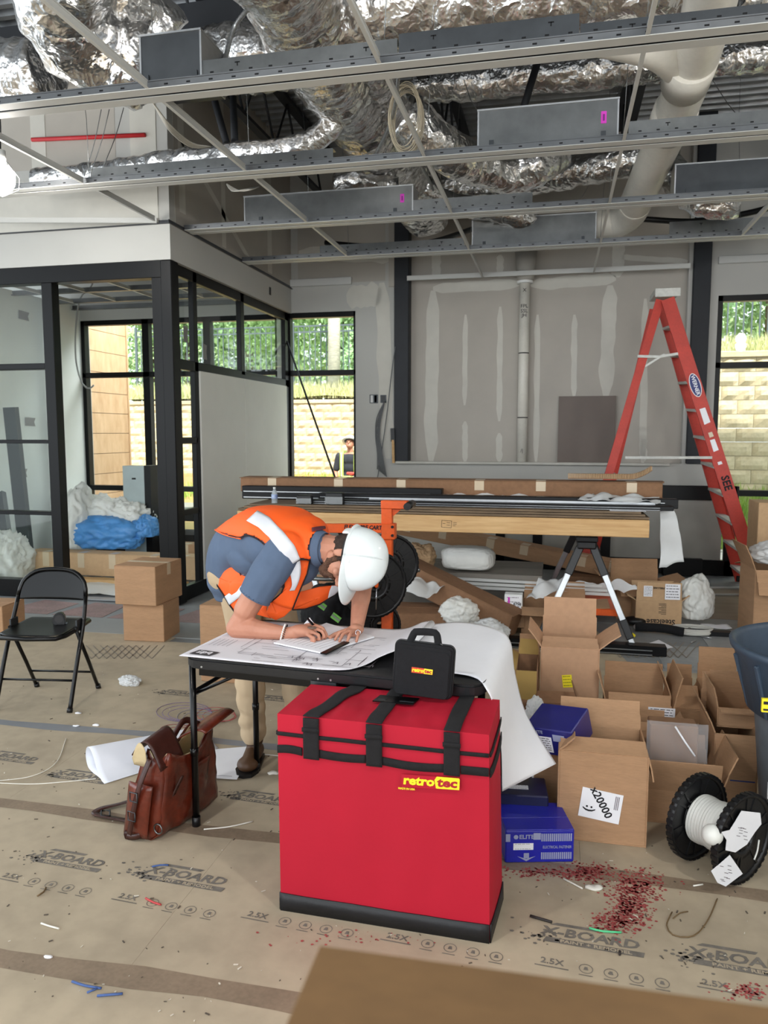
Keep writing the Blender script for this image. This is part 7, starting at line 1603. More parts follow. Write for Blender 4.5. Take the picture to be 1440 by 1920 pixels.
# ================================================================ LITTER ON THE FLOOR
LW = mat('white_strip', (232, 228, 216), rough=0.6); LBL = mat('blue_strip', (70, 96, 150), rough=0.6); LR_ = mat('red_strip', (190, 70, 70), rough=0.6); LG = mat('green_wire', (90, 200, 140), rough=0.5); LK = mat('dark_strip', (46, 40, 38), rough=0.6); LBR = mat('brown_wire', (110, 88, 58), rough=0.6)
for (lab, pts, r, m, nm) in (
    ('bent white wire offcut lying right of the leather bag', [(382, 1555), (430, 1550), (474, 1540)], 0.0028, LW, 'wire_offcut'),
    ('white wire offcut at the lower left of the floor', [(77, 1731), (95, 1737), (111, 1741)], 0.003, LW, 'wire_offcut'),
    ('white wire offcut below the big labelled box', [(1057, 1648), (1075, 1657), (1092, 1666)], 0.003, LW, 'wire_offcut'),
    ('black wire offcut right of the red case', [(994, 1717), (1035, 1729)], 0.0045, LK, 'wire_offcut'),
    ('green wire offcut above the printed board logo', [(1105, 1740), (1130, 1746), (1165, 1748)], 0.0035, LG, 'wire_offcut'),
    ('red and white wire offcut on the printed icons', [(273, 1684), (288, 1692), (302, 1696)], 0.0035, LR_, 'wire_offcut'),
    ('upper blue wire offcut at bottom left', [(135, 1840), (160, 1848), (190, 1853)], 0.0035, LBL, 'wire_offcut'),
    ('lower blue wire offcut at bottom left', [(182, 1867), (230, 1863)], 0.0035, LBL, 'wire_offcut'),
    ('short blue bit crossing between the two blue offcuts', [(163, 1861), (183, 1853)], 0.003, LBL, 'wire_offcut'),
    ('dark wire offcut above the middle board logo', [(285, 1625), (300, 1622), (316, 1622)], 0.003, LBL, 'wire_offcut'),
    ('long thin white wire on the floor left of the paper roll', [(-5, 1468), (60, 1470), (120, 1466), (180, 1460)], 0.0022, LW, 'wire'),
    ('thin white wire arcing at the left edge of the floor', [(-10, 1465), (60, 1455), (105, 1430), (124, 1385)], 0.002, LW, 'wire'),
    ('white wire lying under the table between leg and red case', [(488, 1414), (522, 1417)], 0.003, LW, 'wire'),
    ('brown hooked wire loop at lower right of the floor', [(1260, 1710), (1250, 1735), (1262, 1753), (1290, 1757), (1310, 1748), (1330, 1720), (1345, 1685)], 0.0022, LBR, 'wire'),
    ('brown hooked wire end beside the loop', [(1262, 1722), (1275, 1712), (1290, 1709)], 0.002, LBR, 'wire'),
    ('bent brown strip on the first board icons', [(70, 1680), (82, 1672), (86, 1664)], 0.003, LBR, 'wire_offcut'),
    ('short dark offcut below the right board logo', [(1162, 1783), (1162, 1790)], 0.004, LK, 'wire_offcut'),
    ('white wire bit near the spool foot', [(1300, 1661), (1318, 1658)], 0.003, LW, 'wire_offcut')):
    S(G().tube(spline([atZ(u, v, r+0.002) for u, v in pts], 0.02), r, 6), nm, m, lab, 'wire')
for (lab, u, v, s, m) in (('crumpled white scrap near the chair foot', 147, 1338, 0.016, PAPER), ('flat white chip on the grey tape', 143, 1362, 0.014, PAPER), ('second white chip on the grey tape', 180, 1361, 0.013, PAPER), ('crumpled paper scrap below the labelled box', 1113, 1667, 0.02, LW), ('pale curled shaving by the man\'s heel', 512, 1452, 0.02, LW), ('tiny white scrap at the lower left', 91, 1795, 0.01, PAPER)):
    p = atZ(u, v, 0); g = G().ell(p+Vector((0, 0, s*0.3)), (s*1.5, s*0.8, s*0.35), n=9, m=5); me = mesh_from(g, 'paper_scrap'); warp(me, s*0.5, 40, u); S(me, 'paper_scrap', m, lab, 'scrap')
p = atZ(243, 1283, 0); bag('clear crumpled plastic bag on the floor between chair and table', (p.x, p.y, 0.02), (0.06, 0.045, 0.03), FILMW, 51, amp=0.35)
for k, (m, lab, cu, cv, ru, rv) in enumerate(((mat('violet_wire', (120, 100, 140)), 'loose violet wire loops on the floor behind the front table leg', 345, 1335, 52, 18), (mat('grey_violet_wire', (130, 130, 150)), 'second set of violet-grey wire loops beside the first', 372, 1345, 40, 16), (mat('red_wire', (176, 70, 74)), 'loose red wire loops on the floor near the man\'s leg', 405, 1340, 36, 14), (mat('dark_red_wire', (140, 60, 66)), 'red wire loops curling toward the paper roll', 330, 1368, 30, 10))):
    g = G()
    for i in range(3):
        pts = []
        for t in range(22):
            a = 2*math.pi*t/20+k; pts.append(atZ(cu+6*i+(ru-5*i)*math.cos(a), cv+2*i+(rv-3*i)*math.sin(a), 0.005+0.004*i+0.003*math.sin(a*3)))
        g.tube(pts, 0.0016, 5)
    S(g, 'loose_wire', m, lab, 'wire')
# ================================================================ THE BENDING MAN
SKIN = mat('skin', (196, 142, 118), rgb2=(176, 118, 94), rough=0.55, vscale=9, sub=0.08, bump=0.06, bscale=120, contrast=0.8)
SHIRT = mat('slate_shirt', (84, 100, 124), rough=0.85, var=0.10, vscale=5, bump=0.25, bscale=14)
VEST = mat('orange_vest', (255, 98, 30), rough=0.65, var=0.05, vscale=4, bump=0.2, bscale=12)
REFL = mat('reflective_tape', (216, 218, 224), rough=0.35, var=0.12, vscale=8, bump=0.25, bscale=26)
PIPE = mat('black_piping', (34, 22, 26), rough=0.8)
KHAKI = mat('khaki', (186, 164, 134), rough=0.9, var=0.08, vscale=5, bump=0.3, bscale=14)
BOOT = mat('brown_boot', (92, 64, 42), rgb2=(66, 44, 28), rough=0.5, vscale=7, bump=0.1, bscale=30)
HAIR = mat('dark_brown_hair', (52, 38, 30), rough=0.8, var=0.4, vscale=60, bump=0.6, bscale=120)
BEARD = mat('brown_beard', (104, 74, 56), rgb2=(70, 46, 36), rough=0.9, vscale=90, bump=0.6, bscale=160)
HAT = mat('white_hard_hat', (226, 232, 232), rough=0.28, var=0.02, coat=0.4)
V = Vector
man = T('person', 'man in white hard hat, orange vest and khaki trousers bending over drawings to write', 'person', (-1.38, 3.45, 0))

def oell(g, c, ax, r, n=20, m=12):
    """ellipsoid with its own axes"""
    M = Matrix([V(a) for a in ax]).transposed(); g.ell(c, r, M, n, m)
# torso axes
tdir = V((0.86, -0.44, 0.10)).normalized(); lat = V((-0.455, -0.89, 0)).normalized(); nrm = lat.cross(tdir).normalized()
if nrm.z < 0: nrm = -nrm
pel = V((-1.50, 3.47, 0.95)); wai = V((-1.455, 3.41, 1.05)); mid = V((-1.33, 3.33, 1.115)); che = V((-1.20, 3.255, 1.125)); sho = V((-1.10, 3.20, 1.12)); nck = V((-1.01, 3.155, 1.105))
shR = V((-1.135, 3.035, 1.085)); elR = V((-1.315, 2.99, 0.775)); wrR = V((-1.085, 2.985, 0.765)); 
shL = V((-1.02, 3.35, 1.06)); elL = V((-0.845, 3.33, 0.915)); wrL = V((-0.815, 3.10, 0.768))
head_c = V((-0.852, 3.115, 1.070))
U = V((0.965, -0.16, -0.07)).normalized(); Fd = V((0.02, -0.30, -0.95)); Fd = (Fd-U*Fd.dot(U)).normalized(); Rt = Fd.cross(U).normalized()   # head up, face direction, man's right
def HP(r, f, u): return head_c+Rt*r+Fd*f+U*u
def torso(g, e=0.0):
    K = [(pel+V((-0.02, 0.01, -0.16)), 0.10, 0.09), (pel+V((-0.015, 0.01, -0.08)), 0.150, 0.115), (pel, 0.165, 0.125), (wai, 0.155, 0.122), (mid, 0.165, 0.128), (che, 0.182, 0.128), (sho, 0.165, 0.10), (nck+V((-0.02, 0.01, 0)), 0.085, 0.072), (nck+V((0.02, -0.01, 0)), 0.05, 0.05)]
    cs_ = spline([q[0] for q in K], 0.012); ws_ = spline([V((q[1], q[2], i)) for i, q in enumerate(K)], 9)
    # resample the widths along the same parameter
    n = len(cs_); N = 30; vs = []
    ctr_ = []; 
    segs_ = spline([V((q[0].x, q[0].y, q[0].z)) for q in K], 0.012)
    acc = [0]
    for i in range(1, len(K)): acc.append(acc[-1]+(K[i][0]-K[i-1][0]).length)
    for i, c in enumerate(cs_):
        s = acc[-1]*i/(n-1); k = max(j for j in range(len(acc)) if acc[j] <= s+1e-9); k = min(k, len(K)-2); f = (s-acc[k])/(acc[k+1]-acc[k]); f = f*f*(3-2*f)
        a = K[k][1]*(1-f)+K[k+1][1]*f+e; b = K[k][2]*(1-f)+K[k+1][2]*f+e
        t = (cs_[min(i+2, n-1)]-cs_[max(i-2, 0)]).normalized(); m = lat.cross(t).normalized()
        if m.dot(nrm) < 0: m = -m
        for q in range(N):
            th = 2*math.pi*q/N; sx_ = math.cos(th); sy_ = math.sin(th); vs.append(c+lat*a*math.copysign(abs(sx_)**0.85, sx_)+m*b*math.copysign(abs(sy_)**0.85, sy_))
    fs = [(i*N+q, i*N+(q+1) % N, (i+1)*N+(q+1) % N, (i+1)*N+q) for i in range(n-1) for q in range(N)]+[tuple(range(N-1, -1, -1)), tuple((n-1)*N+q for q in range(N))]
    g.add(vs, fs, 0, True)
def head_geo(g):
    oell(g, HP(0, -0.01, 0.03), (Rt, Fd, U), (0.076, 0.098, 0.095))
    oell(g, HP(0, 0.025, -0.035), (Rt, Fd, U), (0.062, 0.066, 0.075))
    oell(g, HP(0, 0.055, -0.085), (Rt, Fd, U), (0.040, 0.034, 0.028))      # chin
    for s in (-1, 1):
        g.caps(HP(s*0.058, 0.0, -0.055), HP(s*0.03, 0.06, -0.088), 0.02, 0.018)   # jaw
        oell(g, HP(s*0.042, 0.062, -0.025), (Rt, Fd, U), (0.022, 0.02, 0.018))    # cheek
        oell(g, HP(s*0.080, -0.012, -0.012), (Rt, Fd, U), (0.009, 0.017, 0.030))  # ear
        g.caps(HP(s*0.083, -0.02, 0.012), HP(s*0.083, 0.0, 0.015), 0.006, 0.006); g.caps(HP(s*0.086, -0.026, 0.01), HP(s*0.084, -0.018, -0.03), 0.006, 0.005)
        g.caps(HP(s*0.012, 0.088, 0.026), HP(s*0.045, 0.078, 0.024), 0.010, 0.008)  # brow
        oell(g, HP(s*0.030, 0.077, 0.006), (Rt, Fd, U), (0.015, 0.012, 0.009))     # closed lid
    g.caps(HP(0, 0.086, 0.012), HP(0, 0.112, -0.028), 0.009, 0.013); oell(g, HP(0.011, 0.1, -0.032), (Rt, Fd, U), (0.009, 0.01, 0.008)); oell(g, HP(-0.011, 0.1, -0.032), (Rt, Fd, U), (0.009, 0.01, 0.008))
    g.caps(HP(-0.02, 0.086, -0.056), HP(0.02, 0.086, -0.056), 0.008, 0.008); g.caps(HP(-0.016, 0.084, -0.067), HP(0.016, 0.084, -0.067), 0.008, 0.008)
g = G(); torso(g, -0.012); head_geo(g)
g.caps(nck+V((-0.05, 0.03, 0.0)), HP(0, -0.03, -0.05), 0.066, 0.060)
# near arm (writing) and far arm
g.caps(shR+V((-0.004, 0.01, -0.02)), elR.lerp(shR, 0.04), 0.050, 0.043); g.caps(shR.lerp(elR, 0.45)+V((-0.006, -0.004, 0)), shR.lerp(elR, 0.75)+V((-0.006, -0.004, 0)), 0.053, 0.049)
g.caps(elR, elR.lerp(wrR, 0.35)+V((0, 0, 0.006)), 0.043, 0.044); g.caps(elR.lerp(wrR, 0.3)+V((0, 0, 0.004)), wrR, 0.044, 0.027)
g.caps(shL, elL, 0.052, 0.045); g.caps(elL, elL.lerp(wrL, 0.35), 0.043, 0.043); g.caps(elL.lerp(wrL, 0.3), wrL, 0.043, 0.028)
def finger(g, pts, r0=0.0088, r1=0.0068):
    for k in range(len(pts)-1):
        a = r0+(r1-r0)*k/(len(pts)-1); b = r0+(r1-r0)*(k+1)/(len(pts)-1); g.caps(pts[k], pts[k+1], a, b, 10)
# right hand: fist round a pen, seen from its back; placed by where each knuckle stands on the table plane
zt_ = TZ+0.012
pr_ = V((-1.015, 2.985, zt_+0.038))
oell(g, pr_+V((0.0, 0, 0)), ((1, 0.08, -0.12), (-0.08, 1, 0), (0.12, 0, 1)), (0.052, 0.036, 0.024)); g.caps(wrR, pr_, 0.027, 0.026)
kn = [V((-0.966, 3.018, zt_+0.052)), V((-0.962, 2.996, zt_+0.046)), V((-0.968, 2.974, zt_+0.036)), V((-0.978, 2.955, zt_+0.026))]
tips = [(V((-0.938, 3.012, zt_+0.046)), V((-0.918, 2.998, zt_+0.024)), V((-0.922, 2.992, zt_+0.008))), (V((-0.932, 2.986, zt_+0.040)), V((-0.920, 2.978, zt_+0.020)), V((-0.936, 2.980, zt_+0.008))), (V((-0.940, 2.962, zt_+0.030)), V((-0.934, 2.956, zt_+0.014)), V((-0.954, 2.964, zt_+0.008))), (V((-0.954, 2.942, zt_+0.022)), V((-0.950, 2.938, zt_+0.010)), V((-0.968, 2.950, zt_+0.007)))]
for k_, t_ in zip(kn, tips): finger(g, [pr_.lerp(k_, 0.35), k_, t_[0], t_[1], t_[2]])
finger(g, [pr_+V((-0.02, 0.022, 0.006)), pr_+V((0.024, 0.052, 0.014)), V((-0.944, 3.030, zt_+0.036)), V((-0.924, 3.012, zt_+0.018))], 0.0115, 0.0085)
# left hand: flat, fingers spread over the strip
pl = V((-0.812, 3.055, zt_+0.032)); oell(g, pl, ((1, 0, 0.1), (0, 1, 0.2), (-0.1, -0.2, 1)), (0.040, 0.046, 0.019)); g.caps(wrL, pl, 0.028, 0.027)
lf = [((-0.842, 3.028), (-0.862, 3.000), (-0.874, 2.978)), ((-0.826, 3.016), (-0.842, 2.984), (-0.850, 2.958)), ((-0.806, 3.014), (-0.812, 2.980), (-0.816, 2.954)), ((-0.784, 3.022), (-0.780, 2.994), (-0.782, 2.972))]
for k, (a, b, c) in enumerate(lf): finger(g, [pl.lerp(V((*a, zt_+0.04)), 0.3), V((*a, zt_+0.040)), V((*b, zt_+0.034)), V((*c, zt_+0.010))], 0.0092, 0.007)
finger(g, [pl+V((-0.015, 0.012, 0)), V((-0.862, 3.050, zt_+0.026)), V((-0.893, 3.028, zt_+0.016)), V((-0.904, 3.006, zt_+0.010))], 0.0115, 0.0085)
# legs inside the trousers
hR, kR, aR = V((-1.50, 3.45, 0.90)), V((-1.455, 3.45, 0.47)), V((-1.418, 3.41, 0.11))
hL, kL, aL = V((-1.40, 3.60, 0.90)), V((-1.27, 3.55, 0.47)), V((-1.21, 3.52, 0.11))
for h, k, a in ((hR, kR, aR), (hL, kL, aL)): g.caps(h, k, 0.075, 0.05); g.caps(k, a, 0.05, 0.036)
me = remesh(g, 0.0042, 3, 'body'); body = P(me, 'body', SKIN, man, world=True)
# clothes ------------------------------------------------------------
g = G()
for c, a, b, l in ((pel+V((0, 0, -0.02)), 0.178, 0.135, 0.13),): oell(g, c, (lat, nrm, tdir), (a, b, l), 24, 16)
oell(g, V((-1.46, 3.50, 0.90)), ((0.45, 0.89, 0), (0, 0, 1), (0.89, -0.45, 0)), (0.185, 0.15, 0.14), 24, 16)
for h, k, a in ((hR, kR, aR), (hL, kL, aL)):
    g.caps(h, h.lerp(k, 0.4), 0.108, 0.092); g.caps(h.lerp(k, 0.35), k, 0.094, 0.074); g.caps(k, k.lerp(a, 0.5), 0.073, 0.068); g.caps(k.lerp(a, 0.5), a+V((0, 0, 0.03)), 0.068, 0.062)
me = remesh(g, 0.008, 4, 'trousers')
for v, c_, n_ in vnorm(me):
    z = c_.z; f = max(0, min(1, (0.5-z)/0.35)); v.co = c_+n_*(0.007*noise.noise(V((c_.x*8, c_.y*8, z*7)))+0.004*f*math.sin(z*75+c_.x*22)+0.014*f*noise.noise(V((c_.x*14, c_.y*14, z*26))))
bm = bmesh.new(); bm.from_mesh(me); bmesh.ops.bisect_plane(bm, geom=bm.verts[:]+bm.edges[:]+bm.faces[:], plane_co=(0, 0, 0.10), plane_no=(0, 0, 1), clear_inner=True); bm.to_mesh(me); bm.free()
trou = P(me, 'trousers', KHAKI, man, world=True)
g = G(); g.tube([V((-1.605, 3.38, 0.90)), V((-1.60, 3.36, 0.89))], 0.006, 8)
# boots
def boot(a, toe):
    g = G(); toe = V(toe); d = (toe-a); d.z = 0; d.normalize()
    g.caps(a+V((0, 0, 0.05)), a+V((0, 0, 0.0)), 0.046, 0.048); g.caps(V((a.x, a.y, 0.048))-d*0.02, V((toe.x, toe.y, 0.036))-d*0.03, 0.045, 0.036); oell(g, V((toe.x, toe.y, 0.036))-d*0.045, (V((-d.y, d.x, 0)), d, (0, 0, 1)), (0.052, 0.06, 0.034))
    me = remesh(g, 0.006, 3, 'boot')
    for v in me.vertices:
        if v.co.z < 0.014: v.co.z = 0.014
    b = P(me, 'boot', BOOT, man, world=True)
    n = V((-d.y, d.x, 0)); c = V((a.x, a.y, 0)).lerp(V((toe.x, toe.y, 0)), 0.42)
    P(G().prism([c+n*w+d*l for w, l in ((0.04, -0.12), (0.05, -0.02), (0.056, 0.07), (0.035, 0.125), (0, 0.138), (-0.035, 0.125), (-0.056, 0.07), (-0.05, -0.02), (-0.04, -0.12))], (0, 0, 0.017)), 'sole', BLACKP, b, world=True)
boot(aR, (-1.395, 3.245, 0)); boot(aL, (-1.16, 3.37, 0))
# shirt: torso shell with sleeves and collar
g = G(); torso(g, 0.006)
g.caps(shR+V((0.0, 0.03, 0)), shR.lerp(elR, 0.25), 0.080, 0.078); g.caps(shR.lerp(elR, 0.2), shR.lerp(elR, 0.5)+V((-0.0, -0.008, 0)), 0.078, 0.072)
oell(g, V((-1.14, 3.20, 1.045)), (lat, nrm, tdir), (0.15, 0.13, 0.13)); oell(g, V((-1.32, 3.30, 1.05)), (lat, nrm, tdir), (0.15, 0.12, 0.16))
g.caps(shL+V((-0.02, -0.03, 0)), shL.lerp(elL, 0.5), 0.07, 0.066)
g.caps(sho, nck+V((0.005, 0, 0)), 0.10, 0.070)
me = remesh(g, 0.006, 16, 'shirt')
for v, c, n_ in vnorm(me):
    v.co = c+n_*(0.005*noise.noise(c*9)+0.004*(0.5-abs(noise.noise(V((c.x*14, c.y*14, c.z*9)))))+0.002)
bm = bmesh.new(); bm.from_mesh(me)
armd = (elR-shR).normalized(); cut = shR.lerp(elR, 0.56)
kill = [v for v in bm.verts if (v.co-cut).dot(armd) > 0 and (v.co-cut).length < 0.16 and (v.co-V((-1.33, 3.33, 1.0))).dot(lat) > 0.10]
bmesh.ops.delete(bm, geom=kill, context='VERTS'); bm.to_mesh(me); bm.free()
shirt = P(me, 'shirt', SHIRT, man, world=True)
P(G().tube([cut+(lat.cross(armd).normalized()*math.cos(t)+armd.cross(lat.cross(armd).normalized())*math.sin(t))*0.069 for t in [k*math.pi/14 for k in range(28)]], 0.0045, 6, closed=True), 'sleeve_hem', SHIRT, shirt, world=True)
# collar
def colf(i, j):
    a = i*math.pi*1.7+0.35; ax1 = (HP(0, -0.03, -0.05)-nck).normalized(); s1_ = ax1.orthogonal().normalized(); s2_ = ax1.cross(s1_); r_ = 0.070+0.012*(1-j)
    return nck+ax1*(0.015+0.032*j)+(s1_*math.cos(a)+s2_*math.sin(a))*r_
P(G().surf(colf, 30, 5, th=0.004), 'collar', SHIRT, shirt, world=True)
# undershirt tail at the lower back
# vest: shell of torso pushed outward; panels cut where the photograph shows edges
g = G(); torso(g, 0.020); g.caps(sho, nck, 0.118, 0.086); g.caps(shR+V((0.05, 0.06, 0.0)), shR+V((0.02, 0.035, 0.03)), 0.07, 0.075); g.caps(shL, shL+V((-0.03, -0.05, 0)), 0.08, 0.08)
vme = remesh(g, 0.0055, 20, 'vest')
for v, c, n_ in vnorm(vme): v.co = c+n_*(0.004*noise.noise(c*7))
vt = [v.co.copy() for v in vme.vertices]; vp_ = [tuple(p.vertices) for p in vme.polygons]
tree_ = BVHTree.FromPolygons(vt, vp_)
def hit(u, v, off=0.0, yf=3.35):
    d = ray(u, v).normalized(); loc, n, i, ds = tree_.ray_cast(EYE, d)
    if loc is None:
        t0 = yf/d.y; q = EYE+d*t0; loc, n, i, ds = tree_.find_nearest(q)
        dd = (loc-EYE).dot(d); loc = EYE+d*dd
        n = n if n.dot(d) < 0 else -n
    return loc+n*off
# pixel outlines of the near side (measured), used as the pattern the panels are cut to
BACK = [(402, 994), (422, 978), (440, 966), (470, 950), (500, 945), (560, 952), (625, 972), (652, 990), (655, 1003), (640, 1006), (622, 1011), (603, 1021), (592, 1036), (581, 1051), (562, 1047), (545, 1058), (529, 1069), (520, 1052), (507, 1032), (492, 1016), (476, 1006), (459, 1002), (452, 1010), (430, 1004)]
LAP = [(529, 1069), (545, 1056), (562, 1047), (582, 1050), (577, 1075), (567, 1098), (558, 1120), (549, 1143), (528, 1138), (508, 1129), (528, 1112), (533, 1100), (533, 1085)]
def inpoly(x, y, P_):
    c = False; n = len(P_)
    for i in range(n):
        x1, y1 = P_[i]; x2, y2 = P_[(i+1) % n]
        if (y1 > y) != (y2 > y) and x < (x2-x1)*(y-y1)/(y2-y1)+x1: c = not c
    return c
bm = bmesh.new(); bm.from_mesh(vme); kill = []
tocam = (EYE-mid).normalized()
bm.normal_update()
for v in bm.verts:
    n = v.normal; c = v.co; u_, v_ = proj(c)
    near = (c-mid).dot(lat) > -0.02 or n.dot(tocam) > 0.15
    if near:
        if not inpoly(u_, v_, BACK): 
            if n.dot(tocam) > -0.35: kill.append(v)
    if (c-nck).dot(tdir) > 0.035: kill.append(v)
    elif (c-pel).dot(tdir) < -0.10 or (c-pel).length < 0.10: kill.append(v)
bmesh.ops.delete(bm, geom=list(set(kill)), context='VERTS')
bmesh.ops.solidify(bm, geom=bm.faces[:], thickness=0.003)
bm.to_mesh(vme); bm.free(); vme.polygons.foreach_set('use_smooth', [True]*len(vme.polygons))
vest = P(vme, 'vest', VEST, man, world=True)
def dens(pts, step=7):
    out = []
    for k in range(len(pts)-1):
        (a, b), (c, d) = pts[k], pts[k+1]; n = max(1, int(math.hypot(c-a, d-b)/step))
        for i in range(n): out.append((a+(c-a)*i/n, b+(d-b)*i/n))
    out.append(pts[-1]); return out
def piping(pts, r=0.0035, m=PIPE, off=0.003, par=vest, nm='piping', closed=False):
    q = [hit(u, v, off) for u, v in dens(pts)]; q2 = [q[0]]+[(q[k-1]+q[k]*2+q[k+1])/4 for k in range(1, len(q)-1)]+[q[-1]]
    P(G().tube(q2, r, 7), nm, m, par, world=True)
piping(BACK[15:25]); piping([(459, 1002), (476, 1006), (492, 1016), (507, 1032), (520, 1052), (529, 1069)]); 
piping([(529, 1069), (545, 1058), (562, 1047), (582, 1050)])
piping([(404, 994), (418, 1002), (438, 1007), (452, 1010)], m=VEST)
def strip(A, B, n, m=REFL, off=0.0065, par=vest, nm='reflective_stripe', th=0.002, k=5, yf=3.35):
    def at(Pl, t):
        x = t*(len(Pl)-1); i = min(int(x), len(Pl)-2); f = x-i; return (Pl[i][0]*(1-f)+Pl[i+1][0]*f, Pl[i][1]*(1-f)+Pl[i+1][1]*f)
    rows = [[hit(at(A, i/n)[0]*(1-j/k)+at(B, i/n)[0]*j/k, at(A, i/n)[1]*(1-j/k)+at(B, i/n)[1]*j/k, off, yf) for i in range(n+1)] for j in range(k+1)]
    P(G().surf(lambda i, j: rows[round(j*k)][round(i*n)], n, k, th=th), nm, m, par, world=True)
strip([(484, 960), (505, 972), (530, 998), (550, 1022), (562, 1047)], [(464, 978), (486, 990), (506, 1008), (525, 1032), (541, 1060)], 30)
strip([(584, 992), (607, 988), (608, 992)], [(585, 999), (603, 996), (608, 993)], 8, m=mat('mic_tab', (90, 40, 50), rough=0.6), nm='mic_tab')
# hanging front panels, free cloth with its own thickness
def cloth(pts, ys, m, nm, par=vest, th=0.004, bulge=0.02, seed=0):
    """smooth panel spanned between its outline and centre"""
    W = [atY(u, v, y) for (u, v), y in zip(pts, ys)]
    k = 4; ring = []
    n = len(W)
    for i in range(n):
        for j in range(k): ring.append(W[i].lerp(W[(i+1) % n], j/k))
    c = sum(ring, V())/len(ring); nn = V((0, 0, 0))
    for i in range(len(ring)): nn += (ring[i]-c).cross(ring[(i+1) % len(ring)]-c)
    nn.normalize()
    if nn.dot(EYE-c) < 0: nn = -nn
    N_ = len(ring); L_ = 7
    def f(i, j):
        p = ring[round(i*N_) % N_]; q = c.lerp(p, j); return q+nn*(bulge*(1-j*j)+0.006*noise.noise(q*14+V((seed, 0, 0)))*(1-j**4))
    g = G(); g.surf(f, N_, L_, th=th); P(g, nm, m, par, world=True); return W
side_y = 3.24
R4 = [(408, 1083), (418, 1070), (432, 1058), (447, 1051), (476, 1049), (472, 1075), (468, 1092), (455, 1120), (441, 1148), (430, 1133), (418, 1113), (408, 1098)]
Wp = cloth(R4, [3.32, 3.30, 3.28, 3.26, 3.22, 3.22, 3.20, 3.22, 3.25, 3.28, 3.3, 3.32], VEST, 'front_panel', bulge=0.02)
P(G().tube([w+V((0, -0.004, 0)) for w in [Wp[3], Wp[2], Wp[1], Wp[0], Wp[11], Wp[10], Wp[9], Wp[8]]], 0.0035, 7), 'piping', PIPE, vest, world=True)
def free_strip(A, B, m=REFL, nm='reflective_stripe', th=0.002, d=0.012, bl=0.02):
    a = spline([atY(u, v, y) for u, v, y in A], 0.008); b = spline([atY(u, v, y) for u, v, y in B], 0.008)
    def at(Pl, t): x = t*(len(Pl)-1); i = min(int(x), len(Pl)-2); return Pl[i].lerp(Pl[i+1], x-i)
    P(G().surf(lambda i, j: at(a, i).lerp(at(b, i), j)+V((0.2, -1, 0.1)).normalized()*(bl*(1-(2*i-1)**2)*(1-0.3*(2*j-1)**2)+0.006), 24, 5, th=th), nm, m, vest, world=True)
yl = lambda u, v: 3.05+0.06*(u-529)/53+0.03*(v-1050)/90
WL = cloth(LAP, [yl(u, v) for u, v in LAP], VEST, 'lapel', bulge=0.012, seed=3)
for idx in ((0, 12, 11, 10, 9), (3, 4, 5, 6, 7)): P(G().tube([WL[i]+V((0, -0.006, 0)) for i in idx], 0.0032, 7), 'piping', PIPE, vest, world=True)
free_strip([(541, 1060, 3.05), (546, 1080, 3.06), (548, 1097, 3.065), (543, 1108, 3.07)], [(563, 1049, 3.07), (565, 1070, 3.08), (561, 1090, 3.08), (553, 1107, 3.08)], bl=0.010)
free_strip([(422, 1118, 3.285), (445, 1102, 3.25), (466, 1088, 3.205)], [(431, 1134, 3.275), (448, 1121, 3.24), (464, 1106, 3.21)], bl=0.016)
free_strip([(452, 1002, 3.27), (447, 1025, 3.26), (450, 1050, 3.25), (455, 1078, 3.22)], [(462, 1003, 3.25), (456, 1028, 3.25), (461, 1050, 3.23), (470, 1074, 3.2)], m=REFL, nm='reflective_side_strap', bl=0.012)
P(G().tube([atY(u, v, y)+V((0, -0.012, 0)) for u, v, y in ((450, 1002, 3.27), (445, 1025, 3.26), (448, 1050, 3.25), (453, 1078, 3.22))], 0.0025, 6), 'piping', PIPE, vest, world=True)
cloth([(508, 1127), (549, 1141), (533, 1156), (517, 1163), (505, 1157), (499, 1148)], [3.1, 3.12, 3.12, 3.12, 3.11, 3.1], VEST, 'front_panel', bulge=0.008, seed=4)
cloth([(462, 1150), (480, 1135), (502, 1130), (500, 1146), (508, 1160), (480, 1152)], [3.2]*6, VEST, 'front_panel', bulge=0.006, seed=7)
W6 = cloth([(549, 1143), (562, 1110), (600, 1100), (641, 1096), (628, 1115), (600, 1133), (572, 1142)], [3.2, 3.2, 3.24, 3.3, 3.3, 3.27, 3.23], VEST, 'front_panel', bulge=0.012, seed=9)
P(G().tube([w+V((0, -0.006, 0)) for w in [W6[0], W6[6], W6[5], W6[4], W6[3]]], 0.003, 6), 'piping', PIPE, vest, world=True)
free_strip([(615, 1121, 3.275), (618, 1108, 3.265), (622, 1098, 3.26)], [(628, 1114, 3.29), (636, 1106, 3.295), (641, 1097, 3.3)], bl=0.004)
# hair, beard, hat
g = G(); oell(g, HP(0, -0.028, 0.012), (Rt, Fd, U), (0.080, 0.088, 0.085)); oell(g, HP(0, -0.055, -0.03), (Rt, Fd, U), (0.062, 0.045, 0.05))
for s in (-1, 1): g.caps(HP(s*0.076, 0.010, 0.02), HP(s*0.074, 0.012, -0.016), 0.010, 0.006)
me = remesh(g, 0.004, 2, 'hair'); warp(me, 0.003, 60, 2, 0.002, 140); P(me, 'hair', HAIR, man, world=True)
g = G()
for s in (-1, 1):
    g.caps(HP(s*0.066, 0.012, -0.02), HP(s*0.059, 0.022, -0.058), 0.009, 0.014); g.caps(HP(s*0.058, 0.02, -0.058), HP(s*0.030, 0.064, -0.090), 0.015, 0.019)
    g.caps(HP(s*0.030, 0.088, -0.050), HP(s*0.008, 0.096, -0.044), 0.006, 0.006); g.caps(HP(s*0.034, 0.082, -0.052), HP(s*0.030, 0.078, -0.082), 0.008, 0.012)
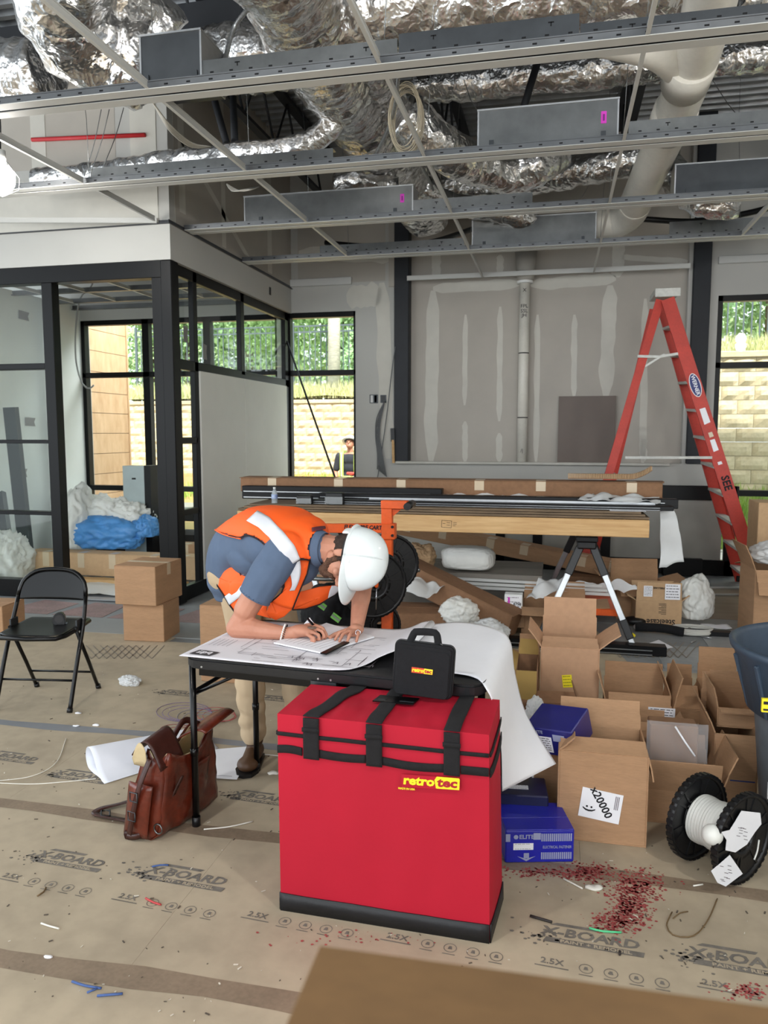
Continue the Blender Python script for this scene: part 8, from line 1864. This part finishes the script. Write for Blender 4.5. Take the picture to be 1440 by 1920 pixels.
g.caps(HP(-0.03, 0.064, -0.092), HP(0.03, 0.064, -0.092), 0.021, 0.021); oell(g, HP(0, 0.072, -0.092), (Rt, Fd, U), (0.03, 0.022, 0.02))
me = remesh(g, 0.0035, 2, 'beard'); warp(me, 0.0025, 90, 3, 0.002, 200); P(me, 'beard', BEARD, man, world=True)
for s in (-1, 1): P(G().caps(HP(s*0.016, 0.098, 0.027), HP(s*0.048, 0.084, 0.026), 0.0045, 0.003), 'eyebrow', HAIR, man, world=True)
hat = P(G(), 'placeholder', HAT, man) if False else None
HU = (U+Fd*-0.06).normalized(); HF = (Fd-HU*Fd.dot(HU)).normalized(); HR = HF.cross(HU)
hc = HP(0, -0.004, 0.028)
def HT(r, f, u): return hc+HR*r+HF*f+HU*u
def domef(i, j):
    a = 2*math.pi*i; t = j*math.pi/2; r = math.cos(t)**0.85 if j < 1 else 0.0
    ridge = 0.002*math.exp(-((math.cos(a)*r*0.112)/0.02)**2)*(1 if j > 0.15 else 0)
    ee = 0.004*math.exp(-((math.cos(a)*r*0.112)/0.045)**2)
    return HT(0.112*math.cos(a)*r, 0.134*math.sin(a)*r, 0.138*math.sin(t)+ridge+ee)
g = G().surf(domef, 56, 20, th=-0.003)
hat_o = weld(P(g, 'hard_hat', HAT, man, world=True))
def brimf(i, j):
    a = 2*math.pi*i; fr = max(0, math.sin(a)); L_ = 0.012+0.052*fr**2.2; k = 1+0*j
    return HT((0.112+L_*j*0.75)*math.cos(a), (0.134+L_*j)*math.sin(a), 0.002-0.02*j*fr-0.006*j)
P(G().surf(brimf, 56, 5, th=0.003), 'hat_brim', HAT, hat_o, world=True)
P(G().surf(lambda i, j: HT(0.098*math.cos(2*math.pi*i), 0.12*math.sin(2*math.pi*i), -0.022+0.03*j), 40, 2, th=0.002), 'headband', BLACKP, hat_o, world=True)
P(G().surf(lambda i, j: HT(0.10*math.cos(math.pi*(1.28+0.44*i)), 0.128*math.sin(math.pi*(1.28+0.44*i)), -0.045+0.04*j), 14, 3, th=0.006), 'ratchet_band', WHITEP, hat_o, world=True)
q = HT(0.114, 0.02, 0.018); P(G().box((0, 0, 0), (0.004, 0.028, 0.014)).xf(Matrix.Translation(q) @ Matrix((HR, HF, HU)).transposed().to_4x4()), 'hat_slot', WHITEP, hat_o, world=True, bevel=0.001)
# bracelets, ring, pen
bd = (wrR-elR).normalized(); bc = elR.lerp(wrR, 0.93)
b1 = bd.orthogonal().normalized(); b2_ = bd.cross(b1)
for dx, m, r_, n_ in ((-0.003, mat('white_beads', (236, 234, 228), rough=0.5), 0.0042, 'white_bracelet'), (0.006, BLACKP, 0.0028, 'black_bracelet')):
    g = G()
    for k in range(26): 
        a = 2*math.pi*k/26; g.ell(bc+bd*(dx+0.012*math.sin(a))+(b1*math.cos(a)+b2_*math.sin(a))*0.0355, r_, n=8, m=6)
    P(g, n_, m, man, world=True)
P(G().tube([lfp+V((0, 0, 0)) for lfp in [V((-0.784, 3.006, zt_+0.037))+V((0.0105*math.cos(a), 0.002*math.sin(a), 0.0105*math.sin(a))) for a in [k*math.pi/6 for k in range(12)]]], 0.002, 6, closed=True), 'ring', CHROME, man, world=True)
oe = G(); oell(oe, kn[1]+V((-0.018, -0.012, 0.006)), ((1, 0.3, 0), (-0.3, 1, 0), (0, 0, 1)), (0.024, 0.013, 0.006), 14, 8); P(oe, 'hand_tattoo', mat('tattoo_ink', (112, 92, 80), rough=0.6, var=0.35, vscale=120), man, world=True)
pt = V((-0.922, 2.988, zt_+0.004)); pe = atY(577, 1160, 3.03)
pn = T('pen', 'black pen held in the writing hand', 'pen', pt); P(G().tube([pt, pt.lerp(pe, 0.08), pt.lerp(pe, 0.12), pe], [0.0012, 0.003, 0.005, 0.0052], 12), 'barrel', BLACKG, pn, world=True); P(G().beam(pe, pe.lerp(pt, 0.25)+V((0.004, 0, 0.004)), 0.004, 0.002), 'pen_clip', BLACKG, pn, world=True)
S(G().prism([atY(563, 1178, 3.12), atY(597, 1180, 3.12), atY(580, 1158, 3.14)], (0, 0.004, 0)), 'folded_note', PAPER, 'small white folded note standing behind the pen', 'paper')

# ================================================================ WORKER OUTSIDE THE WINDOW
wp = atY(657, 860, 13.0); wz = -0.06
w2 = T('person', 'worker outside the window in white hard hat, black shirt and lime vest looking up', 'person', (wp.x, 13.0, wz))
L = lambda x, y, z: V((x, y, z))
sh = atY(657, 850, 13.0).z-wz; s_ = sh/1.42
g = G()
for c, r_ in (((0, 0, 0.98), (0.17, 0.12, 0.14)), ((0, 0, 1.15), (0.16, 0.11, 0.16)), ((0, 0, 1.30), (0.19, 0.12, 0.15))): g.ell(V(c)*s_, tuple(q*s_ for q in r_), n=20, m=12)
g.caps(L(0, 0, 1.36)*s_, L(0, -0.02, 1.52)*s_, 0.062*s_, 0.056*s_)
hd = L(0.0, -0.03, 1.60)*s_
g.ell(hd, (0.078*s_, 0.09*s_, 0.10*s_), Matrix.Rotation(-0.5, 3, 'X'), 18, 12); g.ell(hd+L(0, -0.06, -0.035)*s_, (0.05*s_, 0.05*s_, 0.05*s_), n=14, m=10)
g.caps(hd+L(0, -0.085, 0.03)*s_, hd+L(0, -0.118, 0.02)*s_, 0.011*s_, 0.014*s_)
for s in (-1, 1): g.ell(hd+L(s*0.08, 0, 0)*s_, (0.01*s_, 0.02*s_, 0.03*s_), n=10, m=8); g.caps(hd+L(s*0.015, -0.085, 0.055)*s_, hd+L(s*0.045, -0.07, 0.058)*s_, 0.01*s_, 0.008*s_)
g.caps(hd+L(-0.02, -0.105, -0.03)*s_, hd+L(0.02, -0.105, -0.03)*s_, 0.008*s_, 0.008*s_)
aL_ = [L(-0.22, 0, 1.36)*s_, L(-0.29, 0.0, 1.08)*s_, L(-0.24, -0.12, 0.86)*s_]; aR_ = [L(0.22, 0, 1.36)*s_, L(0.27, -0.04, 1.10)*s_, L(0.10, -0.26, 1.04)*s_]
for q in (aL_, aR_): g.caps(q[0], q[1], 0.052*s_, 0.042*s_); g.caps(q[1], q[2], 0.04*s_, 0.028*s_); g.ell(q[2]+L(0, -0.03, -0.02)*s_, (0.034*s_, 0.045*s_, 0.025*s_), n=12, m=8)
for q, dd in ((aL_, L(0.1, -0.3, -1)), (aR_, L(-0.4, -1, 0.2))):
    dd.normalize(); sd_ = dd.cross(L(0, 0, 1)).normalized() if abs(dd.z) < 0.9 else L(1, 0, 0)
    for k in range(4): a0 = q[2]+L(0, -0.04, -0.02)*s_+sd_*(k-1.5)*0.018*s_; finger(g, [a0, a0+dd*0.035*s_, a0+dd*(0.06-0.006*abs(k-1.5))*s_], 0.009*s_, 0.007*s_)
    finger(g, [q[2]+sd_*0.03*s_, q[2]+sd_*0.045*s_+dd*0.035*s_], 0.01*s_, 0.008*s_)
for s in (-1, 1): g.caps(L(s*0.09, 0, 0.92)*s_, L(s*0.1, 0, 0.5)*s_, 0.07*s_, 0.05*s_); g.caps(L(s*0.1, 0, 0.5)*s_, L(s*0.11, 0.02, 0.1)*s_, 0.05*s_, 0.036*s_)
me = remesh(g, 0.008, 3, 'body'); P(me, 'body', SKIN, w2)
for s in (-1, 1): P(G().ell(hd+L(s*0.029, -0.083, 0.038)*s_, 0.009*s_, n=10, m=8), 'eye', mat('eye_dark', (30, 24, 22), rough=0.2), w2)
SH2 = mat('black_tee', (44, 46, 54), rough=0.9, var=0.2)
g = G()
for c, r_ in (((0, 0, 0.98), (0.19, 0.14, 0.14)), ((0, 0, 1.15), (0.18, 0.13, 0.16)), ((0, 0, 1.30), (0.205, 0.135, 0.14))): g.ell(V(c)*s_, tuple(q*s_ for q in r_), n=20, m=12)
for q in (aL_, aR_): g.caps(q[0], q[0].lerp(q[1], 0.8), 0.075*s_, 0.068*s_)
me = remesh(g, 0.012, 4, 'shirt'); P(me, 'shirt', SH2, w2)
LIME = mat('lime_vest', (206, 226, 120), rough=0.6, var=0.06)
g = G()
for s in (-1, 1):
    P(G().surf(lambda i, j, s=s: V((s*(0.10+0.085*i), -0.118-0.02*math.sin(j*3.14)+0.055*i, 0.93+0.53*j-0.03*i))*s_, 6, 12, th=0.006), 'vest_panel', LIME, w2)
    P(G().surf(lambda i, j, s=s: V((s*(0.128+0.03*i), -0.130-0.02*math.sin(j*3.14)+0.022*i, 0.95+0.48*j))*s_, 3, 12, th=0.003), 'reflective_stripe', REFL, w2)
P(G().surf(lambda i, j: V((0.2*math.cos(math.pi*(1+i)), 0.155*math.sin(math.pi*(1+i)), 0.93+0.07*j))*s_, 20, 2, th=0.004), 'vest_belt', LIME, w2)
P(G().surf(lambda i, j: V((-0.2+0.4*i, 0.145+0.01*math.sin(i*3.14), 0.93+0.53*j))*s_, 10, 8, th=0.005), 'vest_back', LIME, w2)
g = G()
for s in (-1, 1): g.caps(L(s*0.09, 0, 0.92)*s_, L(s*0.1, 0, 0.5)*s_, 0.10*s_, 0.07*s_); g.caps(L(s*0.1, 0, 0.5)*s_, L(s*0.11, 0.02, 0.1)*s_, 0.07*s_, 0.06*s_)
me = remesh(g, 0.012, 3, 'trousers'); P(me, 'trousers', mat('work_trousers', (80, 78, 70), rough=0.9), w2)
for s in (-1, 1): P(G().ell(L(s*0.11, -0.05, 0.05)*s_, (0.05, 0.13, 0.05), n=14, m=8), 'boot', BOOT, w2)
Rh = Matrix.Rotation(-0.55, 4, 'X'); Mh = Matrix.Translation(hd+L(0, 0.01, 0.045)*s_) @ Rh
h2 = P(G().lathe([(0.155*s_, -0.004), (0.120*s_, 0.0), (0.112*s_, 0.04*s_), (0.09*s_, 0.085*s_), (0.05*s_, 0.115*s_), (0.001, 0.125*s_)], 32, Mh).lathe([(0.155*s_, -0.004), (0.155*s_, -0.008), (0.11*s_, -0.004)], 32, Mh), 'hard_hat', HAT, w2)
P(G().lathe([(0.108*s_, -0.01), (0.10*s_, 0.03), (0.06*s_, 0.08*s_)], 28, Mh), 'hat_lining', mat('hat_shade', (120, 120, 118)), h2)
r = T('red_handle_tool', 'small tool with red handle held by the worker outside', 'tool', w2.location+aR_[2]); P(G().caps((-0.06, -0.05, 0.015), (0.07, -0.05, 0.01), 0.026, 0.026), 'handle', mat('red_grip', (220, 80, 70), rough=0.5), r); P(G().cyl((0.04, -0.05, 0.0), (0.05, -0.05, -0.22), 0.01, 8), 'shaft', STEEL, r)

bpy.data.scenes.remove(_TMP)
for _m in _TXT.values(): bpy.data.meshes.remove(_m)
